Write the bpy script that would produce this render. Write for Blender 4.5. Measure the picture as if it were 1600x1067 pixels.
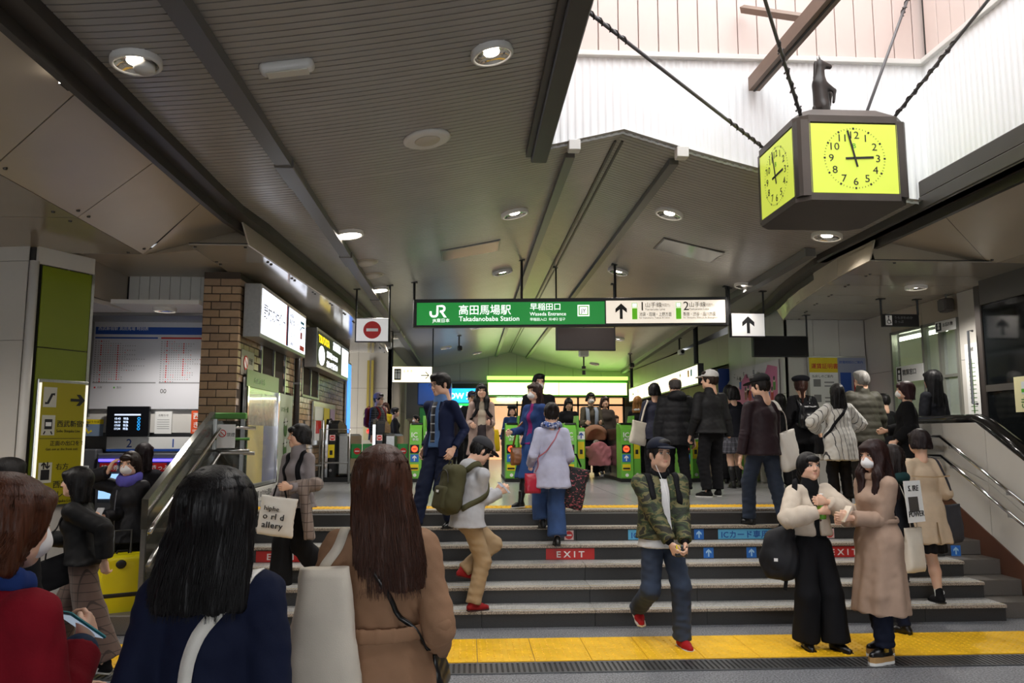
import bpy, math, random
import numpy as np
from mathutils import Vector, Matrix

random.seed(7); RNG = np.random.default_rng(7)
for _o in list(bpy.data.objects): bpy.data.objects.remove(_o)
SC = bpy.context.scene; COL = SC.collection
pi = math.pi
# ------------------------------------------------------------------ camera
FPX = 1225.0; CAMZ = 1.72
TH = math.atan(146.5 / FPX); PS = math.atan(70 / FPX * math.cos(TH))
cr = np.array([math.cos(PS), -math.sin(PS), 0.0])
cf = np.array([math.sin(PS) * math.cos(TH), math.cos(PS) * math.cos(TH), math.sin(TH)])
cu = np.cross(cr, cf)
cam_d = bpy.data.cameras.new('camera'); cam = bpy.data.objects.new('camera', cam_d); COL.objects.link(cam)
cam_d.sensor_fit = 'HORIZONTAL'; cam_d.sensor_width = 36.0; cam_d.lens = FPX / 1600 * 36.0
cam_d.clip_start = 0.05; cam_d.clip_end = 300
cam.matrix_world = Matrix(((cr[0], cu[0], -cf[0], 0), (cr[1], cu[1], -cf[1], 0), (cr[2], cu[2], -cf[2], CAMZ), (0, 0, 0, 1)))
SC.camera = cam
# ------------------------------------------------------------------ world and exposure
W = bpy.data.worlds.new('overcast_sky'); SC.world = W; W.use_nodes = True
_bg = W.node_tree.nodes['Background']; _bg.inputs[0].default_value = (0.93, 0.97, 1.0, 1); _bg.inputs[1].default_value = 4.2
SC.view_settings.view_transform = 'Standard'; SC.view_settings.look = 'None'
SC.view_settings.exposure = 0.3; SC.view_settings.gamma = 1.0; SC.view_settings.use_curve_mapping = False
SC.cycles.use_denoising = True; SC.cycles.max_bounces = 8; SC.cycles.diffuse_bounces = 5; SC.cycles.glossy_bounces = 4
SC.cycles.sample_clamp_indirect = 6.0; SC.cycles.caustics_reflective = False; SC.cycles.caustics_refractive = False
DOWNLIGHT_W = 24.0

def ray(px, py): return cf + cr * (px - 800) / FPX - cu * (py - 533.5) / FPX
C0 = np.array([0, 0, CAMZ])
def GZ(px, py, z): d = ray(px, py); return C0 + d * (z - CAMZ) / d[2]
def AY(px, py, Y): d = ray(px, py); return C0 + d * Y / d[1]
def AX(px, py, X): d = ray(px, py); return C0 + d * X / d[0]

# ------------------------------------------------------------------ materials
def lin(c):
    if isinstance(c, str):
        c = c.lstrip('#'); c = [int(c[i:i + 2], 16) / 255 for i in (0, 2, 4)]
        c = [x / 12.92 if x <= .04045 else ((x + .055) / 1.055) ** 2.4 for x in c]
    return (c[0], c[1], c[2], 1.0)
MATS = {}
def M(name, col='#888888', rough=.6, metal=0.0, noise=None, bump=None, emit=None, spec=.5, alpha=None, trans=0.0, sheen=0.0, coat=0.0, vcol=None, stretch=None):
    if name in MATS: return MATS[name]
    m = bpy.data.materials.new(name); m.use_nodes = True; MATS[name] = m
    nt = m.node_tree; N = nt.nodes; L = nt.links; b = N['Principled BSDF']
    b.inputs['Base Color'].default_value = lin(col); b.inputs['Roughness'].default_value = rough; b.inputs['Metallic'].default_value = metal
    b.inputs['Specular IOR Level'].default_value = spec
    if sheen: b.inputs['Sheen Weight'].default_value = sheen
    if coat: b.inputs['Coat Weight'].default_value = coat
    if trans: b.inputs['Transmission Weight'].default_value = trans
    if alpha is not None: b.inputs['Alpha'].default_value = alpha
    if emit:
        b.inputs['Emission Color'].default_value = lin(emit[0]); b.inputs['Emission Strength'].default_value = emit[1]
    tc = None
    if noise or bump:
        tc = N.new('ShaderNodeTexCoord'); src = tc.outputs['Object']
        if stretch:
            mp = N.new('ShaderNodeMapping'); mp.inputs['Scale'].default_value = stretch; L.new(src, mp.inputs['Vector']); src = mp.outputs['Vector']
    if vcol:
        a = N.new('ShaderNodeVertexColor'); a.layer_name = vcol; L.new(a.outputs['Color'], b.inputs['Base Color'])
    if noise:
        sc, amt = noise[0], noise[1]; det = noise[2] if len(noise) > 2 else 4
        n = N.new('ShaderNodeTexNoise'); n.inputs['Scale'].default_value = sc; n.inputs['Detail'].default_value = det; L.new(src, n.inputs['Vector'])
        r = N.new('ShaderNodeValToRGB'); c = lin(col)
        hwid = noise[3] if len(noise) > 3 else .2; r.color_ramp.elements[0].position = .5 - hwid; r.color_ramp.elements[1].position = .5 + hwid
        r.color_ramp.elements[0].color = tuple(max(0, x * (1 - amt)) for x in c[:3]) + (1,)
        r.color_ramp.elements[1].color = tuple(min(1, x * (1 + amt)) for x in c[:3]) + (1,)
        L.new(n.outputs['Fac'], r.inputs['Fac']); L.new(r.outputs['Color'], b.inputs['Base Color'])
    if bump:
        n = N.new('ShaderNodeTexNoise'); n.inputs['Scale'].default_value = bump[0]; n.inputs['Detail'].default_value = 3; L.new(src, n.inputs['Vector'])
        bp = N.new('ShaderNodeBump'); bp.inputs['Strength'].default_value = bump[1]; bp.inputs['Distance'].default_value = bump[2] if len(bump) > 2 else .004
        L.new(n.outputs['Fac'], bp.inputs['Height']); L.new(bp.outputs['Normal'], b.inputs['Normal'])
    return m
def _math(N, L, op, a, b=None):
    n = N.new('ShaderNodeMath'); n.operation = op
    for i, v in enumerate((a, b)):
        if v is None: continue
        if isinstance(v, (int, float)): n.inputs[i].default_value = v
        else: L.new(v, n.inputs[i])
    return n.outputs[0]
def M_check(name, base, line, px, pz, w=.12, rough=.85, diag=0.0, second=None):
    """woven check: thin lines every px across and pz up"""
    if name in MATS: return MATS[name]
    m = M(name, base, rough, sheen=.2); nt = m.node_tree; N = nt.nodes; L = nt.links; b = N['Principled BSDF']
    tc = N.new('ShaderNodeTexCoord'); s = N.new('ShaderNodeSeparateXYZ'); L.new(tc.outputs['Object'], s.inputs[0])
    xs = _math(N, L, 'ADD', s.outputs[0], _math(N, L, 'MULTIPLY', s.outputs[1], .7))
    out = None
    for co, p in ((xs, px), (s.outputs[2], pz)):
        if not p: continue
        fr = _math(N, L, 'FRACT', _math(N, L, 'DIVIDE', co, p)); k = _math(N, L, 'LESS_THAN', fr, w)
        out = k if out is None else _math(N, L, 'MAXIMUM', out, k)
    mx = N.new('ShaderNodeMix'); mx.data_type = 'RGBA'; mx.inputs[6].default_value = lin(base); mx.inputs[7].default_value = lin(line)
    L.new(out, mx.inputs[0]); L.new(mx.outputs[2], b.inputs['Base Color'])
    return m
def M_camo(name, cols, scale=7.0):
    if name in MATS: return MATS[name]
    m = M(name, cols[0], .75); nt = m.node_tree; N = nt.nodes; L = nt.links; b = N['Principled BSDF']
    tc = N.new('ShaderNodeTexCoord'); n = N.new('ShaderNodeTexNoise'); n.inputs['Scale'].default_value = scale; n.inputs['Detail'].default_value = 2.5; n.inputs['Distortion'].default_value = .6
    mp = N.new('ShaderNodeMapping'); mp.inputs['Scale'].default_value = (1, 1, 1.8); L.new(tc.outputs['Object'], mp.inputs[0]); L.new(mp.outputs[0], n.inputs['Vector'])
    r = N.new('ShaderNodeValToRGB'); r.color_ramp.interpolation = 'CONSTANT'; e = r.color_ramp.elements
    ps = [0, .42, .5, .59]
    e[0].color = lin(cols[0]); e[1].position = ps[1]; e[1].color = lin(cols[1])
    for p, c in zip(ps[2:], cols[2:]): k = e.new(p); k.color = lin(c)
    L.new(n.outputs['Fac'], r.inputs['Fac']); L.new(r.outputs['Color'], b.inputs['Base Color'])
    return m
# ------------------------------------------------------------------ mesh building
class MB:
    def __init__(s): s.v = []; s.f = []; s.m = []
    def add(s, vs, fs, mi=0):
        o = len(s.v); s.v += [tuple(map(float, v)) for v in vs]; s.f += [tuple(i + o for i in f) for f in fs]; s.m += [mi] * len(fs); return s
    def box(s, c, d, R=None, mi=0, bev=0.0):
        x, y, z = d[0] / 2, d[1] / 2, d[2] / 2
        if bev:
            b = min(bev, x * .9, y * .9, z * .9); vs = []; 
            for sx in (-1, 1):
                for sy in (-1, 1):
                    for sz in (-1, 1):
                        vs += [(sx * x, sy * (y - b), sz * (z - b)), (sx * (x - b), sy * y, sz * (z - b)), (sx * (x - b), sy * (y - b), sz * z)]
            def i(sx, sy, sz, a): return ((sx > 0) * 4 + (sy > 0) * 2 + (sz > 0)) * 3 + a
            fs = []
            for a in range(3):
                for sg in (-1, 1):
                    o = [q for q in range(3) if q != a]
                    qs = []
                    for (p, q) in ((-1, -1), (1, -1), (1, 1), (-1, 1)):
                        t = [0, 0, 0]; t[a] = sg; t[o[0]] = p; t[o[1]] = q; qs.append(i(*t, a))
                    if (sg > 0) == (a == 1): qs = qs[::-1]
                    fs.append(qs)
            for a in range(3):
                o1, o2 = [q for q in range(3) if q != a]
                for p in (-1, 1):
                    for q in (-1, 1):
                        t0 = [0, 0, 0]; t0[o1] = p; t0[o2] = q; t1 = list(t0); t0[a] = -1; t1[a] = 1
                        fs.append((i(*t0, o1), i(*t1, o1), i(*t1, o2), i(*t0, o2)))
            for sx in (-1, 1):
                for sy in (-1, 1):
                    for sz in (-1, 1): fs.append(tuple(i(sx, sy, sz, a) for a in range(3)))
        else:
            vs = [(-x, -y, -z), (x, -y, -z), (x, y, -z), (-x, y, -z), (-x, -y, z), (x, -y, z), (x, y, z), (-x, y, z)]
            fs = [(0, 3, 2, 1), (4, 5, 6, 7), (0, 1, 5, 4), (1, 2, 6, 5), (2, 3, 7, 6), (3, 0, 4, 7)]
        if R is not None: vs = [tuple(R @ Vector(v)) for v in vs]
        return s.add([(v[0] + c[0], v[1] + c[1], v[2] + c[2]) for v in vs], fs, mi)
    def bb(s, x0, x1, y0, y1, z0, z1, bev=0.0, mi=0): return s.box(((x0 + x1) / 2, (y0 + y1) / 2, (z0 + z1) / 2), (abs(x1 - x0), abs(y1 - y0), abs(z1 - z0)), None, mi, bev)
    def tube(s, pts, r, n=8, cap=True, mi=0):
        P = [Vector(p) for p in pts]; k = len(P); rs = r if isinstance(r, (list, tuple)) else [r] * k; vs = []; pu = None
        for i, p in enumerate(P):
            t = (P[min(i + 1, k - 1)] - P[max(i - 1, 0)]).normalized()
            if pu is None: pu = t.orthogonal().normalized()
            u = (pu - t * pu.dot(t)); u = u.normalized() if u.length > 1e-6 else t.orthogonal().normalized(); w = t.cross(u); pu = u
            for j in range(n):
                a = 2 * pi * j / n; vs.append(p + (u * math.cos(a) + w * math.sin(a)) * rs[i])
        fs = [(i * n + j, i * n + (j + 1) % n, (i + 1) * n + (j + 1) % n, (i + 1) * n + j) for i in range(k - 1) for j in range(n)]
        if cap: fs += [tuple(range(n))[::-1], tuple((k - 1) * n + j for j in range(n))]
        return s.add(vs, fs, mi)
    def band(s, pts, w, t, nrm, mi=0):
        """flat strap: nrm = outward direction of the flat side (one or a list)"""
        P = [Vector(p) for p in pts]; k = len(P); vs = []
        for i, p in enumerate(P):
            d = (P[min(i + 1, k - 1)] - P[max(i - 1, 0)]).normalized(); n = Vector(tuple(map(float, nrm[min(i, len(nrm) - 1)] if isinstance(nrm, list) else nrm)))
            n = (n - d * n.dot(d)); n = n.normalized() if n.length > 1e-5 else d.orthogonal().normalized(); q = d.cross(n)
            for a, b in ((-1, -1), (1, -1), (1, 1), (-1, 1)): vs.append(p + q * a * w / 2 + n * b * t / 2)
        fs = [(i * 4 + j, i * 4 + (j + 1) % 4, i * 4 + 4 + (j + 1) % 4, i * 4 + 4 + j) for i in range(k - 1) for j in range(4)] + [(3, 2, 1, 0), tuple(4 * k - 4 + j for j in range(4))]
        return s.add(vs, fs, mi)
    def lathe(s, prof, n=24, c=(0, 0, 0), mi=0, R=None, cap=True):
        vs = []; k = len(prof)
        for r, z in prof:
            for j in range(n):
                v = Vector((r * math.cos(2 * pi * j / n), r * math.sin(2 * pi * j / n), z)); v = R @ v if R is not None else v
                vs.append((v[0] + c[0], v[1] + c[1], v[2] + c[2]))
        fs = [(i * n + j, i * n + (j + 1) % n, (i + 1) * n + (j + 1) % n, (i + 1) * n + j) for i in range(k - 1) for j in range(n)]
        if cap and prof[0][0] > 1e-6: fs.append(tuple(range(n))[::-1])
        if cap and prof[-1][0] > 1e-6: fs.append(tuple((k - 1) * n + j for j in range(n)))
        return s.add(vs, fs, mi)
    def prism(s, poly, off, mi=0):
        """poly: list of 3D points (planar), off: extrusion vector"""
        n = len(poly); P = [Vector(p) for p in poly]; o = Vector(off); nn = Vector((0, 0, 0))
        for i in range(n): nn += P[i].cross(P[(i + 1) % n])
        if nn.dot(o) > 0: P = P[::-1]
        vs = P + [p + o for p in P]
        return s.add(vs, [tuple(range(n)), tuple(range(2 * n - 1, n - 1, -1))] + [((i + 1) % n, i, n + i, n + (i + 1) % n) for i in range(n)], mi)
    def build(s, name, mat=None, parent=None, smooth=False, loc=None):
        me = bpy.data.meshes.new(name); me.from_pydata(s.v, [], s.f)
        for mm in (mat if isinstance(mat, (list, tuple)) else [mat]):
            if mm is not None: me.materials.append(mm)
        if isinstance(mat, (list, tuple)) and len(mat) > 1: me.polygons.foreach_set('material_index', s.m)
        if smooth: me.polygons.foreach_set('use_smooth', [True] * len(me.polygons))
        me.update(); return link(name, me, parent, loc)
def link(name, data, parent=None, loc=None):
    o = bpy.data.objects.new(name, data); COL.objects.link(o)
    if parent is not None: o.parent = parent
    if loc is not None: o.location = loc
    return o
def tag(o, label=None, cat=None, group=None, kind=None):
    if label: o['label'] = label
    if cat: o['category'] = cat
    if group: o['group'] = group
    if kind: o['kind'] = kind
    return o
def thing(name, label, cat, loc=(0, 0, 0), rz=0.0, group=None, kind=None):
    o = bpy.data.objects.new(name, None); COL.objects.link(o); o.location = tuple(map(float, loc)); o.rotation_euler = (0, 0, rz); o.empty_display_size = .1
    return tag(o, label, cat, group, kind)
def setting(name, label):
    return tag(thing(name, label, None), kind='structure')
def copy_tree(o, parent=None):
    c = o.copy(); COL.objects.link(c); c.parent = parent
    for ch in list(o.children): copy_tree(ch, c)
    return c
def rot(ax, a): return Matrix.Rotation(a, 3, ax)
# ------------------------------------------------------------------ lettering
TEXTS = []
def text(s, size, loc, R, mat, parent, bold=0.0, align='LEFT', sx=1.0, ext=.0015, sp=1.0, name='lettering'):
    """R: 3x3 matrix whose x column is the reading direction and y column is up"""
    cu_ = bpy.data.curves.new(name, 'FONT'); cu_.body = s; cu_.size = size; cu_.extrude = ext; cu_.offset = bold * size; cu_.align_x = align
    cu_.resolution_u = 2; cu_.space_character = sp
    o = bpy.data.objects.new(name + '_font', cu_); COL.objects.link(o)
    R = Matrix(R) if not isinstance(R, Matrix) else R
    mw = R.to_4x4(); mw = mw @ Matrix.Diagonal((sx, 1, 1, 1)); mw.translation = Vector(tuple(map(float, loc)))
    o.matrix_world = mw; TEXTS.append((o, mat, parent, name)); return o
def flush_text():
    bpy.context.view_layer.update(); dg = bpy.context.evaluated_depsgraph_get()
    done = []
    for o, mat, parent, name in TEXTS:
        me = bpy.data.meshes.new_from_object(o.evaluated_get(dg)); me.transform(o.matrix_world); done.append((o, me, mat, parent, name))
    for o, me, mat, parent, name in done:
        me.materials.clear(); me.materials.append(mat)
        cu_ = o.data; bpy.data.objects.remove(o); bpy.data.curves.remove(cu_)
        if len(me.polygons) == 0: continue
        if parent is not None:
            mw = Matrix.Identity(4); p = parent; ch = []
            while p is not None: ch.append(p); p = p.parent
            for p in ch[::-1]: mw = mw @ p.matrix_basis
            me.transform(mw.inverted())
        link(name, me, parent)
    TEXTS.clear()
FRONT = Matrix(((1, 0, 0), (0, 0, -1), (0, 1, 0)))        # reads from -Y side
def facing(ang):
    """basis of a vertical face whose outward normal is (-Y) turned by ang about Z"""
    return rot('Z', ang) @ FRONT
# ------------------------------------------------------------------ smooth solid modelling (distance fields -> quad mesh)
def v3(*a): return np.array(a[0] if len(a) == 1 else a, dtype=np.float32)
def unit(a): a = np.asarray(a, dtype=np.float32); n = float(np.linalg.norm(a)); return a / n if n > 1e-9 else a
class Fld:
    def __init__(s): s.p = []; s.cut = []; s.fr = None
    def cap(s, a, b, ra, rb=None, k=.02, sq=None, op='u'):
        a = v3(a); b = v3(b); rb = ra if rb is None else rb; R = max(ra, rb)
        if sq is not None:
            ax = unit(sq[0]); f = 1 - 1 / sq[1]
            def fn(X, a=a, b=b, ra=ra, rb=rb, ax=ax, f=f):
                q = X - a; q = q - ax * ((q @ ax) * f)[..., None]; d = b - a; d = d - ax * float(d @ ax) * f
                t = np.clip((q @ d) / max(float(d @ d), 1e-9), 0, 1); return np.sqrt(((q - t[..., None] * d) ** 2).sum(-1)) - (ra + (rb - ra) * t)
            R *= max(1, sq[1])
        else:
            def fn(X, a=a, b=b, ra=ra, rb=rb):
                q = X - a; d = b - a; t = np.clip((q @ d) / max(float(d @ d), 1e-9), 0, 1)
                return np.sqrt(((q - t[..., None] * d) ** 2).sum(-1)) - (ra + (rb - ra) * t)
        s.p.append((np.minimum(a, b) - R, np.maximum(a, b) + R, fn, k, op)); return s
    def ell(s, c, r, R=None, k=.02, op='u'):
        c = v3(c); r = v3(r); m = float(r.min()); R_ = None if R is None else np.asarray(R, dtype=np.float32)
        def fn(X, c=c, r=r, m=m, R_=R_):
            q = X - c
            if R_ is not None: q = q @ R_
            q = q / r; return (np.sqrt((q ** 2).sum(-1)) - 1) * m
        e = float(r.max()) if R is not None else r
        s.p.append((c - e, c + e, fn, k, op)); return s
    def box(s, c, h, rnd=.02, R=None, k=.02, op='u'):
        c = v3(c); h = v3(h); R_ = None if R is None else np.asarray(R, dtype=np.float32)
        def fn(X, c=c, h=h, rnd=rnd, R_=R_):
            q = X - c
            if R_ is not None: q = q @ R_
            q = np.abs(q) - (h - rnd); return np.sqrt((np.maximum(q, 0) ** 2).sum(-1)) + np.minimum(q.max(-1), 0) - rnd
        e = float(np.linalg.norm(h)) if R is not None else h
        s.p.append((c - e, c + e, fn, k, op)); return s
    def fun(s, lo, hi, fn, k=.02, op='u'): s.p.append((v3(lo), v3(hi), fn, k, op)); return s
    def plane(s, n, c): s.cut.append((unit(n), float(c))); return s      # keeps n.p < c
    def mesh(s, res):
        lo = np.min([p[0] for p in s.p if p[4] == 'u'], 0) - 2.5 * res; hi = np.max([p[1] for p in s.p if p[4] == 'u'], 0) + 2.5 * res
        n = np.ceil((hi - lo) / res).astype(int) + 1
        ax = [(lo[i] + res * np.arange(n[i])).astype(np.float32) for i in range(3)]
        f = np.full(tuple(n), .2, np.float32)
        for a, b, fn, k, op in s.p:
            m = k + 2.5 * res
            i0 = np.clip(np.floor((a - m - lo) / res).astype(int), 0, n - 1); i1 = np.clip(np.ceil((b + m - lo) / res).astype(int) + 1, 1, n)
            if (i1 <= i0).any(): continue
            sl = tuple(slice(i0[q], i1[q]) for q in range(3))
            X = np.stack(np.meshgrid(*[ax[q][sl[q]] for q in range(3)], indexing='ij'), -1); d = fn(X); g = f[sl]
            if op == 'u':
                if k > 0: h = np.maximum(k - np.abs(g - d), 0) / k; f[sl] = np.minimum(g, d) - h * h * k * .25
                else: f[sl] = np.minimum(g, d)
            else:
                d = -d
                if k > 0: h = np.maximum(k - np.abs(g - d), 0) / k; f[sl] = np.maximum(g, d) + h * h * k * .25
                else: f[sl] = np.maximum(g, d)
        if s.cut:
            X = np.stack(np.meshgrid(*ax, indexing='ij'), -1)
            for nn, c in s.cut: f = np.maximum(f, X @ nn - c)
        f[0] = f[-1] = .1; f[:, 0] = f[:, -1] = .1; f[:, :, 0] = f[:, :, -1] = .1
        return nets(f, lo, res)
EDG = [((0, 0, 0), (1, 0, 0)), ((0, 1, 0), (1, 1, 0)), ((0, 0, 1), (1, 0, 1)), ((0, 1, 1), (1, 1, 1)), ((0, 0, 0), (0, 1, 0)), ((1, 0, 0), (1, 1, 0)), ((0, 0, 1), (0, 1, 1)), ((1, 0, 1), (1, 1, 1)),
       ((0, 0, 0), (0, 0, 1)), ((1, 0, 0), (1, 0, 1)), ((0, 1, 0), (0, 1, 1)), ((1, 1, 0), (1, 1, 1))]
def nets(f, lo, res):
    s = f < 0; c = np.zeros(tuple(np.array(f.shape) - 1), np.int8)
    for i in (0, 1):
        for j in (0, 1):
            for k in (0, 1): c += s[i:f.shape[0] - 1 + i, j:f.shape[1] - 1 + j, k:f.shape[2] - 1 + k]
    act = (c > 0) & (c < 8); idx = np.argwhere(act); ids = np.full(c.shape, -1, np.int64); ids[act] = np.arange(len(idx))
    pos = np.zeros((len(idx), 3), np.float32); cnt = np.zeros(len(idx), np.float32)
    for a, b in EDG:
        a = np.array(a); b = np.array(b); ia = idx + a; ib = idx + b
        fa = f[ia[:, 0], ia[:, 1], ia[:, 2]]; fb = f[ib[:, 0], ib[:, 1], ib[:, 2]]; x = (fa < 0) != (fb < 0)
        t = np.where(x, fa / np.where(x, fa - fb, 1), 0); pos += np.where(x[:, None], a + t[:, None] * (b - a), 0); cnt += x
    v = (idx + pos / np.maximum(cnt, 1)[:, None]) * res + lo; quads = []
    for ax in range(3):
        o = [q for q in range(3) if q != ax]; sh = f.shape
        def S(d): t = [slice(1, sh[q] - 1) for q in range(3)]; t[ax] = slice(d, sh[ax] - 1 + d); return tuple(t)
        a = s[S(0)]; b = s[S(1)]; e = np.argwhere(a != b)
        if not len(e): continue
        flip = a[e[:, 0], e[:, 1], e[:, 2]]
        base = e.copy(); 
        for q in o: base[:, q] += 1
        q4 = []
        for (p, r_) in ((-1, -1), (0, -1), (0, 0), (-1, 0)):
            t = base.copy(); t[:, o[0]] += p; t[:, o[1]] += r_; q4.append(ids[t[:, 0], t[:, 1], t[:, 2]])
        q4 = np.stack(q4, 1)
        fl = flip if ax != 1 else ~flip
        q4 = np.where(fl[:, None], q4, q4[:, ::-1]); quads.append(q4)
    return v.astype(np.float32), (np.concatenate(quads) if quads else np.zeros((0, 4), np.int64))
def vnormals(v, q):
    n = np.zeros_like(v); fn = np.cross(v[q[:, 2]] - v[q[:, 0]], v[q[:, 3]] - v[q[:, 1]])
    for i in range(4): np.add.at(n, q[:, i], fn)
    return n / np.maximum(np.linalg.norm(n, axis=1), 1e-9)[:, None]
def mesh_np(name, parts, mat, parent=None, cols=None, smooth=True):
    """parts: list of (v, quads[, tris])"""
    vs = []; fs = []; o = 0; cl = []
    for i, p in enumerate(parts):
        vs.append(p[0]); fs.append(np.asarray(p[1]) + o); o += len(p[0])
        if cols is not None: cl.append(cols[i])
    v = np.concatenate(vs); me = bpy.data.meshes.new(name); me.vertices.add(len(v)); me.vertices.foreach_set('co', v.astype(np.float32).ravel())
    nq = sum(len(x) for x in fs); li = np.concatenate([x.ravel() for x in fs]).astype(np.int32)
    sz = np.concatenate([np.full(len(x), x.shape[1]) for x in fs]); st = np.concatenate([[0], np.cumsum(sz)[:-1]]).astype(np.int32)
    me.loops.add(len(li)); me.loops.foreach_set('vertex_index', li); me.polygons.add(nq); me.polygons.foreach_set('loop_start', st)
    me.polygons.foreach_set('use_smooth', [smooth] * nq); me.update(calc_edges=True); me.validate()
    if cols is not None:
        ca = me.color_attributes.new('Col', 'FLOAT_COLOR', 'POINT'); ca.data.foreach_set('color', np.concatenate(cl).astype(np.float32).ravel())
    me.materials.append(mat); return link(name, me, parent)
def vnoise(p, sc, seed=0):
    """cheap smooth pseudo noise in -1..1"""
    x, y, z = (p[:, i] * sc for i in range(3)); a = seed * 1.7
    return (np.sin(1.3 * x + 2.1 * y + .7 * z + a) + np.sin(-1.9 * x + .8 * y + 1.6 * z + 2.3 * a + 1) + np.sin(.6 * x - 1.4 * y + 2.3 * z + a * .6 + 2) + .6 * np.sin(3.1 * x + 2.7 * y - 2.2 * z + a)) / 3.6
def lathe_np(prof, n, c=(0, 0, 0)):
    mb = MB(); mb.lathe(prof, n, c); return mb
def ellips_np(c, r, nu=10, nv=7, R=None):
    vs = []; fs = []
    for i in range(nv + 1):
        th = pi * i / nv
        for j in range(nu): ph = 2 * pi * j / nu; vs.append((math.sin(th) * math.cos(ph), math.sin(th) * math.sin(ph), math.cos(th)))
    v = np.array(vs, np.float32) * v3(r)
    if R is not None: v = v @ np.asarray(R, np.float32).T
    q = [(i * nu + j, (i + 1) * nu + j, (i + 1) * nu + (j + 1) % nu, i * nu + (j + 1) % nu) for i in range(nv) for j in range(nu)]
    return v + v3(c), np.array(q)
# ================================================================== SETTING
m_ceil = M('ceiling_paint', '#a39e97', .3, noise=(3, .05), spec=.6); m_cream = M('cream_panel', '#c0b4a1', .32, noise=(1.3, .05)); m_gloss = M('gloss_panel', '#a29a8e', .13, noise=(.9, .06))
m_dark = M('dark_brown_metal', '#3a3431', .45, noise=(4, .1)); m_black = M('black_paint', '#121213', .5); m_rail = M('rail_grey', '#6d6a68', .4, .3)
m_steel = M('brushed_steel', '#a9a9a7', .28, .9, noise=(30, .06)); m_steel_d = M('dull_steel', '#77787a', .35, .8); m_chrome = M('chrome', '#d8d8da', .08, 1.0)
m_granite = M('granite_dark', '#77787c', .38, noise=(70, .55, 3, .09)); m_tread = M('granite_tread', '#a2a19e', .5, noise=(90, .35, 3, .1)); m_plat = M('granite_platform', '#939495', .24, noise=(90, .2, 3))
m_nose = M('nosing_brown', '#9a8e80', .45, noise=(90, .5, 3, .1)); m_riser = M('riser_black', '#2c2b2b', .5, noise=(200, .25, 2)); m_yellow = M('tactile_yellow', '#e9b50b', .55, noise=(6, .1)); m_yline = M('nosing_line', '#b79b3d', .6)
m_brick = [M('tile_brick_%s' % c, c, .2, noise=(20, .08)) for c in ('#a98d70', '#a1866b', '#af9478', '#98806a')]; m_grout = M('grout', '#4a4038', .9)
m_white = M('white_paint', '#dedbd6', .4, noise=(2, .03)); m_wpanel = M('white_wall_panel', '#cfcbc4', .35, noise=(1.5, .04)); m_wcorr = M('white_corrugated', '#f0f1f2', .45); m_pink = M('pink_siding', '#d5c3bb', .55, noise=(3, .03)); m_joint = M('joint_dark', '#3c3936', .8)
m_olive = M('olive_panel', '#7c8a17', .4, noise=(2, .05)); m_glassd = M('dark_glass', '#15181a', .06, 0, alpha=.82); m_glass = M('clear_glass', '#c8d2d0', .04, alpha=.22); m_brown = M('brown_skirting', '#5b3a2c', .4)
m_lamp = M('lamp_glow', '#ffffff', .4, emit=('#fff4e4', 14)); m_beige = M('beige_wall', '#b8ad9d', .45, noise=(2, .04)); m_screw = M('screw_metal', '#4a4641', .35, .8)
def interp(x, xs, ys): return float(np.interp(x, xs, ys))
RX, RZ = 1.45, 4.57
def XL(Y): return interp(Y, [7.4, 8.2, 13.6, 18, 22, 27], [-2.33, -2.24, -1.94, -1.94, -2.2, -2.3])
def XR(Y): return interp(Y, [9.2, 11, 12.4, 14, 27], [4.45, 4.7, 5.0, 5.2, 5.9])
def zc(X):
    t = min(1.0, abs(X - RX) / (3.75 if X < RX else 3.05)); return RZ - .65 * (1 - (1 - t) ** 1.45)
def onceil(px, py, dz=0.0):
    z = 4.1
    for _ in range(12): p = GZ(px, py, z); z = zc(p[0]) + dz
    return p
P0 = .151; PLAT = 6 * P0; SY = 7.29; TR = .30
def stepY(i): return SY + TR * (i - 1)
# ---- main ribbed ceiling (three sheets around the light well)
WX0, WX1, WY0, WY1 = .72, 4.36, .4, 7.0
def ceil_sheet(mb, xf0, xf1, y0, y1, nx):
    ys = []; y = y0; p = .07
    while y < y1 - 1e-4:
        e = min(y + p, y1); ys += [(y, 0), (max(y, e - .012), 0), (max(y, e - .0115), .006), (e - .0005, .006)]; y = e
    rows = []
    for (y, dz) in ys:
        a, b = xf0(y), xf1(y); xs_ = [a + (b - a) * i / nx for i in range(nx + 1)]
        if a < RX < b: k_ = min(range(1, nx), key=lambda i: abs(xs_[i] - RX)); xs_[k_] = RX
        rows.append([(x_, y, zc(x_) + dz) for x_ in xs_])
    vs = [v for r in rows for v in r]; n = nx + 1
    mb.add(vs, [(r * n + i, (r + 1) * n + i, (r + 1) * n + i + 1, r * n + i + 1) for r in range(len(rows) - 1) for i in range(nx)])
mb = MB(); ceil_sheet(mb, XL, lambda y: WX0, -9, WY1, 12); ceil_sheet(mb, XL, XR, WY1 - .012, 27.2, 26); ceil_sheet(mb, lambda y: WX0, lambda y: 4.45, -9, WY0, 14); ceil_sheet(mb, lambda y: WX1, lambda y: 4.45, WY0, WY1, 1)
ceil = mb.build('ceiling', m_ceil); tag(ceil, 'grey ribbed ceiling folding up to a shallow ridge over the concourse', kind='structure')
# unseen roof deck added above (keeps daylight out except through the well)
mb = MB(); mb.bb(-12, WX0 - .12, -9, 28, 4.75, 4.85); mb.bb(WX1 + .12, 9.5, -9, 28, 4.75, 4.85); mb.bb(WX0 - .12, WX1 + .12, WY1 + .3, 28, 4.75, 4.85); mb.bb(WX0 - .12, WX1 + .12, -9, WY0 - .12, 4.75, 4.85)
tag(mb.build('roof', m_dark), 'added unseen roof deck above the ribbed ceiling blocking daylight', kind='structure')
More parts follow.
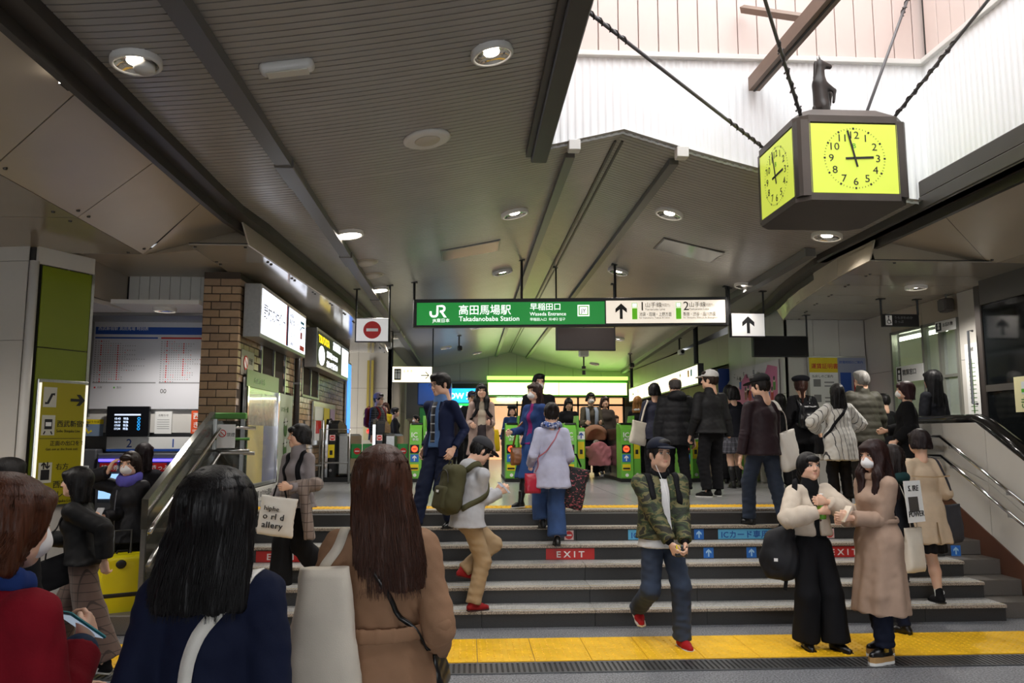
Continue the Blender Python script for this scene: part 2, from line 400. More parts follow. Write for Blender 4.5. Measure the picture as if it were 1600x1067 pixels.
# ---- ridge joint and long rails under the ceiling
def rail(name, pts, w, h, mat, label):
    mb = MB(); mb.band([(x, y, z - h / 2) for x, y, z in pts], w, h, (0, 0, -1)); o = mb.build(name, mat); return tag(o, label, kind='structure')
t_rl = rail('trim_1', [(-1.52, -2.5, zc(-1.52)), (-1.52, 26.5, zc(-1.52))], .13, .075, m_rail, 'grey cable duct running along the left half of the ceiling')
rail('trim_2', [(.98, 7.3, zc(.98)), (.98, 26.8, zc(.98))], .09, .06, m_rail, 'slim grey rail left of the ceiling ridge')
rail('trim_3', [(2.0, 7.3, zc(2.0)), (2.03, 26.8, zc(2.03))], .09, .06, m_rail, 'slim grey rail right of the ceiling ridge')
rail('trim_4', [(RX - .035, 7.25, RZ), (RX - .035, 26.8, RZ)], .022, .025, m_dark, 'thin dark strip left of the ridge line'); rail('trim_5', [(RX + .035, 7.25, RZ), (RX + .035, 26.8, RZ)], .022, .025, m_dark, 'thin dark strip right of the ridge line')
rail('trim_6', [(4.1, 9.0, zc(4.1)), (4.2, 12, zc(4.2)), (5.3, 26.5, zc(5.3))], .12, .1, m_rail, 'grey cable duct along the right edge of the ceiling')
for i, (x, y) in enumerate(((-1.52, 6.6), (-1.52, 9.9), (-1.52, 13.0), (-1.52, 17))):
    MB().bb(x - .08, x + .08, y - .28, y + .28, zc(x) - .085, zc(x) - .01, .008).build('duct_joint', m_rail, t_rl)
for x in (.98, 2.0): tag(MB().bb(x - .055, x + .055, 6.97, 7.08, zc(x) - .1, zc(x) + .0, .006).build('end_cap_box', m_white), 'white end box of the rail %s of the ridge at the skylight edge' % ('left' if x < 1.4 else 'right'), 'end cap')
# edge beams
def edge_beam(fx, y0, y1, sgn, name, label):
    ys = np.linspace(y0, y1, 40); mb = MB()
    mb.band([(fx(y) + sgn * .06, y, 3.885) for y in ys], .16, .09, (0, 0, -1)); mb.band([(fx(y) - sgn * .03, y, 3.82) for y in ys], .05, .12, (0, 0, -1)); return tag(mb.build(name, m_dark), label, kind='structure')
edge_beam(XL, -9, 19, 1, 'trim_7', 'dark brown channel along the left ceiling edge'); edge_beam(XR, -9, 13.5, -1, 'trim_8', 'dark brown round-edged beam along the right ceiling edge')
# ---- left soffit: big cream panels, then flat glossy panels
m_scr = bpy.data.meshes.new('screw'); _t = MB().lathe([(0, -.012), (.013, -.01), (.017, 0), (.017, .012)], 8); m_scr.from_pydata(_t.v, [], _t.f); m_scr.materials.append(m_screw)
def screw(p, parent):
    o = link('screw', m_scr, parent, p); return o
def quad_panel(a, b, c, d, gap, th, mat, parent, screws=True, name='panel'):
    """a,b along the first edge, c,d back along the other (loop order), shrunk by gap"""
    P = [Vector(tuple(map(float, q))) for q in (a, b, c, d)]; ce = sum(P, Vector()) / 4; Q = []
    for i in range(4):
        e1 = (P[(i + 1) % 4] - P[i]).normalized(); e0 = (P[i - 1] - P[i]).normalized(); Q.append(P[i] + e1 * gap + e0 * gap)
    n = (Q[1] - Q[0]).cross(Q[3] - Q[0]).normalized()
    if n.z > 0: n = -n
    if gap > .001 and screws: MB().prism([q - n * (th + .004) for q in P], -n * .004).build('backing', m_black, parent)
    o = MB().prism(Q, -n * th).build(name, mat, parent)
    if screws:
        for i in range(4):
            p = Q[i] + (ce - Q[i]) * .14; screw(p + n * .003, o)
    return o
sl = setting('ceiling_left', 'cream and glossy soffit panels along the left side'); sr = setting('ceiling_right', 'cream and glossy soffit panels along the right side')
uy = [-9, -1.4, -.15, 1.1, 2.35, 3.55, 4.75, 6.0, 7.05, 8.2]; ly = [-9, -1.0, .35, 1.7, 3.05, 4.35, 5.6, 6.85, 8.25]
for k in range(8): quad_panel((XL(uy[k]), uy[k], 3.9), (XL(uy[k + 1]), uy[k + 1], 3.9), (-3.4, ly[k + 1], 3.6), (-3.4, ly[k], 3.6), .007, .02, m_cream, sl)
mb = MB(); mb.add([(XL(7.05), 7.05, 3.9), (XL(8.2), 8.2, 3.9), (-2.2, 7.8, 3.6), (-3.38, 8.25, 3.6)], [(0, 1, 2, 3)]); mb.build('panel', m_cream, sl)
def FL(y): return interp(y, [7.8, 9.64, 11.9, 14, 18], [-2.2, -2.06, -1.86, -1.83, -1.83])
ys = [7.8, 8.6, 9.5, 10.5, 11.6, 12.8, 14.2, 16, 18]
for a, b in zip(ys[:-1], ys[1:]): quad_panel((XL(a) + .0, a, 3.88), (XL(b), b, 3.88), (FL(b), b, 3.6), (FL(a), a, 3.6), .002, .015, m_cream, sl, False)
MB().prism([(-2.33, -3, 3.94), (-2.33, 8, 3.94), (-3.5, 8.25, 3.64), (-3.5, -3, 3.64)], (0, 0, .02)).build('backing', m_black, sl)
for (x0, x1, y0, y1) in [(-4.9, -3.4, -9, 1), (-4.9, -3.4, 1, 4.3), (-4.9, -3.4, 4.3, 6.85), (-4.9, -3.4, 6.85, 8.25), (-12, -4.9, -9, 2.5), (-12, -4.9, 2.5, 6.3), (-12, -4.9, 6.3, 8.25)]:
    quad_panel((x0, y0, 3.6), (x1, y0, 3.6), (x1, y1, 3.6), (x0, y1, 3.6), .006, .015, m_gloss, sl)
ys = [7.8, 8.6, 9.5, 10.4, 11.3, 12.2, 13.1, 14, 15, 16, 17, 18.0]
for a, b in zip(ys[:-1], ys[1:]):
    x0 = -2.78
    quad_panel((x0, a, 3.6), (FL(a), a, 3.6), (FL(b), b, 3.6), (x0, b, 3.6), .002, .015, m_gloss, sl)
quad_panel((-12, 8.25, 3.66), (-2.75, 8.25, 3.66), (-2.75, 10.5, 3.66), (-12, 10.5, 3.66), 0, .015, m_cream, sl, False)
# ---- right soffit
for k in range(8): quad_panel((4.45, uy[k], 3.9), (4.45, uy[k + 1], 3.9), (5.8, ly[k + 1], 3.6), (5.8, ly[k], 3.6), .007, .02, m_cream, sr)
def FR(y): return interp(y, [8.0, 8.13, 9.27, 11.2, 12.4, 14.1, 15.6], [4.46, 4.42, 4.5, 4.84, 5.2, 5.69, 6.2])
MB().add([(4.45, 7.05, 3.9), (4.45, 8.3, 3.9), (4.42, 8.13, 3.6), (5.8, 8.25, 3.6)], [(0, 1, 2, 3)]).build('panel', m_cream, sr)
ys = [8.13, 9.0, 9.9, 10.7, 11.4, 12.0, 12.5]
for a, b in zip(ys[:-1], ys[1:]): quad_panel((XR(a), a, 3.88), (XR(b), b, 3.88), (FR(b) - .05, b, 3.6), (FR(a) - .05, a, 3.6), .002, .015, m_cream, sr, False)
ys = [8.13, 8.85, 9.5, 10.2, 10.9, 11.6, 12.4]
for a, b in zip(ys[:-1], ys[1:]): quad_panel((FR(a) - .05, a, 3.6), (8.5, a, 3.6), (8.5, b, 3.6), (FR(b) - .05, b, 3.6), .006, .015, m_gloss, sr)
quad_panel((5.8, -9, 3.6), (9.4, -9, 3.6), (9.4, 8.13, 3.6), (5.8, 8.13, 3.6), .003, .015, m_cream, sr, False)
# ---- light well: corrugated band, cap flashing, siding boards
wf = setting('wall_back', 'white corrugated band and pink siding at the back of the light well'); wr = setting('wall_right', 'white corrugated band and pink siding on the right of the light well')
def corrugated(p0, p1, zlo, ztop, parent, nrm):
    p0 = Vector(p0); p1 = Vector(p1); d = (p1 - p0); L = d.length; d.normalize(); n = Vector(nrm); vs = []; k = int(L / .018); 
    for i in range(k + 1):
        s = L * i / k; p = p0 + d * s + n * (.008 if i % 4 < 2 else 0); z0 = zlo(p); vs += [(p.x, p.y, z0), (p.x, p.y, ztop)]
    return MB().add(vs, [(2 * i, 2 * i + 2, 2 * i + 3, 2 * i + 1) for i in range(k)]).build('corrugated_sheet', m_wcorr, parent)
ZB = 5.3
corrugated((WX0, 7.06, 0), (4.42, 7.06, 0), lambda p: zc(min(p.x, 4.4)) - .02, ZB, wf, (0, -1, 0)); corrugated((4.42, 7.06, 0), (4.42, WY0, 0), lambda p: 4.1, ZB, wr, (-1, 0, 0))
MB().bb(WX0 - .2, 4.44, 7.0, 7.07, ZB, ZB + .05, .004).build('cap_flashing', m_white, wf); MB().bb(4.37, 4.44, WY0, 7.0, ZB, ZB + .05, .004).build('cap_flashing', m_white, wr)
MB().bb(WX0 - .3, 4.6, 7.1, 7.14, ZB, 7.6).build('backing', m_joint, wf); MB().bb(4.46, 4.5, WY0, 7.1, ZB, 7.6).build('backing', m_joint, wr)
bd = None
for i in range(21):
    x = .45 + i * .195
    if bd is None: bd = MB().bb(.004, .191, 7.065, 7.1, ZB + .05, 7.6, .004).build('board', m_pink, wf)
    else: bd = link('board', bd.data, wf)
    bd.location = (x, 0, 0)
bd = None
for i in range(33):
    y = WY0 + i * .2
    if bd is None: bd = MB().bb(4.43, 4.46, .004, .196, ZB + .05, 7.6, .004).build('board', m_pink, wr)
    else: bd = link('board', bd.data, wr)
    bd.location = (0, y, 0)
wl = setting('wall_left', 'pale siding on the hidden left side of the light well')
MB().bb(WX0 - .2, WX0 - .12, WY0, 7.3, 4.5, 7.6).build('board', m_pink, wl); MB().bb(WX0 - .2, 4.5, WY0 - .2, WY0 - .1, 4.5, 7.6).build('board', m_pink, wl)
tag(MB().bb(WX0 - .14, WX0 + .01, -1, 7.1, 4.26, 4.46, .01).bb(WX0 - .19, WX0 - .14, -1, 7.06, 4.3, 4.44).bb(WX0 - .02, WX0 + .02, -1, 7.1, 4.42, 4.62).build('trim_9', m_dark), 'dark boxed beam along the left rim of the light well', kind='structure')
tag(MB().bb(WX1 - .05, 4.5, -1, 7.1, 3.98, 4.14, .01).bb(4.3, 4.44, -1, 9.3, 3.84, 3.99, .02).build('trim_10', m_dark), 'dark stepped gutter along the right rim of the light well', kind='structure')
# diagonal brown steel beam and bracket
bm_ = thing('steel_beam', 'brown diagonal steel beam crossing the light well above the clock', 'beam')
a = AY(1178, 132, 7.0); b = AY(1330, -45, 5.2); MB().band([a, b], .11, .13, (0, 0, -1)).build('beam_box', M('beam_brown', '#7a6455', .5, noise=(5, .08)), bm_)
MB().band([a + v3(.0, 0, -.068), b + v3(0, 0, -.068)], .02, .006, (0, 0, -1)).build('slot_line', m_joint, bm_)
a2 = AY(1160, 14, 6.98); b2 = AY(1268, 30, 6.2); MB().band([a2, b2], .05, .06, (0, -1, 0)).build('bracket_arm', M('beam_brown'), bm_)
# ---- floors
fl = MB().bb(-12, 9.5, -14, 9.3, -.1, 0).build('floor', m_granite); tag(fl, 'dark speckled granite floor of the lower concourse', kind='structure')
tag(MB().bb(-12, -2.9, 9.3, 12, -.1, 0).build('floor_left', m_granite), 'granite floor in front of the ticket machines', kind='structure')
fp = MB().bb(-2.9, 9.5, 9.3, 28, PLAT - .25, PLAT - .012).build('floor_upper', m_joint); tag(fp, 'grey granite floor of the upper concourse by the gates', kind='structure')
slab = None; gx = .985
for i in range(9):
    for j in range(14):
        x = -2.88 + i * gx; y = 9.3 + j * gx
        if slab is None: slab = MB().bb(.003, gx - .003, .003, gx - .003, -.012, 0).build('slab', m_plat, fp)
        else: slab = link('slab', slab.data, fp)
        slab.location = (x, y, PLAT)
MB().bb(-2.88, 9.4, 9.3 + 14 * gx, 28, PLAT - .012, PLAT).build('slab', m_plat, fp)
def tile_mesh(w, d, nd, md):
    mb = MB(); mb.bb(.002, w - .002, .002, d - .002, -.01, .004, .002)
    for i in range(nd):
        for j in range(md):
            x = w * (i + .5) / nd; y = d * (j + .5) / md; r = .0125; n = 6
            vs = [(x + r * math.cos(q * pi / 3), y + r * math.sin(q * pi / 3), .004) for q in range(n)] + [(x + .6 * r * math.cos(q * pi / 3), y + .6 * r * math.sin(q * pi / 3), .009) for q in range(n)]
            mb.add(vs, [(q, (q + 1) % n, n + (q + 1) % n, n + q) for q in range(n)] + [tuple(range(n, 2 * n))])
    return mb
tl = None
for i in range(36):
    for j in range(2):
        if tl is None: tl = tile_mesh(.44, .34, 8, 6).build('tactile_tile', m_yellow, fl)
        else: tl = link('tactile_tile', tl.data, fl)
        tl.location = (-7.83 + i * .44, 6.22 + j * .34, .004)
gr = thing('drain_grate', 'dark slotted drain grate in front of the yellow tactile strip', 'drain', (0, 6.05, 0))
MB().bb(-7.8, 7.8, -.13, .13, .0005, .003).build('channel', m_black, gr); mb = MB()
for i in range(390): mb.bb(-7.8 + i * .04, -7.8 + i * .04 + .022, -.115, .115, .003, .009)
mb.bb(-7.8, 7.8, -.13, -.115, .003, .009); mb.bb(-7.8, 7.8, .115, .13, .003, .009)
tag(mb.build('grate_bars', m_steel_d, gr), kind='stuff')
tl = None
# ---- stairs
st = setting('stairs', 'six dark granite steps with pale speckled nosings across the concourse'); SX0, SX1 = -2.9, 5.04
seams = [SX0] + [x for x in (1.17 + 1.03 * k for k in range(-4, 4)) if SX0 + .2 < x < SX1 - .1] + [SX1]
for i in range(1, 7):
    y = stepY(i); z = P0 * i
    for a, b in zip(seams[:-1], seams[1:]):
        t = MB().bb(a + .002, b - .002, y, y + TR + .03 if i < 6 else 8.94, z - .03, z).build('tread', m_tread, st)
        MB().bb(a + .002, b - .002, y - .012, y + .002, z - .03, z - .0005, .004).build('nosing', m_nose, t); MB().bb(a + .002, b - .002, y + .035, y + .042, z, z + .0012).build('grip_line', m_yline, t)
        MB().bb(a + .002, b - .002, y + .012, y + .2, z - P0, z - .03).build('riser', m_riser, st)
    MB().bb(SX0 + .01, SX1, y + .06, 9.2, z - P0 + .001, z - .032).build('step_core', m_riser, st)
    MB().bb(SX1, 5.5, y + .1, 8.94 + .1, z - P0, z, .004).build('side_step', M('granite_side', '#5f5a55', .5, noise=(200, .4, 2)), st)
MB().bb(SX0, 5.5, 8.6, 9.35, .1, PLAT - .03).build('core', m_riser, st); MB().bb(SX0, 5.5, 9.24, 9.31, PLAT - .1, PLAT).build('tread', m_plat, st)
for i in range(19):
    if tl is None: tl = tile_mesh(.44, .3, 8, 5).build('tactile_tile', m_yellow, fp)
    else: tl = link('tactile_tile', tl.data, fp)
    tl.location = (-2.88 + i * .44, 8.94, PLAT)
# ---- right parapet beside the stairs with handrails
pw_ = setting('wall_parapet', 'white tiled parapet with a rounded black coping beside the stairs'); PX = 5.5
mb = MB(); zt = [(7.0, 1.16), (8.25, 1.86), (9.7, 1.86)]
def pzt(y): return interp(y, [a for a, b in zt], [b for a, b in zt])
def psk(y): return interp(y, [7.0, 8.85, 9.7], [.12, 1.05, 1.05])
ysn = [6.6, 7.35, 8.1, 8.85, 9.7]
for a, b in zip(ysn[:-1], ysn[1:]):
    for lo, hi in ((0, .5), (.5, 1)):
        def zz(y, t): y_ = max(7.0, y); q = (y - 7.0) * .56 if y < 7 else 0; return psk(y_) + q + (pzt(y_) - psk(y_)) * t
        P = [(PX, a + .003, zz(a, lo) + .003), (PX, b - .003, zz(b, lo) + .003), (PX, b - .003, zz(b, hi) - .003), (PX, a + .003, zz(a, hi) - .003)]
        if a < 8.25 < b and hi == 1: P = P[:2] + [(PX, b - .003, zz(b, 1) - .003), (PX, 8.25, 1.857), (PX, a + .003, zz(a, hi) - .003)]
        MB().prism(P, (.02, 0, 0)).build('panel', m_wpanel, pw_)
MB().prism([(PX + .02, 6.6, -.1), (PX + .02, 9.7, -.1), (PX + .02, 9.7, 1.86), (PX + .02, 8.25, 1.86), (PX + .02, 6.6, .93)], (.16, 0, 0)).build('core', m_joint, pw_)
MB().prism([(PX - .012, 6.6, -.1), (PX - .012, 9.7, -.1), (PX - .012, 9.7, 1.05), (PX - .012, 8.85, 1.05), (PX - .012, 6.6, -.08)], (.03, 0, 0)).build('skirting', m_brown, pw_)
MB().tube([(PX + .09, 6.5, .9), (PX + .09, 8.15, 1.82), (PX + .09, 8.32, 1.87), (PX + .09, 9.75, 1.87)], .085, 14).build('coping', M('black_granite', '#1b1a1a', .12, noise=(80, .3)), pw_, True)
hr = thing('handrail_pair', 'two chrome handrails on brackets along the right parapet', 'handrail')
for k, dz in enumerate((.0, -.22)):
    pts = [(PX - .09, 9.35, PLAT + .8 + dz), (PX - .09, 8.75, PLAT + .8 + dz), (PX - .09, 6.7, PLAT + .8 + dz - 2.05 * .5)]
    rl = MB().tube(pts, .02, 10).build('rail', m_chrome, hr, True)
    for y in (9.2, 8.6, 7.7): z = PLAT + .8 + dz - max(0, 8.75 - y) * .5; MB().tube([(PX - .09, y, z), (PX - .09, y, z - .05), (PX + .002, y, z - .06)], .009, 6).build('bracket', m_steel, rl)
# ---- elevator glass shaft at the right
el = thing('elevator_shaft', 'dark glazed lift shaft with grey steel frame at the right', 'elevator')
EX = 6.25; EY0, EY1 = 7.0, 9.25
MB().bb(EX, EX + .1, EY1 - .12, EY1, 0, 3.55, .01).build('corner_post', m_dark, el); MB().bb(EX, EX + .1, EY0, EY1 - .12, 3.3, 3.6).build('head_panel', M('head_grey', '#4d4944', .4), el)
for z in (2.28, 1.0): MB().bb(EX, EX + .06, EY0, EY1 - .12, z - .04, z + .04).build('transom', M('head_grey'), el)
MB().bb(EX + .02, EX + .03, EY0, EY1 - .12, 2.32, 3.3).build('glass_pane', m_glassd, el); MB().bb(EX + .02, EX + .03, EY0, EY1 - .12, 1.04, 2.24).build('glass_pane', m_glassd, el); MB().bb(EX + .02, EX + .05, EY0, EY1 - .12, -.02, .96).build('lower_panel', m_dark, el)
MB().bb(EX + 1.6, EX + 1.7, EY0 - .2, EY1, 0, 3.6).build('rear_wall', m_dark, el); MB().bb(EX + .9, EX + 1.0, 7.8, 7.95, 0, 3.55).build('guide_rail', m_steel_d, el); MB().bb(EX + .1, EX + 1.7, EY1 - .1, EY1, 0, 3.6).build('side_wall', m_dark, el)
MB().tube([(EX - .02, EY1 + .02, 3.0), (EX - .08, EY1 + .02, 3.0), (EX - .08, EY1 + .02, 2.1), (EX - .02, EY1 + .02, 2.1)], .015, 6).build('grab_bar', m_steel_d, el)
# ---- right upper walls: office front, cream corner wall, board wall, mural wall
ow = setting('wall_office', 'white tiled wall of the fare adjustment office'); OX = 6.5; m_tile = m_wpanel
def xwall(parent, X, y0, y1, z0, z1, ny, nz, mat, th=.02, sgn=1):
    for i in range(ny):
        for j in range(nz):
            MB().bb(X, X + sgn * th, y0 + (y1 - y0) * i / ny + .003, y0 + (y1 - y0) * (i + 1) / ny - .003, z0 + (z1 - z0) * j / nz + .003, z0 + (z1 - z0) * (j + 1) / nz - .003).build('panel', mat, parent)
    MB().bb(X + sgn * th * .6, X + sgn * .12, y0, y1, z0, z1).build('backing', m_joint, parent)
def ywall(parent, Y, x0, x1, z0, z1, nx, nz, mat, th=.02):
    for i in range(nx):
        for j in range(nz):
            MB().bb(x0 + (x1 - x0) * i / nx + .003, x0 + (x1 - x0) * (i + 1) / nx - .003, Y, Y + th, z0 + (z1 - z0) * j / nz + .003, z0 + (z1 - z0) * (j + 1) / nz - .003).build('panel', mat, parent)
    MB().bb(x0, x1, Y + th * .6, Y + .12, z0, z1).build('backing', m_joint, parent)
xwall(ow, OX, 9.25, 9.95, PLAT, 3.6, 1, 3, m_wpanel); xwall(ow, OX, 9.95, 11.6, PLAT, 1.95, 2, 1, m_wpanel); xwall(ow, OX, 9.95, 11.6, 3.28, 3.6, 2, 1, m_cream); xwall(ow, OX, 11.6, 12.4, PLAT, 3.6, 1, 3, m_wpanel)
wd = setting('window_1', 'lit service window of the fare office with steel mullions')
m_fr = M('window_frame_grey', '#8f8f88', .35, .5)
for y in (9.97, 10.35, 10.75, 11.58): MB().bb(OX - .03, OX + .06, y - .025, y + .025, 1.95, 3.28).build('mullion', m_fr, wd)
MB().bb(OX - .03, OX + .06, 9.95, 11.6, 3.24, 3.28).build('head', m_fr, wd); MB().bb(OX - .12, OX + .1, 9.9, 11.62, 1.92, 1.97).build('sill', m_white, wd); MB().bb(OX - .01, OX + .04, 9.97, 10.75, 2.5, 2.54).build('transom', m_fr, wd)
for a, b in ((10.0, 10.33), (10.37, 10.73), (10.77, 11.56)): MB().bb(OX + .01, OX + .016, a, b, 1.97, 3.24).build('pane', m_glass, wd)
off = thing('office_interior', 'pale green fare office room behind the service window', 'room')
MB().bb(8.2, 8.3, 9.3, 12.4, PLAT, 3.58).build('rear_wall', M('office_wall', '#b9b7a0', .5), off); MB().bb(OX + .14, 8.2, 12.3, 12.4, PLAT, 3.58).build('end_wall', M('office_wall'), off); MB().bb(OX + .14, 8.2, 9.3, 9.4, PLAT, 3.58).build('end_wall', M('office_wall'), off)
MB().bb(7.6, 7.64, 10.2, 11.0, 2.3, 2.8).build('monitor', M('green_screen', '#9fd83a', .4, emit=('#8fd020', 1.6)), off); MB().bb(6.9, 8.1, 9.6, 12.2, PLAT, 1.75).build('desk', m_beige, off)
lt = thing('fluorescent_tube', 'bare white fluorescent tube behind the office window', 'lamp'); MB().tube([(6.75, 10.6, 3.2), (6.75, 11.9, 3.2)], .022, 8).build('tube', M('tube_glow', '#ffffff', emit=('#f4ffe0', 16)), lt); MB().bb(6.71, 6.79, 10.5, 12.0, 3.23, 3.29).build('housing', m_white, lt)
bw = setting('wall_notice', 'cream panelled wall carrying the notice board'); ywall(bw, 12.42, 5.2, 6.5, PLAT, 3.6, 3, 2, m_wpanel)
mw = setting('wall_mural', 'cream panelled wall carrying the pink mural'); xwall(mw, 5.2, 12.45, 15.3, PLAT, 3.9, 4, 2, m_wpanel)
# ---- left brick building
bk = setting('wall_brick', 'tan glazed brick wall of the kiosk building on the left'); BX, BY0, BY1 = -2.63, 9.1, 17.6
MB().bb(-3.05, BX - .012, BY0 + .012, BY1, 0, 3.6).build('mortar', m_grout, bk)
bw_, bh = .225, .092; bmesh_ = {}
def brick(kind, p, ln, parent):
    key = (kind, round(ln, 2), random.randrange(4))
    if key not in bmesh_:
        d = (.014, ln - .012, bh - .012) if kind == 's' else (ln - .012, .014, bh - .012)
        bmesh_[key] = MB().box((0, 0, 0), d, None, 0, .003).build('brick', m_brick[key[2]], parent); o = bmesh_[key]
    else: o = link('brick', bmesh_[key].data, parent)
    o.location = p; return o
holes = [(10.1, 11.45, 2.25, 2.9), (12.6, 14.0, 2.35, 2.92), (9.2, 10.9, 1.0, 2.35), (10.95, 11.9, .9, 2.3)]   # windows and poster frames
rest = []; nb = 0
for r in range(int(2.7 / bh) + 1):
    z = .95 + bh * (r + .5)
    if z > 3.57: continue
    y = BY0 + (0 if r % 2 else -bw_ / 2)
    while y < BY1:
        a, b = max(y, BY0), min(y + bw_, BY1); y += bw_
        if b - a < .05: continue
        m = (a + b) / 2
        if any(h0 < m < h1 and z0 < z < z1 for h0, h1, z0, z1 in holes): continue
        rest.append((m, z, b - a))
    x = BX - (.0 if r % 2 else bw_ / 2)
    for a, b in ((-3.05, -2.86), (-2.855, BX)) if r % 2 else ((-3.05, -2.955), (-2.95, -2.735), (-2.73, BX)):
        brick('f', ((a + b) / 2, BY0 + .006, z), round(b - a, 2) + .005, bk)
rest.sort(key=lambda t: t[0]); mb = [MB() for _ in range(4)]
for i, (m, z, ln) in enumerate(rest):
    if i < 215: brick('s', (BX - .006, m, z), round(ln, 2), bk)
    else: mb[random.randrange(4)].box((BX - .006, m, z), (.014, ln - .012, bh - .012))
for i in range(4): tag(mb[i].build('far_bricks', m_brick[i], bk), kind='stuff')
for n, (y0, y1, z0, z1) in enumerate(holes[:2]):
    w_ = setting('window_%d' % (n + 2), 'dark horizontal window in the brick wall under the %s lit sign' % ('nearer' if n == 0 else 'farther'))
    MB().bb(BX - .06, BX - .05, y0, y1, z0, z1).build('pane', M('window_brown', '#3b352c', .1), w_)
    for y in (y0 + .02, (y0 + y1) / 2, y1 - .02): MB().bb(BX - .06, BX + .015, y - .02, y + .02, z0, z1).build('mullion', m_steel, w_)
    for z in (z0, z1): MB().bb(BX - .06, BX + .02, y0, y1, z - .018, z + .018).build('frame_bar', m_steel_d, w_)
tag(MB().bb(BX - .02, BX + .03, 9.3, BY1, PLAT, PLAT + .2).build('baseboard_left', M('plinth_dark', '#34302d', .4)), 'dark plinth at the foot of the brick wall', kind='structure')
dp = thing('drain_pipe', 'dark vertical drain pipe between the two lit signs', 'pipe'); MB().tube([(BX + .05, 12.05, 1.0), (BX + .05, 12.05, 3.58)], .045, 10).build('pipe', m_dark, dp, True)
for z in (1.6, 2.5, 3.3): MB().bb(BX, BX + .1, 12.0, 12.1, z - .015, z + .015).build('bracket', m_steel_d, dp)
# ---- ticket machine wall at the left (lower level)
tw = setting('wall_ticket', 'pale panelled wall above the ticket machines'); TY = 10.25
ywall(tw, TY, -9, -3.05, 1.75, 2.05, 5, 1, m_white); ywall(tw, TY, -9, -4.85, 2.05, 3.2, 3, 1, m_white); ywall(tw, TY + .02, -4.85, -3.05, 2.05, 3.2, 1, 1, m_white); MB().bb(-9, -3.05, TY + .1, TY + .2, 0, 1.75).build('backing', m_steel_d, tw)
cn = setting('trim_11', 'white ribbed bulkhead above the timetable')
for i in range(9): MB().bb(-4.15 + i * .123, -4.15 + i * .123 + .117, 9.72, 9.75, 3.28, 3.66).build('panel', m_wpanel, cn)
MB().bb(-9, -3.05, 9.75, 9.9, 3.2, 3.66).build('backing', m_joint, cn); MB().bb(-9, -3.05, 9.66, 10.3, 3.16, 3.27, .01).build('canopy_edge', m_steel, cn); MB().bb(-4.3, -4.17, 8.3, 9.72, 3.26, 3.66).build('beam_side', m_beige, cn)
MB().prism([(-4.3, 8.3, 3.2), (-4.05, 9.7, 3.2), (-9, 9.7, 3.2), (-9, 8.3, 3.2)], (0, 0, .05)).build('canopy_soffit', m_white, cn); MB().bb(-4.04, -3.06, 9.0, 9.66, 3.2, 3.25).build('canopy_soffit', m_white, cn)
# ---- pillar with olive panels
pl = setting('pillar', 'white panelled pillar with an olive green side')
A = Vector((-4.33, 7.95, 0)); B = Vector((-4.03, 8.52, 0)); Cc = Vector((-5.3, 8.1, 0)); Dd = Vector((-5.0, 8.75, 0))
MB().prism([A + (B - A) * .03 + Vector((-.03, .02, 0)), B + Vector((-.03, 0, 0)), Dd, Cc + Vector((0, .03, 0))], (0, 0, 3.6)).build('core', m_joint, pl)
def strip(p, q, z0, z1, th, mat, name='panel', off=0.0):
    d = (q - p).normalized(); n = Vector((d.y, -d.x, 0)); a = p + n * off; b = q + n * off
    return MB().prism([a + Vector((0, 0, z0)), b + Vector((0, 0, z0)), b + Vector((0, 0, z1)), a + Vector((0, 0, z1))], n * th).build(name, mat, pl)
for z0, z1 in ((0, 1.2), (1.205, 2.65), (2.655, 3.45), (3.455, 3.6)): strip(Cc, A + (Cc - A) * .06, z0, z1, .012, m_wpanel)
dAB = B - A
strip(A + dAB * .13, B - dAB * .02, 2.6, 3.42, .012, m_olive); strip(A + dAB * .13, B - dAB * .02, 1.0, 2.59, .012, m_olive); strip(A + dAB * .02, B, 3.43, 3.6, .03, m_wpanel)
MB().tube([(A.x, A.y, 0), (A.x, A.y, 3.45)], .045, 12).build('corner_trim', m_white, pl, True); strip(B - dAB * .02, B + dAB * .03, 0, 3.45, .02, m_steel, 'edge_trim'); strip(A + dAB * .13, B - dAB * .02, 0, 1.0, .012, m_wpanel)
# ---- left low block and balustrade
tag(MB().bb(-3.5, -2.9, 7.2, 8.6, 0, .17, .01).bb(-3.5, -2.9, 7.55, 8.6, .17, .33, .01).build('trim_12', M('granite_side')), 'two low granite blocks left of the stairs', kind='structure')
bl = thing('stair_balustrade', 'brushed steel balustrade with green top rail at the left of the stairs', 'balustrade'); BLX = -2.86
MB().prism([(BLX, 7.2, .9), (BLX, 7.2, 1.16), (BLX, 8.95, 1.98), (BLX, 8.95, 1.55)], (.06, 0, 0)).build('sloped_panel', M('smoky_steel', '#6f6f69', .16, .75), bl)
MB().prism([(BLX + .02, 7.25, .15), (BLX + .02, 7.25, .9), (BLX + .02, 8.95, 1.6), (BLX + .02, 8.95, .906)], (.02, 0, 0)).build('glass_pane', M('smoky_glass', '#4a4a42', .08, .2, alpha=.75), bl)
for dz in (0, -.28): MB().tube([(BLX + .12, 7.1, .88 + dz), (BLX + .12, 7.2, .95 + dz), (BLX + .12, 8.95, 1.8 + dz), (BLX + .5, 8.95, 1.8 + dz)], .02, 8).build('handrail', m_steel if dz else m_chrome, bl, True)
for y, z0, z1 in ((7.25, 0, 1.1), (8.1, .45, 1.5), (8.93, .75, 1.95)): MB().bb(BLX - .005, BLX + .035, y - .02, y + .02, z0, z1).build('post', m_steel, bl)
MB().bb(BLX, -2.46, 8.93, 8.99, 1.9, 1.97, .01).build('top_rail', M('rail_green', '#4f8a3a', .35, noise=(5, .1)), bl)
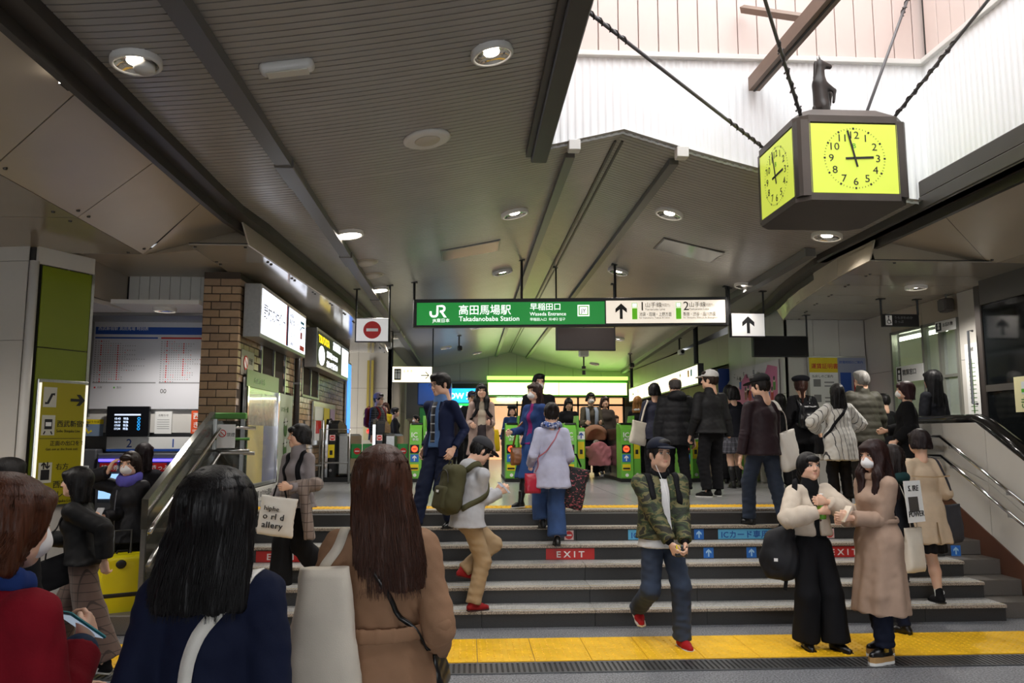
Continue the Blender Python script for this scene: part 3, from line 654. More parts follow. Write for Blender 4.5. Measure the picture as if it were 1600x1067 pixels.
for z in (1.68, 1.55): MB().tube([(BLX, 8.95, z), (-2.42, 8.95, z)], .017, 8).build('cross_rail', M('rail_green') if z > 1.6 else m_steel, bl, True)
for x in (-2.8, -2.5): MB().bb(x - .02, x + .02, 8.94, 8.98, PLAT, 1.9).build('post', m_steel, bl)
MB().bb(BLX, -2.46, 8.965, 8.975, PLAT + .1, 1.88).build('infill_panel', M('smoky_glass'), bl)
# ---- back of the hall
gb = setting('wall_gable', 'cream panelled gable wall at the far end of the hall'); 
for i in range(10):
    a = -3.2 + i * .98; b = a + .97; ts = [a + (b - a) * q / 4 for q in range(5)]
    MB().prism([(a, 27, 3.55), (b, 27, 3.55)] + [(x, 27, zc(x) + .02) for x in ts[::-1]], (0, .05, 0)).build('panel', m_beige, gb)
MB().bb(-12, 9, 27.06, 27.2, PLAT, 4.7).build('backing', m_joint, gb); MB().bb(-4, 7, 26.9, 27.05, 3.48, 3.55).build('ledge', m_rail, gb)
lb = setting('wall_far_left', 'beige panelled wall beyond the left gates'); ywall(lb, 20, -4.5, -1.9, PLAT, 3.9, 3, 3, m_beige); xwall(lb, -1.9, 20, 27, PLAT, 3.9, 3, 2, m_beige, .02, -1)
rb = setting('wall_far_right', 'dim panelled wall beyond the right gates'); xwall(rb, 5.6, 15.3, 27, 3.2, 3.9, 6, 1, m_beige); xwall(rb, 6.6, 15.3, 27, PLAT, 3.2, 6, 2, M('wood_brown', '#5d4a3e', .5, noise=(3, .2))); MB().bb(5.6, 6.7, 15.3, 27, 3.2, 3.25).build('soffit', m_beige, rb)
tag(MB().bb(-12, -11.9, -9, 28, 0, 4.8).build('wall_added_left', m_beige), 'added unseen wall far left blocking sky light', kind='structure'); tag(MB().bb(9.4, 9.5, -9, 28, 0, 4.8).build('wall_added_right', m_beige), 'added unseen wall far right blocking sky light', kind='structure')  # unseen side walls added so sky light cannot leak in
ws = setting('wall_street_added', 'added unseen wall with a wide opening limiting daylight behind the viewpoint')  # invented wall out of view, cuts the daylight coming from behind
MB().bb(-12, -4.5, -9.1, -9, 0, 4.8).build('side_panel', m_beige, ws); MB().bb(5.5, 9.5, -9.1, -9, 0, 4.8).build('side_panel', m_beige, ws); MB().bb(-4.5, 5.5, -9.1, -9, 2.9, 4.8).build('lintel', m_beige, ws)
# shop front under the green sign
sf = thing('shop_front', 'warm lit glazed shop front under the long green sign', 'shop'); SFY = 26.85
MB().bb(.6, 5.4, SFY + .1, SFY + .12, PLAT, 3.05).build('lit_interior', M('warm_shop', '#d8a070', .6, emit=('#ffbf88', 1.0), noise=(1.5, .25)), sf)
for x in (.62, 1.7, 2.75, 3.8, 4.85, 5.38): MB().bb(x - .03, x + .03, SFY - .02, SFY + .06, PLAT, 3.05).build('mullion', m_black, sf)
for z in (3.03, 2.75, 1.7): MB().bb(.6, 5.4, SFY - .02, SFY + .05, z - .035, z + .035).build('transom', m_black, sf)
for i in range(5): MB().bb(.7 + i * 1.05, 1.6 + i * 1.05, SFY - .01, SFY, PLAT + .05, 2.7).build('pane', m_glass, sf)
MB().bb(1.0, 2.6, SFY - .1, SFY - .05, 2.9, 2.98).build('strip_light', M('tube_glow'), sf)
gs = thing('green_light_sign', 'long blank green-white illuminated sign across the far wall', 'sign'); GY = 26.6
for a, b in ((.7, 3.1), (3.13, 5.45)): MB().bb(a, b, GY, GY + .1, 3.08, 3.5).build('light_panel', M('green_lit', '#e8ffc0', .4, emit=('#d2ff8c', 3.0)), gs)
MB().bb(.66, 5.5, GY + .05, GY + .25, 3.5, 3.56).build('frame_bar', M('leaf_green', '#3f9a2c', .4), gs); MB().bb(.66, 5.5, GY + .02, GY + .1, 3.6, 3.72).build('upper_band', M('green_lit2', '#baff80', .4, emit=('#a8f060', 2.0)), gs); MB().bb(.66, 5.5, GY - .02, GY + .25, 3.02, 3.08).build('frame_bar', M('leaf_green'), gs)
# downlights
def tilt(o):
    x = o.location.x
    if o.location.z > 3.87 and abs(o.location.z - zc(x)) < .1: o.rotation_euler = (0, -math.atan((zc(x + .1) - zc(x - .1)) / .2), 0)
    return o
def downlight(p, r=.13, lit=1.0, power=None, group='recessed ceiling downlights', label=None):
    o = thing('downlight', label, 'downlight', (p[0], p[1], p[2] - .004), 0, group); tilt(o)
    MB().lathe([(r * 1.1, .02), (r * 1.12, -.03), (r * 1.02, -.04), (r * .95, -.036), (r * .93, -.028)], 28, cap=False).build('trim_ring', m_white, o, True); MB().lathe([(r * .94, -.03), (r * .75, -.012), (r * .45, -.004), (0, -.003)], 28, cap=False).build('reflector', M('reflector', '#c9c5bc', .12, .9), o, True)
    e = M('lamp_glow_%d' % int(lit * 10), '#ffffff', .4, emit=('#fff3e2', 22 * lit))
    q = .9 if lit > .9 else .42
    MB().lathe([(r * q, -.03 if lit > .9 else -.006), (r * q * .9, -.034 if lit > .9 else -.014), (0, -.036 if lit > .9 else -.018)], 20).build('lamp', e, o, True)
    ld = bpy.data.lights.new('downlight_lamp', 'SPOT'); ld.spot_size = 2.5; ld.spot_blend = .7; ld.shadow_soft_size = .05; ld.energy = (power if power is not None else DOWNLIGHT_W) * 4; ld.color = (1, .95, .88)
    l = bpy.data.objects.new('downlight_lamp', ld); COL.objects.link(l); l.parent = o; l.location = (0, 0, -.07)
    return o
DLP = {6: .35, 0: .5}
DL = [((118, 80), .6, 'downlight beside the cream soffit panel in the upper left corner'), ((768, 80), .6, 'big downlight above the hall left of the light well beam'), ((545, 364), 1.0, 'fully glowing downlight beside the grey duct, nearer one'), ((591, 451), 1.0, 'fully glowing downlight beside the grey duct, farther one'),
      ((804, 332), .4, 'dim downlight left of the ridge below the round speaker'), ((1046, 332), .6, 'downlight right of the ridge, left of the clock'), ((1292, 367), .6, 'downlight just below the square clock'), ((785, 424), .4, 'dim downlight above the green station sign'), ((966, 423), .4, 'dim downlight above the platform direction sign'), ((1165, 445), .6, 'downlight above the small up-arrow sign')]
for i, (p, lit, lab) in enumerate(DL): downlight(onceil(*p) if i else (-1.98, 4.55, zc(-1.98)), .13 if p[1] < 200 else .15, lit, DOWNLIGHT_W * DLP.get(i, 1.0), None, lab)
for i, (X, Y) in enumerate(((-.4, 15.5), (2.9, 15.5), (.2, 18.5), (3.6, 18.5), (-.6, 21.5), (2.6, 21.5), (.3, 24.5), (4.0, 24.5), (-1.6, 18.0))): downlight((X, Y, zc(X)), .14, .6, DOWNLIGHT_W * .9, 'far ceiling downlights beyond the gates', ('small downlight in the %s row beyond the gates, %s of the ridge' % (('nearest', 'second', 'third', 'farthest')[i // 2], ('left', 'right')[i % 2])) if i < 8 else 'small downlight beside the grey duct beyond the left gates')
for X, Y, lab in ((-.8, -2.5, 'added unseen fill downlight behind the viewpoint'),): downlight((X, Y, zc(X)), .14, .6, DOWNLIGHT_W * .6, None, lab)  # added fill lamp out of view, lights the foreground
for q, lab in (((1431, 447), 'downlight in the glossy right soffit beside the lift shaft'), ((1300, 505), 'downlight in the glossy right soffit above the black display')): downlight(GZ(*q, 3.6), .12, .6, DOWNLIGHT_W * 1.3, None, lab)
for X, Y, lab in ((-3.55, 9.3, 'added downlight in the canopy brightening the timetable'), (-6.0, 5.0, 'unseen fill downlight in the far left soffit'), (-4.6, 5.4, 'added unseen downlight in the glossy left soffit brightening the pillar')): downlight((X, Y, 3.2 if Y > 9 else 3.6), .12, .6, DOWNLIGHT_W * (.8 if Y > 9 else 1.2), None, lab)  # downlights added to brighten the timetable, pillar and left side
# ceiling fittings
sp = onceil(667, 216); o = thing('ceiling_speaker', 'round white ceiling speaker above the station sign', 'speaker', sp); tilt(o); MB().lathe([(.2, 0), (.2, -.015), (.17, -.03), (.1, -.022)], 28).build('rim', m_white, o, True); MB().lathe([(.11, -.02), (.1, -.03), (0, -.034)], 24).build('grille', M('grille_cream', '#c9c2b2', .6, bump=(200, .6)), o, True)
p = onceil(448, 100); o = thing('emergency_light', 'oblong white emergency lamp on the ribbed ceiling', 'lamp', p); tilt(o); f = Fld(); f.box((0, 0, -.02), (.17, .05, .04), .035); v, q = f.mesh(.01); mesh_np('housing', [(v, q)], m_white, o); MB().bb(-.13, .13, -.04, .04, -.068, -.058, .004).build('lens', M('lens_cream', '#d9d4c4', .3), o)
p = onceil(226, 97); o = thing('smoke_detector', 'small white drum detector on the ceiling at the left', 'detector', p); MB().lathe([(.06, 0), (.062, -.05), (.055, -.062), (0, -.066)], 20).build('drum', m_white, o, True); MB().lathe([(.07, 0), (.07, -.008), (.06, -.01)], 20).build('base_plate', m_white, o)
for i, p in enumerate(((570, 410), (580, 430))): c = onceil(*p); o = thing('round_vent', 'flat round beige ceiling vent, %s of the pair' % ('nearer' if i == 0 else 'farther'), 'vent', c); tilt(o); MB().lathe([(.16, 0), (.16, -.02), (.1, -.03), (0, -.03)], 24).build('cover', m_beige, o, True); MB().lathe([(.18, 0), (.18, -.006), (.16, -.008)], 24).build('rim', m_cream, o)
for i, (x0, y0) in enumerate(((735, 391), (1075, 391))):
    c = onceil(x0, y0); o = thing('access_panel', 'rectangular grey access panel in the ceiling %s of the ridge' % ('left' if i == 0 else 'right'), 'panel', c)
    sl_ = (zc(c[0] + .3) - zc(c[0] - .3)) / .6; R = rot('Y', -math.atan(sl_)); MB().box((0, 0, -.006), (.78, .55, .014), R).build('cover', M('panel_gloss', '#858682', .18, .2), o); MB().box((0, 0, -.002), (.82, .59, .012), R).build('frame', m_rail, o)
p = onceil(113, 108); o = thing('spotlight', 'small square lit spotlight beside the upper left downlight', 'lamp', (p[0], p[1], 3.86)); MB().bb(-.05, .05, -.05, .05, -.06, .02, .008).build('head', m_black, o); MB().bb(-.045, .045, -.056, -.05, -.055, .015).build('lens', m_lamp, o)
# ================================================================== SIGNS AND FITTINGS
m_ink = M('ink_black', '#17171a', .5); m_wh = M('print_white', '#f2f2f0', .5); m_red = M('print_red', '#c8201c', .5); m_blue = M('print_blue', '#2450a8', .5); m_ltblue = M('print_lightblue', '#58b4e0', .5); m_green = M('print_green', '#55b02c', .5)
m_grey = M('print_grey', '#8a8a8c', .6); m_yel = M('print_yellow', '#ecd21c', .5); m_orange = M('print_orange', '#e2582a', .5); m_whE = M('lit_white', '#ffffff', .4, emit=('#ffffff', .9)); m_inkmid = M('ink_mid', '#4a4644', .5)
class Board:
    """a vertical board: origin bottom-left corner o, turned by ang; u right, v up, normal towards the reader"""
    def __init__(s, root, o, ang, flip=False):
        s.root = root; s.o = Vector(tuple(map(float, o))); s.R = facing(ang); s.x = s.R @ Vector((1, 0, 0)); s.y = s.R @ Vector((0, 1, 0)); s.n = s.R @ Vector((0, 0, 1))
    def fix(s, o, par):
        off = Vector((0, 0, 0)); q = par
        while q is not None: off += q.location; q = q.parent
        o.location = -off; return o
    def p(s, u, v, d=0.0): return s.o + s.x * u + s.y * v + s.n * d
    def rect(s, u0, u1, v0, v1, mat, name='panel', d=0.0, th=.004, parent=None, bev=0.0):
        c = s.p((u0 + u1) / 2, (v0 + v1) / 2, d + th / 2); mb = MB(); mb.box((0, 0, 0), (abs(u1 - u0), abs(v1 - v0), th), s.R, 0, bev)
        o = mb.build(name, mat, parent or s.root); par = parent or s.root; off = Vector((0, 0, 0)); q = par
        while q is not None: off += q.location; q = q.parent
        o.location = c - off; return o
    def poly(s, pts, mat, name, d=0.0, th=.002, parent=None):
        return s.fix(MB().prism([s.p(u, v, d) for u, v in pts], s.n * th).build(name, mat, parent or s.root), parent or s.root)
    def disc(s, u, v, r, mat, name, d=0.0, th=.002, n=24, rx=1.0, parent=None): return s.poly([(u + r * rx * math.cos(2 * pi * i / n), v + r * math.sin(2 * pi * i / n)) for i in range(n)], mat, name, d, th, parent)
    def ring(s, u, v, r, w, mat, name, d=0.0): return s.fix(MB().band([s.p(u + r * math.cos(2 * pi * i / 28), v + r * math.sin(2 * pi * i / 28), d) for i in range(29)], w, .002, [s.n] * 29).build(name, mat, s.root), s.root)
    def line(s, pts, w, mat, name='stroke', d=0.0, th=.002, parent=None): return s.fix(MB().band([s.p(u, v, d) for u, v in pts], w, th, [s.n] * len(pts)).build(name, mat, parent or s.root), parent or s.root)
    def t(s, st, u, v, size, mat, bold=.0, align='LEFT', sx=1.0, d=0.0, sp=1.0, parent=None): return text(st, size, s.p(u, v, d), s.R, mat, parent or s.root, bold, align, sx, .0008, sp)
    def arrow(s, u, v, h, mat, d=0.0, dirn=0):
        w = h * .42
        P = [(-.09, -.5), (.09, -.5), (.09, .12), (.36, -.1), (.36, .16), (0, .5), (-.36, .16), (-.36, -.1), (-.09, .12)]; c, sn = math.cos(dirn), math.sin(dirn)
        P = [((a * c - b * sn) * h + u, (a * sn + b * c) * h + v) for a, b in P]; mb = MB(); mb.prism([s.p(*P[i], d) for i in (0, 1, 2, 8)], s.n * .002); mb.prism([s.p(*P[i], d) for i in (2, 3, 4, 5)], s.n * .002); mb.prism([s.p(*P[i], d) for i in (8, 5, 6, 7)], s.n * .002); mb.prism([s.p(*P[i], d) for i in (2, 5, 8)], s.n * .002)
        return s.fix(mb.build('arrow_mark', mat, s.root), s.root)
    def noentry(s, u, v, r, d=0.0): s.disc(u, v, r, m_red, 'red_disc', d); s.rect(u - r * .66, u + r * .66, v - r * .17, v + r * .17, m_wh, 'white_bar', d + .002, .002)
def rodz(root, x, y, z0, z1, r=.016, name='hanger_rod', mat=None): return MB().tube([(x, y, z0), (x, y, z1)], r, 8).bb(x - .05, x + .05, y - .04, y + .04, z1 - .02, z1 + .01).build(name, mat or m_black, root)
# ---- main station sign
ss = thing('station_sign', 'long green and white hanging station sign with station name and platform directions', 'sign')
A_ = AY(645, 511, 12.0); B_ = AY(1138, 506, 11.5); SW = math.hypot(B_[0] - A_[0], B_[1] - A_[1]); SA = math.atan2(B_[1] - A_[1], B_[0] - A_[0])
b = Board(ss, (A_[0], A_[1], A_[2]), SA); SH = .435
def su(px): return (px - 645) / 493 * SW
def sv(py): return (511 - py) / 45 * SH
b.rect(0, SW, 0, SH, M('sign_frame', '#1d1b1c', .4), 'case', -.16, .15, None, .008)
m_gsign = M('sign_green_lit', '#1e7f35', .35, emit=('#1a7a32', .75)); m_wsign = M('sign_white_lit', '#e9e0d0', .35, emit=('#fff2e0', .62))
b.rect(su(651), su(947.5), sv(508), sv(472), m_gsign, 'green_panel', -.008); b.rect(su(949.5), su(1134), sv(507), sv(471), m_wsign, 'white_panel', -.008)
D = .001
def jr(bd, u, v, h, mat, d):
    pts = [(0, .5), (0, .33), (.03, .2), (.1, .12), (.2, .09), (.33, .09), (.43, .12), (.5, .2), (.53, .33), (.53, .915), (.9, .915), (1.0, .88), (1.06, .8), (1.08, .7), (1.05, .6), (.98, .53), (.88, .49), (.72, .49)]
    bd.line([(u + x * h * 1.02, v + y * h) for x, y in pts], .17 * h, mat, 'rail_logo', d); bd.poly([(u + x * h * 1.02, v + y * h) for x, y in ((.7, .56), (.86, .56), (1.26, .0), (1.05, .0))], mat, 'logo_leg', d + .0003)
jr(b, su(673), sv(496), .195, m_whE, D); b.t('JR東日本', su(690), sv(503.3), .068, m_whE, .002, 'CENTER', 1.0, D)
b.t('高田馬場駅', su(717), sv(490.5), .165, m_whE, .005, sx=.985, d=D); b.t('Takadanobaba Station', su(718), sv(502), .105, m_whE, .004, sx=1.0, d=D)
b.t('早稲田口', su(830), sv(484.5), .12, m_whE, .005, d=D); b.t('Waseda Entrance', su(830), sv(494), .078, m_whE, .003, sx=1.0, d=D); b.t('早稲田入口  와세다 입구', su(830), sv(502), .052, m_whE, .0, d=D)
M('bar_green', '#6cc024', .4, emit=('#5cb818', .5)); b.rect(su(905), su(923.5), sv(495.5), sv(477.5), m_whE, 'line_badge', D, .002); b.rect(su(906.8), su(921.8), sv(493.8), sv(479.2), M('bar_green'), 'badge_ring', D + .002, .001); b.rect(su(908.3), su(920.3), sv(492.3), sv(480.7), m_whE, 'badge_face', D + .003, .001); b.t('JY', su(914.3), sv(490), .088, m_ink, .008, 'CENTER', d=D + .009)
b.arrow(su(973), sv(488), .24, m_ink, D)
for x0, n, a_, c_, e_ in ((990, '1', '(外回り)', '池袋・田端・上野方面', 'for Ikebukuro, Tabata & Ueno'), (1058, '2', '(内回り)', '新宿・渋谷・品川方面', 'for Shinjuku, Shibuya & Shinagawa')):
    b.rect(su(x0), su(x0 + 8), sv(501), sv(483.5), M('bar_green', '#6cc024', .4, emit=('#5cb818', .5)), 'green_bar', D, .002); b.rect(su(x0), su(x0 + 8), sv(482), sv(475), M('bar_green'), 'small_badge', D, .001); b.rect(su(x0 + .7), su(x0 + 7.3), sv(481.4), sv(475.6), m_whE, 'badge_face', D + .001, .001); b.t('JY', su(x0 + 4), sv(480.2), .03, m_grey, 0, 'CENTER', d=D + .002)
    b.t(n, su(x0 + 11), sv(487), .19, m_ink, .004, d=D); b.t('山手線', su(x0 + 20), sv(481.5), .085, m_inkmid, .004, d=D); b.t(a_, su(x0 + 45), sv(481), .055, m_inkmid, 0, sx=.68, d=D); b.t('Yamanote Line', su(x0 + 20), sv(487), .05, m_inkmid, 0, d=D); b.t(c_, su(x0 + 11), sv(495.8), .068, m_ink, .004, sx=.72, d=D); b.t(e_, su(x0 + 11), sv(500), .036, m_inkmid, 0, sx=1.05, d=D)
for px in (645, 817, 965, 1139):
    q = A_ + (B_ - A_) * ((px - 645) / 493); q = Vector(tuple(q)) - b.n * .085; rodz(ss, q.x, q.y, A_[2] + .0 if px in (645, 1139) else A_[2] + SH - .02, zc(q.x) + .01, .02)
# ---- small hanging signs
def hang(name, label, px0, py0, px1, py1, Y, zt=None, depth=.1, ang=0.0, rods=2, out=True, cat='sign', frame=None):
    o = thing(name, label, cat); a = AY(px0, py1, Y); c = AY(px1, py0, Y); w = c[0] - a[0]; h = c[2] - a[2]; bd = Board(o, a, ang); bd.w = w; bd.h = h; bd.th = thing
    bd.rect(0, w, 0, h, frame or M('sign_frame'), 'case', -depth, depth - .004, None, .006)
    for u in ((0, w) if rods == 2 else (w / 2,)): 
        q = bd.p(u + (.0), h, -depth / 2); rodz(o, q.x, q.y, a[2] if rods == 2 and not out else a[2] + h - .01, (zt if zt else zc(min(q.x, XR(Y) - .1))) + .01, .014)
    return bd
bd = hang('no_entry_sign', 'white hanging board with a red no entry disc left of the station sign', 555, 497, 608, 534, 12.0, out=False); bd.rect(.012, bd.w - .012, .012, bd.h - .012, M('lit_dull', '#d8d4cf', .4, emit=('#ffffff', .25)), 'face', -.003); bd.noentry(bd.w * .5, bd.h * .5, .135, .002)
bd = hang('up_arrow_sign', 'white hanging board with a black up arrow right of the station sign', 1143, 489, 1195, 526, 11.6, out=False); bd.rect(.012, bd.w - .012, .012, bd.h - .012, M('lit_dull'), 'face', -.003); bd.arrow(bd.w / 2, bd.h / 2, .26, m_ink, .002)
bd = hang('blank_display', 'dark blank departure display hanging under the station sign', 870, 512, 961, 547, 13.0, out=False); bd.rect(.02, bd.w - .02, .02, bd.h - .02, M('display_brown', '#2a2321', .3), 'screen', -.003)
bd = hang('black_display', 'black switched off display panel beside the curved soffit', 1178, 525, 1263, 557, 11.9, zt=3.6); bd.rect(.015, bd.w - .015, .015, bd.h - .015, M('display_black', '#0b0b0c', .25), 'screen', -.003)
bd = hang('washroom_sign', 'white lit hanging sign with a black pictogram above the left gates', 612, 572, 676, 598, 17.0); bd.rect(.015, bd.w - .015, .015, bd.h - .015, M('sign_cream_lit', '#fff6d8', .4, emit=('#fff2c8', 1.6)), 'face', -.003); bd.rect(.05, .2, .06, bd.h - .06, m_ink, 'pictogram_ground', .002, .001)
for u in (.09, .155): bd.disc(u, bd.h * .68, .028, m_wh, 'pictogram', .003, .001); bd.rect(u - .025, u + .025, bd.h * .25, bd.h * .58, m_wh, 'pictogram', .003, .001)
bd.t('お手洗', .24, bd.h * .62, .07, M('ink_olive', '#9a8c4a'), .003, d=.002); bd.line([(bd.w - .25, bd.h * .45), (bd.w - .08, bd.h * .45)], .02, m_ink, 'arrow_mark', .002); bd.line([(bd.w - .15, bd.h * .65), (bd.w - .08, bd.h * .45), (bd.w - .15, bd.h * .25)], .02, m_ink, 'arrow_mark', .002)
bd = hang('wheelchair_sign', 'small dark hanging sign with a wheelchair symbol below the right soffit', 1380, 491, 1436, 510, 10.4, zt=3.6, depth=.06); bd.rect(.04, .13, .02, bd.h - .02, m_wh, 'pictogram_ground', 0, .002); bd.ring(.085, bd.h * .38, .026, .007, m_ink, 'pictogram_wheel', .004); bd.disc(.082, bd.h * .8, .011, m_ink, 'pictogram_head', .003, .001); bd.line([(.083, bd.h * .72), (.083, bd.h * .48), (.105, bd.h * .48), (.115, bd.h * .25)], .009, m_ink, 'pictogram_body', .004)
bd.t('うらがわのか', .16, bd.h * .62, .045, m_grey, d=.001); bd.t('きっぷ', .16, bd.h * .3, .045, m_grey, d=.001)
ls = thing('platform_line_sign', 'long cream lit direction sign with arrows along the right side beyond the gates', 'sign')
a = AX(983, 617, 4.95); c = AX(1091, 605, 4.55); w = math.hypot(c[0] - a[0], c[1] - a[1]); bd = Board(ls, (a[0], a[1], 2.72), math.atan2(c[1] - a[1], c[0] - a[0])); bd.rect(0, w, 0, .42, M('sign_frame'), 'case', -.12, .116); bd.rect(.03, w - .03, .03, .39, M('sign_cream_lit'), 'face', -.003); bd.rect(w * .3, w * .304, .03, .39, m_grey, 'divider', .001, .001)
bd.arrow(w * .09, .21, .22, m_ink, .003, pi / 2); bd.t('出口', w * .17, .22, .12, m_ink, d=.003, sx=1.6); bd.t('のりば', w * .17, .08, .09, m_ink, d=.003, sx=1.6); bd.arrow(w * .38, .2, .24, m_ink, .003); bd.t('山手線', w * .47, .24, .1, m_inkmid, d=.003, sx=2); bd.rect(w * .44, w * .455, .06, .34, m_green, 'green_bar', .002, .001); bd.arrow(w * .82, .27, .15, m_ink, .003); bd.rect(w * .9, w * .915, .2, .34, m_orange, 'pictogram', .002, .001); bd.rect(w * .93, w * .945, .2, .34, m_ltblue, 'pictogram', .002, .001)
for u in (.15, w * .96): q = bd.p(u, .4, -.06); rodz(ls, q.x, q.y, 3.1, zc(min(q.x, 5.4)) + .01, .05)
# wall directory: blue arrow panel on far right edge
o = thing('blue_arrow_panel', 'blue panel with a white arrow at the end of the mural wall', 'sign'); bd = Board(o, (5.02, 15.45, 2.3), 0); bd.rect(0, .62, 0, .75, M('panel_navy', '#27418a', .4), 'ground', -.02, .02); bd.poly([(.1, .3), (.3, .62), (.5, .3)], m_wh, 'arrow_mark', .001); bd.rect(.18, .6, .05, .3, m_wh, 'arrow_stem', .001, .002); bd.t('精算機', .22, .12, .1, m_blue, .01, d=.004)
# ---- clock
ck = thing('hanging_clock', 'square bronze framed station clock with glowing lime faces hung in the light well', 'clock', (3.29, 6.78, 3.68)); CW, CH = .49, .95
m_brz = M('bronze_case', '#57514c', .42, .55, noise=(4, .06)); m_lime = M('clock_lime', '#c2d34c', .4, emit=('#d6e355', .46))
def octo(w, ch): return [(-w + ch, -w), (w - ch, -w), (w, -w + ch), (w, w - ch), (w - ch, w), (-w + ch, w), (-w, w - ch), (-w, -w + ch)]
mb = MB(); P = octo(CW, .1); Pi = octo(CW - .03, .09)
mb.prism([(x, y, .02) for x, y in P], (0, 0, .06)); mb.build('lower_rim', m_brz, ck); mb = MB(); mb.prism([(x, y, .71) for x, y in P], (0, 0, .06)); mb.build('upper_rim', m_brz, ck); mb = MB(); mb.prism([(x * .955, y * .955, .09) for x, y in P], (0, 0, .63)); mb.build('case_core', m_brz, ck)
for sx in (-1, 1):
    for sy in (-1, 1): mb = MB(); mb.prism([(sx * (CW - .115), sy * CW, .06), (sx * (CW - .035), sy * (CW - .01), .06), (sx * (CW - .01), sy * (CW - .035), .06), (sx * CW, sy * (CW - .115), .06), (sx * (CW - .1), sy * (CW - .1), .06)], (0, 0, .67)); mb.build('corner_post', m_brz, ck)
mb = MB(); vs = [(x, y, .77) for x, y in P] + [(x * .72, y * .72, .88) for x, y in P]; mb.add(vs, [(i, (i + 1) % 8, 8 + (i + 1) % 8, 8 + i) for i in range(8)] + [tuple(range(8, 16))]); mb.build('top_cover', m_brz, ck)
for k in range(4):
    ang = k * pi / 2; R = rot('Z', ang); cb = Board(ck, Vector((3.29, 6.78, 3.68)) + R @ Vector((-.385, -CW - .001, .085)), ang); FW, FH = .77, .61
    fc = cb.rect(0, FW, 0, FH, m_lime, 'clock_face', -.012, .01)
    if k in (0, 3):
        for hr_ in range(1, 13):
            a = hr_ * pi / 6; cb.t(str(hr_), FW / 2 + .205 * math.sin(a), FH / 2 + .205 * math.cos(a) - .031, .092, m_ink, 0, 'CENTER', 1.1, .001)
        mb = MB()
        for q in range(60):
            a = q * pi / 30; l = .018 if q % 5 == 0 else .012; w = .016 if q % 5 == 0 else .004; r_ = .263; c, s_ = math.cos(a), math.sin(a)
            PP = [(-w / 2, -l / 2), (w / 2, -l / 2), (w / 2, l / 2), (-w / 2, l / 2)]; mb.prism([tuple(cb.p(FW / 2 + r_ * s_ + x * c + y * s_, FH / 2 + r_ * c - x * s_ + y * c, 0) - ck.location) for x, y in PP], tuple(cb.n * .001))
        tag(mb.build('minute_marks', m_ink, ck), kind='stuff')
        for L_, wd_, a, dz, nm in ((.165, .02, math.radians(87), .004, 'hour_hand'), (.25, .016, math.radians(-13), .008, 'minute_hand')):
            s_, c = math.sin(a), math.cos(a); mb = MB(); mb.band([cb.p(FW / 2 - .08 * s_, FH / 2 - .08 * c, dz) - ck.location, cb.p(FW / 2 + L_ * s_, FH / 2 + L_ * c, dz) - ck.location], wd_, .004, cb.n); mb.build(nm, m_ink, ck)
        cb.t('B', FW / 2 + .0, FH / 2 + .09, .06, m_green, .006, 'CENTER', d=.001)
flush_text(); KC = .951; ck.location = tuple(C0 + (np.array(ck.location) - C0) * KC); ck.scale = (KC, KC, KC)
# rods and twisted wires
def hang_rod(label, p, q, tw0, tw1):
    o = thing('clock_stay', label, 'rod'); p = Vector(tuple(map(float, p))); q = Vector(tuple(map(float, q))); d = q - p; MB().tube([p, q], .014, 8).build('rod', M('stay_grey', '#6a6869', .5, .4), o, True)
    for s0, s1 in (tw0, tw1):
        if s1 <= s0: continue
        u = d.orthogonal().normalized(); w = d.cross(u).normalized(); n = 40; pts = []
        for i in range(n + 1):
            t = s0 + (s1 - s0) * i / n; a = i * .9; pts.append(p + d * t + (u * math.cos(a) + w * math.sin(a)) * .018)
        MB().tube(pts, .006, 5).build('twisted_wire', m_dark, o, True)
        for i in range(4): t = s0 + (s1 - s0) * (i + .5) / 4; c = p + d * t; MB().tube([c - u * .034, c + u * .034], .008, 5).build('clip', m_dark, o)
TC = (3.29, 6.78, 4.42)
hang_rod('long grey stay rod from the left rim of the light well to the clock', (.74, 4.95, 4.6), (2.7, 6.8, 4.34), (.0, .2), (.75, .98))
ends = []
for lab, pa, pb, t0 in (('dark stay rod rising from the front left top corner of the clock', AY(1186, -30, 5.35), AY(1252, 184, 6.1), .86), ('dark stay rod rising from the front right top corner of the clock', AY(1560, -20, 5.45), AY(1395, 186, 6.1), .84)):
    e = pb + (pa - pb) * (7.4 - pb[2]) / (pa[2] - pb[2]); ends.append(e); hang_rod(lab, e, pb, (0, 0), (t0, 1.0))
e0, e1 = ends; d_ = (e1 - e0) / (e1[0] - e0[0]); xb = thing('cross_beam', 'brown steel cross beam high in the light well carrying the clock rods', 'beam'); MB().band([e0 + d_ * (.52 - e0[0]) + v3(0, 0, .05), e0 + d_ * (4.43 - e0[0]) + v3(0, 0, .05)], .12, .12, (0, 0, -1)).build('beam_box', M('beam_brown'), xb); MB().band([e0 + v3(-.08, 0, -.012), e0 + v3(.08, 0, -.012)], .14, .01, (0, 0, -1)).build('anchor_plate', m_dark, xb); MB().band([e1 + v3(-.08, 0, -.012), e1 + v3(.08, 0, -.012)], .14, .01, (0, 0, -1)).build('anchor_plate', m_dark, xb)
hang_rod('thin stay rod behind the horse statuette', AY(1436, -50, 7.04), AY(1354, 176, 6.72), (0, .35), (0, 0))
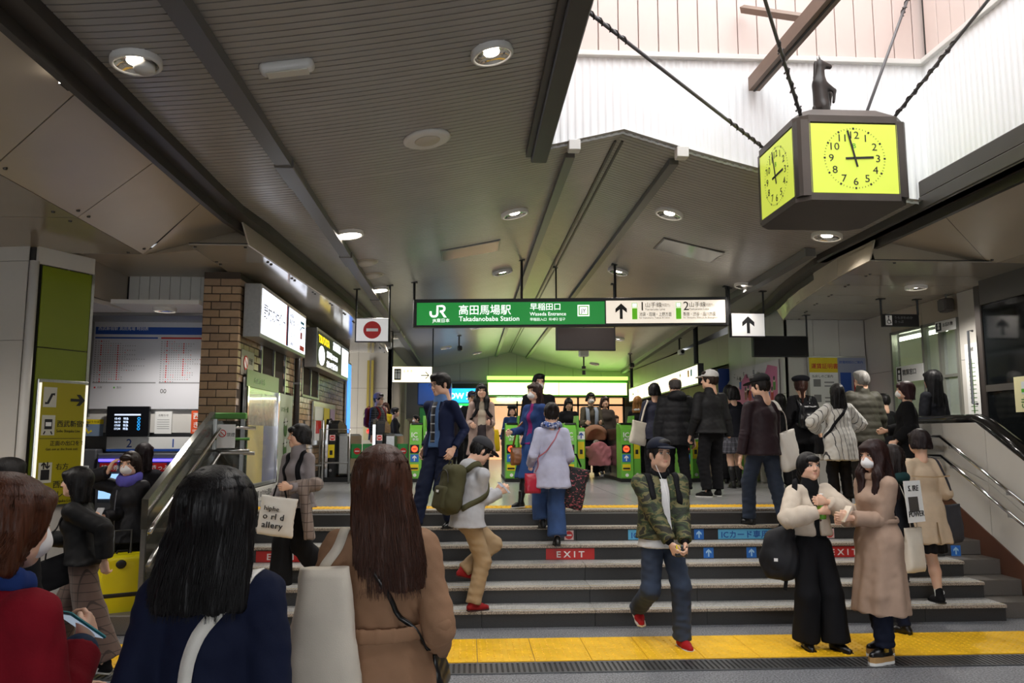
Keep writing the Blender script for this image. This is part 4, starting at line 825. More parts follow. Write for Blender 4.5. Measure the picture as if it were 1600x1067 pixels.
# rearing horse statuette
hs = thing('horse_statuette', 'small dark bronze rearing horse statuette standing on the clock', 'statuette', tuple(C0 + (np.array((3.26, 6.78, 4.565)) - C0) * KC))
f = Fld(); f.cap((.0, 0, .1), (-.01, 0, .24), .06, .052, .03); f.cap((-.01, 0, .25), (.0, 0, .36), .042, .03, .03); f.cap((0, 0, .375), (.075, 0, .36), .028, .016, .02)
for s_ in (-1, 1):
    f.cap((0, s_ * .035, .1), (.02, s_ * .04, .05), .036, .024, .02); f.cap((.02, s_ * .04, .05), (-.02, s_ * .04, .0), .02, .016, .01); f.cap((.03, s_ * .03, .23), (.085, s_ * .035, .2), .022, .014, .015); f.cap((.085, s_ * .035, .2), (.075, s_ * .035, .13), .013, .011, .01); f.cap((-.005, s_ * .014, .39), (-.01, s_ * .016, .425), .009, .004, .006)
hs.scale = (1.2, 1.1, 1.5); v, q = f.mesh(.009); mesh_np('horse_body', [(v, q)], M('bronze_dark', '#3c3836', .4, .6), hs); f = Fld(); f.cap((-.05, 0, .1), (-.075, 0, .02), .022, .012, .02); v, q = f.mesh(.008); mesh_np('tail', [(v, q)], M('bronze_dark'), hs); f = Fld(); f.cap((-.03, 0, .38), (-.05, 0, .25), .016, .01, .01); v, q = f.mesh(.008); mesh_np('mane', [(v, q)], M('bronze_dark'), hs)
# ---- light boxes on the brick wall (readable from the hall: face normal +X)
def wall_sign(name, label, y0, y1, z0, z1, th, X, cat='sign', frame=None):
    o = thing(name, label, cat); bd = Board(o, (X, y0, z0), pi / 2); bd.w = y1 - y0; bd.h = z1 - z0; bd.rect(0, bd.w, 0, bd.h, frame or m_steel, 'case', -th, th - .004, None, .006); return bd
m_litw = M('lit_blue_white', '#eef2ff', .4, emit=('#e8eeff', 2.0))
bd = wall_sign('estate_light_box', 'large white illuminated advertising box on the brick wall, nearer one', 9.15, 11.7, 2.85, 3.48, .2, -2.4); bd.rect(.05, bd.w - .05, .05, bd.h - .05, m_litw, 'light_face', -.003); u = bd.w * .5
bd.rect(u, u + .06, .05, bd.h - .05, m_red, 'red_band', .002, .001); bd.rect(u + .06, u + .13, .05, bd.h - .05, m_blue, 'blue_band', .002, .001); bd.t('野村の仲介＋', .12, .26, .19, m_ink, .0, sx=1.0, d=.002); bd.t('高田馬場', u + .18, .47, .06, m_inkmid, d=.002); bd.t('新宿営業センター', u + .18, .37, .08, m_inkmid, d=.002); bd.t('0120-939-971', u + .18, .2, .085, m_grey, d=.002); bd.t('ご売却相談', u + .18, .09, .05, m_grey, d=.002); bd.rect(bd.w - .42, bd.w - .12, .08, .15, m_red, 'red_label', .002, .001); bd.rect(bd.w - .4, bd.w - .28, .24, .34, m_red, 'map_marker', .002, .001); bd.line([(bd.w - .42, .36), (bd.w - .3, .42), (bd.w - .12, .43)], .02, m_ltblue, 'map_road', .002); bd.line([(bd.w - .2, .43), (bd.w - .2, .2)], .012, m_grey, 'map_road', .002); bd.rect(bd.w - .4, bd.w - .16, .46, .5, m_ltblue, 'map_title', .002, .001)
bd = wall_sign('rental_light_box', 'black illuminated advertising box with yellow lettering on the brick wall, farther one', 12.6, 15.9, 2.8, 3.44, .2, -2.4); bd.rect(.05, bd.w - .05, .05, bd.h - .05, M('lit_dark', '#17211c', .35), 'light_face', -.003); m_yE = M('lit_yellow', '#ffe21c', .4, emit=('#ffdd10', 1.6)); m_wE = M('lit_white2', '#ffffff', .4, emit=('#f4f8ff', 1.8))
bd.t('TSUTAYA', .1, .42, .17, m_yE, .02, sx=1.35, d=.002); bd.t('高田馬場店', 1.45, .44, .17, m_wE, .01, sx=1.0, d=.002); bd.disc(.4, .22, .16, m_wE, 'oval', .002, .001, rx=1.7); bd.t('営業時間 9:30-24:30', .85, .25, .12, m_wE, .012, sx=1.1, d=.002); bd.t('全品100円 驚き込め', .85, .09, .12, m_wE, .012, sx=1.1, d=.002); bd.rect(bd.w - .85, bd.w - .06, .06, bd.h - .06, m_wE, 'white_panel', .002, .001); bd.t('A ↑', bd.w - .6, .25, .12, m_grey, d=.004)
bd = wall_sign('no_smoking_plate', 'small grey no smoking plate on the brick wall near its corner', 9.22, 9.75, 2.42, 2.72, .012, BX + .015, frame=M('plate_grey', '#9b9488', .4)); bd.disc(.16, .15, .085, m_red, 'red_ring', .001); bd.disc(.16, .15, .066, m_wh, 'white_disc', .003, .001); bd.line([(.11, .2), (.21, .1)], .018, m_red, 'slash', .005); bd.t('禁煙', .29, .15, .085, m_inkmid, d=.001)
# poster case, poster stand, lower signs on brick wall
bd = wall_sign('poster_case', 'glass poster case with a dark header on the brick wall beside the balustrade', 9.3, 10.85, 1.09, 2.4, .035, BX + .05); bd.rect(.0, bd.w, 1.2, 1.4, M('header_green', '#3f4438', .3), 'header', 0, .01); bd.t('出口案内  電話', .3, 1.26, .08, M('pale_green', '#b8d8a0'), .0, d=.012)
bd.rect(.06, bd.w * .55, .05, 1.15, M('poster_yellow', '#b7a21a', .3, noise=(2, .3)), 'poster', .001, .002); bd.rect(bd.w * .55, bd.w - .06, .05, 1.15, M('poster_navy', '#25306e', .3, noise=(3, .3)), 'poster', .001, .002); bd.rect(.06, bd.w - .06, .75, 1.15, M('poster_mix', '#77705a', .2, noise=(6, .6)), 'poster', .003, .001)
bd.rect(.04, bd.w - .04, .04, 1.17, M('poster_glass', '#ffffff', .03, alpha=.12), 'glass_pane', .012, .004); bd.rect(0, .05, 0, 1.2, m_chrome, 'side_bar', 0, .03); bd.rect(bd.w - .05, bd.w, 0, 1.2, m_chrome, 'side_bar', 0, .03)
bd = wall_sign('white_poster_panel', 'pale poster panel with green cartoon figures on the brick wall', 11.0, 11.85, .95, 2.3, .03, BX + .04, frame=M('poster_pale', '#c9cfc0', .4)); bd.t('いつも一緒', .12, 1.1, .09, M('print_dkgreen', '#4f7a3c'), d=.001)
for v_ in (.85, .55, .25): bd.disc(.42, v_, .1, M('print_dkgreen'), 'printed_figure', .001); bd.disc(.42, v_ + .11, .06, m_wh, 'printed_figure', .002); bd.line([(.3, v_ + .1), (.54, v_ + .12)], .02, m_ink, 'printed_figure', .003)
bd = wall_sign('lower_plate', 'low white notice plate on the brick wall under the posters', 9.35, 11.6, PLAT + .0, PLAT + .17, .03, BX + .06, frame=m_white); bd.t('JR高田馬場駅 のりかえ案内', .1, .05, .1, m_inkmid, d=.001)
bd = wall_sign('red_notice_case', 'steel notice case with red and yellow posters near the gates', 13.4, 15.6, 1.55, 2.3, .035, BX + .05); bd.rect(.1, .8, .08, .66, m_wh, 'poster', .001, .002); bd.rect(.2, .7, .2, .42, m_red, 'poster_block', .004, .001); bd.rect(.95, 1.5, .08, .66, m_yel, 'poster', .001, .002); bd.rect(1.6, 2.1, .08, .66, M('poster_lilac', '#b79ac0'), 'poster', .001, .002)
bd = wall_sign('blue_poster_strip', 'narrow glowing blue poster strip at the far end of the brick wall', 16.9, 17.5, 1.7, 3.3, .04, BX + .06); bd.rect(.05, .55, .05, 1.55, M('lit_blue', '#3f7fe0', .4, emit=('#3f8cff', 1.5), noise=(4, .5)), 'light_face', .001, .002)
bd_ = thing('steel_barrier', 'thin steel pipe barrier standing before the left gate', 'barrier')
for (x0, x1, y, zt_) in ((-2.55, -2.25, 12.5, 1.95), (-2.5, -2.0, 13.6, 1.82)):
    MB().tube([(x0, y, PLAT), (x0, y, zt_), (x1, y, zt_), (x1, y, PLAT)], .018, 8).build('hoop', m_steel, bd_, True); MB().tube([(x0, y, PLAT + .35), (x1, y, PLAT + .35)], .014, 8).build('cross_bar', m_steel, bd_)
rp = thing('no_smoking_notice', 'white no smoking notice on the steel balustrade end', 'sign'); bd = Board(rp, (-2.77, 8.92, 1.58), 0); bd.rect(0, .2, 0, .26, m_wh, 'plate', -.006, .006); bd.disc(.06, .16, .042, m_red, 'red_ring', .001); bd.disc(.06, .16, .032, m_wh, 'white_disc', .003, .001); bd.line([(.036, .184), (.084, .136)], .009, m_red, 'slash', .005); bd.t('禁煙', .108, .13, .045, m_ink, d=.001)
# emergency signal post beyond left gates
o = thing('signal_post', 'grey signal box with two red lamps on the wall beyond the left gates', 'signal', (-2.45, 19.95, 0)); MB().bb(-.15, .15, -.08, .02, 1.6, 2.35, .01).build('box', M('box_beige', '#a89e78', .5), o)
for z in (2.05, 1.82): MB().lathe([(.06, 0), (.05, .03), (0, .04)], 14, (0, -.08, z), R=rot('X', pi / 2)).build('red_lamp', M('red_glow', '#d02a1c', .4, emit=('#ff2a18', 1.2 if z > 2 else .15)), o, True)
MB().bb(-.08, -.02, -.06, 0, 2.35, 3.6).bb(.02, .08, -.06, 0, 2.35, 3.6).build('conduit', M('conduit_yellow', '#a08a3a', .5), o)
# ---- kiosks and lit signs at the far left
o = thing('blue_kiosk', 'blue kiosk with a green lower body beyond the gates', 'kiosk', (-.9, 22.5, PLAT)); MB().bb(-.5, .45, -.4, .4, 1.65, 2.3, .03).build('hood', M('kiosk_blue', '#1f4fa5', .3), o); MB().bb(-.45, .4, -.35, .4, 0, 1.6, .02).build('body', M('kiosk_green', '#1f7a3a', .4), o); MB().bb(-.1, .35, -.37, -.35, .9, 1.4).build('opening', m_black, o)
o = thing('now_sign', 'glowing blue sign with white letters over the far kiosk', 'sign'); bd = Board(o, AY(688, 629, 25), 0); bd.rect(0, 1.15, 0, .45, M('now_blue', '#1a9ae8', .4, emit=('#22a8ff', 1.5)), 'light_face', -.05, .05); bd.t('NOW 受付', .08, .13, .25, m_wE, .02, d=.002)
o = thing('green_kiosk_sign', 'glowing green sign under the blue one', 'sign'); bd = Board(o, AY(700, 640, 25), 0); bd.rect(0, .9, 0, .2, M('kgreen_lit', '#2fc05a', .4, emit=('#2fd060', 1.0)), 'light_face', -.05, .05); MB().bb(*[float(x_) for x_ in (bd.o.x + .1, bd.o.x + .16, 25.06, 25.12, PLAT, bd.o.z + .65)]).build('stand_post', m_dark, o); bd.t('ATM', .2, .05, .12, m_wE, .01, d=.002)
o = thing('store_shutter', 'pale shuttered shop bay behind the left gates', 'shop'); MB().bb(-1.75, -.6, 23.9, 24, PLAT, 2.2).build('shutter', M('shutter_beige', '#9b8c78', .5, noise=(4, .1)), o); MB().bb(-1.85, -.5, 23.95, 24.05, 2.2, 3.3).build('fascia', M('fascia_grey', '#8f8f94', .5), o); MB().bb(-1.8, -.55, 23.85, 23.9, 2.15, 2.22).build('shutter_rail', m_cream, o)
# ---- mural, notice board and office plates (right)
o = thing('pink_mural', 'pink children mural with painted people and balloons on the right wall', 'mural'); MY0, MY1, MZ0, MZ1 = 12.75, 15.1, 1.55, 2.98; bd = Board(o, (5.17, MY1, MZ0), -pi / 2); w, h = MY1 - MY0, MZ1 - MZ0
bd.rect(0, w, 0, h, M('mural_white', '#d9d4d6', .5), 'sheet', -.01, .01); mp = M('mural_pink', '#d37aa0', .6); mps = [M('paint_%d' % i, c, .6) for i, c in enumerate(('#c05a86', '#e8b84a', '#c8403a', '#2f6ab0', '#5c9a4a', '#3a3a40', '#e9d9c6', '#8a4a3a'))]
bd.rect(.1, w - .06, .12, h - .4, M('mural_pink2', '#d98fb0', .6), 'painted_ground', .0005, .0004); bd.poly([(.08, .25), (w * .55, .2), (w - .1, .3), (w - .05, h - .12), (w * .8, h - .05), (w * .62, h - .5), (w * .45, h - .3), (w * .35, h - .12), (w * .2, h - .3), (.08, .8)], mp, 'painted_ground', .001, .0005)
rr = random.Random(5)
for i in range(34):
    u = .12 + (w - .25) * rr.random(); v_ = .1 + (h - .45) * rr.random() ** 1.5; c = rr.choice(mps); bd.poly([(u - .05, v_), (u + .05, v_), (u + .06, v_ + .14), (u - .06, v_ + .14)], c, 'painted_person', .002, .0005); bd.disc(u, v_ + .18, .045, mps[6], 'painted_head', .0025, .0005, 12); bd.disc(u, v_ + .2, .04, mps[5], 'painted_hair', .003, .0005, 10)
for u, v_, c in ((w * .55, h - .3, 1), (w * .64, h - .38, 2), (w * .72, h - .28, 3), (w * .42, h - .55, 2), (w * .5, h - .5, 3)): bd.disc(u, v_, .1, mps[c], 'painted_balloon', .004, .0005, 18, .8)
for i, c in enumerate('こんにちはみなさん'): bd.t(c, .15 + i * .17, h - .16 - .05 * (i % 3), .1, m_inkmid, d=.004)
o = thing('notice_board', 'framed notice board with yellow and blue posters facing the stairs', 'notice board'); bd = Board(o, (5.5, 12.36, 1.55), 0); bd.rect(0, .98, 0, 1.45, M('board_frame', '#b7b4ae', .35, .5), 'frame', -.03, .026); bd.rect(.02, .49, .02, 1.42, m_wh, 'poster', .0, .002); bd.rect(.02, .49, 1.18, 1.42, m_yel, 'poster_band', .002, .001); bd.t('運賃証明書', .05, 1.25, .09, m_red, .01, d=.004); bd.t('払戻しのご案内', .06, 1.1, .05, m_ink, d=.003)
for v_ in (.95, .7, .45): bd.rect(.08, .2, v_, v_ + .12, m_grey, 'printed_picture', .002, .001); bd.rect(.26, .44, v_, v_ + .02, m_grey, 'printed_line', .002, .001); bd.rect(.26, .42, v_ + .06, v_ + .08, m_grey, 'printed_line', .002, .001)
bd.rect(.02, .49, .02, .2, m_yel, 'poster_band', .002, .001); bd.rect(.5, .96, .02, 1.42, M('poster_bluegrey', '#9aa0b8', .5), 'poster', .0, .002); bd.t('終電時刻のご案内', .52, 1.33, .05, m_blue, .004, d=.003)
for i, (u, v_, c) in enumerate(((.53, .8, m_blue), (.75, .8, m_red), (.53, .35, m_blue), (.75, .35, M('poster_lilac')))): bd.rect(u, u + .18, v_, v_ + .38, c, 'poster_block', .002, .001)
o = thing('thermometer_poster', 'tall narrow white poster with a green scale beside the office window', 'poster'); bd = Board(o, (OX - .005, 9.85, 1.95), -pi / 2); bd.rect(0, .26, 0, .95, m_wh, 'sheet', 0, .003); bd.line([(.12, .05), (.12, .75)], .025, M('print_dkgreen'), 'scale_bar', .004)
for i in range(12): bd.rect(.06, .19, .08 + i * .055, .088 + i * .055, M('print_dkgreen'), 'scale_mark', .004, .001)
bd.t('目標', .06, .85, .06, m_ink, d=.004)
for nm, lab, y1, z0, w, h, tx in (('lost_found_plate', 'white lost and found plate over the office window by the wall tiles', 10.4, 3.12, .45, .15, 'お忘れ物'), ('fare_plate', 'white fare adjustment plate hanging inside the office window', 11.45, 2.5, .7, .24, '精算窓口')):
    o = thing(nm, lab, 'sign'); bd = Board(o, (OX - .035, y1, z0), -pi / 2); bd.rect(0, w, 0, h, m_wh, 'plate', 0, .01); bd.rect(.02, .14, .02, h - .02, m_ink, 'pictogram_ground', .011, .001); bd.disc(.08, h * .68, .025, m_wh, 'pictogram', .013, .001); bd.rect(.055, .105, .04, h * .5, m_wh, 'pictogram', .013, .001); bd.t(tx, .17, h * .45, h * .38, m_ink, .01, d=.012)
o = thing('train_notice', 'cream notice with a cartoon train on the lift shaft glass', 'notice'); bd = Board(o, (EX - .01, 8.62, 1.98), -pi / 2); bd.rect(0, .5, 0, .4, M('notice_cream', '#e8e0b0', .5), 'sheet', 0, .003); bd.rect(.12, .46, .2, .34, M('train_white', '#dfe4e6', .5), 'printed_train', .004, .001); bd.rect(.12, .46, .22, .26, m_green, 'printed_stripe', .006, .001); bd.t('きっぷ', .08, .05, .14, M('print_dkgreen'), .01, d=.004)
o = thing('wall_speaker', 'small dark wall speaker under the right soffit', 'speaker'); MB().bb(6.33, 6.47, 9.95, 10.12, 3.36, 3.54, .02).build('cabinet', M('speaker_brown', '#4a4440', .5), o); MB().bb(6.32, 6.335, 9.97, 10.1, 3.38, 3.52).build('grille', m_rail, o); MB().tube([(6.4, 10.03, 3.53), (6.4, 10.03, 3.6)], .012, 6).build('bracket', m_steel_d, o)
# ---- stickers on the risers
def sticker(kind, px, py, step, w=.19, h=.1, s='', label=''):
    Y = stepY(step) + .011; p = AY(px, py, Y); zmid = P0 * step - P0 + .058; o = thing({'no': 'no_entry_sticker', 'up': 'arrow_sticker', 'exit': 'exit_sticker', 'ic': 'card_lane_sticker'}[kind], label, 'sticker'); bd = Board(o, (p[0] - w / 2, Y, zmid - h / 2), 0)
    if kind == 'no': bd.rect(0, w, 0, h, M('sticker_pale', '#e6c3bf', .5), 'sheet', 0, .0015); bd.noentry(w / 2, h / 2, h * .42, .0015)
    if kind == 'up': bd.rect(0, w, 0, h, M('sticker_blue', '#2a6fc4', .5), 'sheet', 0, .0015); bd.arrow(w / 2, h / 2, h * .72, M('arrow_pale', '#a8d2ee', .5), .0016)
    if kind == 'exit': bd.rect(0, w, 0, h, M('sticker_red', '#bf2420', .5), 'sheet', 0, .0015); bd.t(s, w / 2, h * .2, h * .78, M('exit_white', '#ece3de'), .02, 'CENTER', 1.15, .0016, 1.6)
    if kind == 'ic': bd.rect(0, w, 0, h, M('sticker_lightblue', '#5fb0d8', .5), 'sheet', 0, .0015); bd.t(s, .03, h * .16, h * .8, M('ic_blue', '#1d4fa0'), .02, 'LEFT', 1.0, .0016, 1.1)
N_ = 'square no entry sticker on the riser %s'
sticker('no', 757, 811, 6, .1, .1, label=N_ % 'of the top step beside the backpack person'); sticker('no', 757, 838, 5, .1, .1, label=N_ % 'of the fifth step beside the backpack person'); sticker('no', 755, 866, 4, .1, .1, label=N_ % 'of the fourth step beside the backpack person'); sticker('no', 889, 836, 5, .1, .1, label=N_ % 'right of the jeans of the lavender coat person'); sticker('no', 1296, 828, 5, .1, .1, label=N_ % 'beside the trench coat person with mask')
sticker('exit', 891, 864, 4, .5, .11, 'EXIT', 'full red EXIT strip on the fourth step in the middle'); sticker('exit', 884, 809, 6, .48, .105, 'EXIT', 'red EXIT strip on the top step partly behind the jeans'); sticker('exit', 1318, 857, 4, .5, .11, 'EXIT', 'red EXIT strip half hidden by the trench coat person'); sticker('exit', 422, 815, 6, .5, .105, 'EXIT', 'red EXIT strip on the top step behind the canvas bag'); sticker('exit', 440, 852, 4, .5, .11, 'EXIT', 'red EXIT strip low on the left behind the black trousers')
U_ = 'blue up arrow sticker, %s'
sticker('up', 1092, 831, 5, .105, .108, label=U_ % 'fifth step right of the camouflage jacket'); sticker('up', 1107, 859, 4, .105, .108, label=U_ % 'fourth step, left one of the pair'); sticker('up', 1174, 859, 4, .105, .108, label=U_ % 'fourth step, right one by the black bag'); sticker('up', 1493, 853, 4, .105, .108, label=U_ % 'fourth step beside the dark grey tote')
sticker('ic', 1166, 831, 5, .62, .105, 'ICカード専用', 'light blue card lane strip beside the black bag'); sticker('ic', 1026, 831, 5, .62, .105, 'ICカード専用', 'light blue card lane strip behind the camouflage jacket person')
# ---- timetable, monitor, notices and ticket machines at the left
tb = thing('timetable_board', 'large white timetable board with blue header above the ticket machines', 'timetable'); TX0, TX1 = -4.76, -3.07; bd = Board(tb, (TX0, TY - .03, 2.05), 0); w, h = TX1 - TX0, 1.12; bd.rect(0, w, 0, h, M('paper_white', '#dcdce2', .25, coat=.5), 'sheet', 0, .02); D = .0205
bd.rect(-.06, 0, -.1, h + .02, m_steel, 'side_post', 0, .04); bd.rect(.02, w, h - .17, h - .075, m_blue, 'header_band', D, .001); bd.t('西武新宿駅 高田馬場 時刻表', .05, h - .115, .05, m_wh, d=D + .002)
for k, (u0, u1, c) in enumerate(((.02, .8, m_blue), (.84, w, m_red))):
    bd.rect(u0, u1, h - .225, h - .205, c, 'column_header', D, .001); mb = MB(); mr = MB(); g = random.Random(k + 3)
    for r_ in range(19):
        v_ = h - .26 - r_ * .0285; mb.prism([bd.p(u0 + .005, v_ - .004, D), bd.p(u0 + .02, v_ - .004, D), bd.p(u0 + .02, v_ + .006, D), bd.p(u0 + .005, v_ + .006, D)], bd.n * .0008); n = g.choice((10, 11, 12, 13, 16, 20)) if 0 < r_ < 18 else 5
        for i in range(min(n, int((u1 - u0 - .06) / .03))):
            x = u0 + .05 + i * .03; hot = (i in (1, 8) and g.random() < .8); q = .008 if hot else .005; (mr if hot or g.random() < .12 else mb).prism([bd.p(x - q, v_ - q, D), bd.p(x + q, v_ - q, D), bd.p(x + q, v_ + q, D), bd.p(x - q, v_ + q, D)], bd.n * .0008)
    tag(mb.build('printed_times', m_grey, tb), kind='stuff'); tag(mr.build('printed_red_times', m_red, tb), kind='stuff'); bd.rect(u0, u1, .325, .34, m_grey, 'column_footer', D, .001)
bd.t('00', .86, .2, .08, m_inkmid, d=D); bd.rect(.04, .06, .26, .28, m_red, 'key_mark', D, .001); bd.rect(.28, .3, .26, .28, m_green, 'key_mark', D, .001); bd.t('凡例', .08, .26, .03, m_inkmid, d=D); bd.t('急行', .32, .26, .03, m_inkmid, d=D)
o = thing('departure_monitor', 'black monitor listing departure times above the ticket machines', 'monitor'); bd = Board(o, (-4.5, TY - .09, 1.71), 0); bd.rect(0, .52, 0, .37, M('monitor_black', '#0c0d12', .3), 'case', 0, .06, None, .008); m_scr_t = M('screen_text', '#cfe0ff', .4, emit=('#cfe2ff', 1.2))
for i, s_ in enumerate(('15:43', '16:13', '17:03', '17:34')): v_ = .205 - i * .042; bd.t(s_, .1, v_, .035, m_scr_t, .004, d=.061); bd.t('特急', .21, v_, .032, m_scr_t, d=.061); bd.ring(.4, v_ + .012, .015, .005, M('screen_cyan', '#2aa0ff', .4, emit=('#2aa8ff', 1.2)), 'ring_mark', .062)
bd.rect(.1, .42, .255, .275, M('screen_bar', '#c8d4ee', .4, emit=('#c8d4ee', .7)), 'title_bar', .061, .001)
def plate(name, label, x0, x1, z0, z1, mat, cat='notice', dy=.03):
    o = thing(name, label, cat); bd = Board(o, (x0, TY - dy, z0), 0); bd.w = x1 - x0; bd.h = z1 - z0; bd.rect(0, bd.w, 0, bd.h, mat, 'sheet', 0, .004); return bd
bd = plate('line_plate', 'red plate with white Japanese ticket lettering beside the brick corner', -3.5, -3.08, 1.74, 2.03, m_orange, 'sign'); bd.t('西武新宿', .02, .19, .09, m_wh, .01, d=.005); bd.t('きっぷ売場', .02, .08, .085, m_wh, .01, d=.005); bd.t('SEIBU Line Tickets', .02, .025, .04, m_wh, .003, d=.005)
bd = plate('paper_notice', 'pale paper notice right of the departure monitor', -3.95, -3.74, 1.74, 2.02, m_wh); bd.t('お知らせ', .04, .22, .032, m_inkmid, d=.005)
for i in range(5): bd.rect(.03, .18, .06 + i * .028, .066 + i * .028, m_grey, 'printed_line', .004, .001)
bd = plate('yellow_notice', 'small yellow and blue picture notice left of the departure monitor', -4.86, -4.58, 1.71, 1.92, M('notice_blue', '#7f93ad', .5)); bd.rect(0, bd.w, .15, .21, m_yel, 'printed_band', .004, .001); bd.line([(.06, .1), (.1, .04), (.14, .07)], .025, m_yel, 'printed_arrow', .005); bd.t('きっぷうりば', .02, .165, .035, m_ink, d=.006)
bd = plate('orange_edge_plate', 'orange plate edge peeking out beside the pillar', -5.2, -4.9, 1.86, 2.02, m_orange, 'sign'); bd.t('西武', .06, .04, .09, m_wh, .01, d=.005)
bd = plate('number_strip', 'white strip with blue lane numbers over the ticket machines', -4.52, -3.45, 1.52, 1.7, m_wh, 'sign', .05); bd.rect(0, bd.w, .0, .03, m_blue, 'blue_line', .004, .001); bd.t('2', .24, .05, .15, m_blue, .005, d=.005); bd.t('1', .78, .05, .15, m_blue, .005, d=.005)
for i, x in enumerate((-4.55, -3.95)):
    o = thing('ticket_machine', 'steel ticket machine with glowing screen below lane number %s' % ('two' if i == 0 else 'one'), 'ticket machine', (x, TY, 0)); MB().bb(.01, .58, -.25, -.01, 0, 1.5, .015).build('cabinet', M('machine_grey', '#6a6c72', .4, .3), o); MB().prism([(.06, -.255, .95), (.54, -.255, .95), (.54, -.255, 1.25), (.06, -.255, 1.25)], (0, -.01, 0)).build('screen', M('machine_screen', '#8fb8dc', .3, emit=('#9cc8f0', .9)), o)
    MB().bb(.04, .56, -.265, -.255, 1.4, 1.43).build('light_bar', M('violet_glow', '#5a50ff', .4, emit=('#5548ff', 3)), o); MB().bb(.06, .26, -.27, -.255, 1.28, 1.38).build('red_label', m_red, o); MB().bb(.36, .5, -.275, -.255, .7, .82, .006).build('coin_slot', m_steel, o)
    text('特急券' if i == 0 else 'きっぷ', .07, (x + .08, TY - .272, 1.3), FRONT, m_wh, o, .005)
o = thing('ticket_machine', 'tall red edged machine left of lane number two', 'ticket machine', (-5.15, TY, 0)); MB().bb(.01, .58, -.2, -.01, 0, 1.55, .015).build('cabinet', M('machine_grey'), o); MB().bb(.12, .5, -.205, -.2, .9, 1.35).build('notice_sheet', m_wh, o); MB().bb(.15, .4, -.206, -.2, 1.38, 1.5).build('label_plate', m_wh, o)
# yellow information sign on the pillar
ys_ = thing('pillar_guide_sign', 'yellow guide sign with lit frame on the olive pillar side', 'sign'); d_ = (B - A).normalized(); ang = math.atan2(d_.y, d_.x); o_ = A + d_ * .1; bd = Board(ys_, (o_.x, o_.y, 1.0), ang); w = (B - A).length * .86; bd.o = bd.o + bd.n * .03; h = 1.28
bd.rect(0, w, 0, h, m_steel, 'frame', -.02, .03, None, .006); m_gy = M('guide_yellow', '#a59a18', .35); bd.rect(.04, w - .04, .03, h - .03, m_gy, 'face', .011, .002)
for u in (.022, w - .022): bd.rect(u - .012, u + .012, .03, h - .04, M('lit_edge', '#fff8e8', .4, emit=('#fff4e0', .75)), 'lit_edge', .011, .006)
for i, v_ in enumerate((1.0, .72, .25)): bd.rect(.06, .2, v_, v_ + .2, M('picto_grey', '#c9c7b8', .5), 'pictogram_ground', .014, .001)
bd.line([(.08, 1.04), (.11, 1.04), (.15, 1.13), (.18, 1.13)], .025, m_ink, 'escalator_pictogram', .016); bd.rect(.09, .17, .78, .88, m_ink, 'train_pictogram', .016, .001); bd.rect(.1, .16, .81, .85, m_wh, 'train_window', .0175, .001); bd.line([(.1, .76), (.085, .73)], .012, m_ink, 'train_pictogram', .016); bd.line([(.16, .76), (.175, .73)], .012, m_ink, 'train_pictogram', .016); bd.rect(.085, .175, .28, .38, m_ink, 'lift_pictogram', .016, .001); bd.arrow(.11, .42, .07, m_ink, .016); bd.arrow(.15, .42, .07, m_ink, .016, pi)
bd.t('西武新宿線', .22, .81, .072, m_ink, .008, d=.0145); bd.t('Seibu Shinjuku Line', .22, .75, .04, m_ink, .0, sx=.85, d=.0145); bd.rect(.05, w - .05, .685, .69, m_ink, 'rule', .014, .001); bd.t('正面の出口をでて', .16, .62, .055, m_ink, .006, d=.0145); bd.t('Get out at the front exit', .12, .57, .035, m_ink, 0, d=.0145); bd.t('右方', .24, .38, .07, m_ink, .006, d=.0145); bd.t('西武新宿線', .22, .2, .08, m_ink, .008, d=.0145); bd.t('エレベーター', .18, .1, .08, m_ink, .008, d=.0145); bd.t('Seibu Shinjuku Line', .14, .05, .04, m_ink, 0, d=.0145); bd.arrow(w - .12, 1.08, .16, m_ink, .016, -pi / 2)
# ---- cameras on the ceiling
def cctv(label, p, kind=0):
    o = thing('security_camera', label, 'camera', p); MB().tube([(0, 0, 0), (0, 0, .3)], .02, 8).build('stem', m_dark, o); MB().lathe([(.06, .0), (.06, .03), (.03, .04)], 12, (0, 0, .28)).build('mount', m_rail, o)
    f = Fld(); f.box((.02, -.05, -.03), (.06, .12, .06), .03); v, q = f.mesh(.014); mesh_np('body', [(v, q)], m_black if kind == 0 else m_white, o); MB().lathe([(.04, 0), (.04, .03), (.03, .035)], 12, (.02, -.17, -.03), R=rot('X', pi / 2)).build('lens', m_black, o)
p = AY(717, 572, 19.5); cctv('dark bullet camera hanging from the far left ceiling', (p[0], p[1], zc(p[0]) - .3)); p = AY(1062, 556, 17.5); cctv('pale bullet camera on the right far ceiling', (p[0], p[1], zc(p[0]) - .3), 1); p = AY(985, 577, 21); cctv('dark camera at the end of the right cable duct', (p[0], p[1], zc(p[0]) - .3))
p = AY(912, 552, 18); o = thing('ceiling_box', 'white junction box with a hanging microphone under the far ceiling', 'box', (p[0], p[1], p[2])); MB().bb(-.11, .11, -.1, .1, -.08, .12, .02).build('housing', m_white, o); MB().tube([(0, 0, .1), (0, 0, zc(p[0]) - p[2])], .02, 8).build('stem', m_dark, o); MB().tube([(0, 0, -.08), (0, 0, -.3)], .018, 8).tube([(0, 0, -.3), (0, 0, -.36)], .05, 8).tube([(0, 0, -.4), (0, 0, -.5)], .04, 8).build('microphone', m_dark, o)
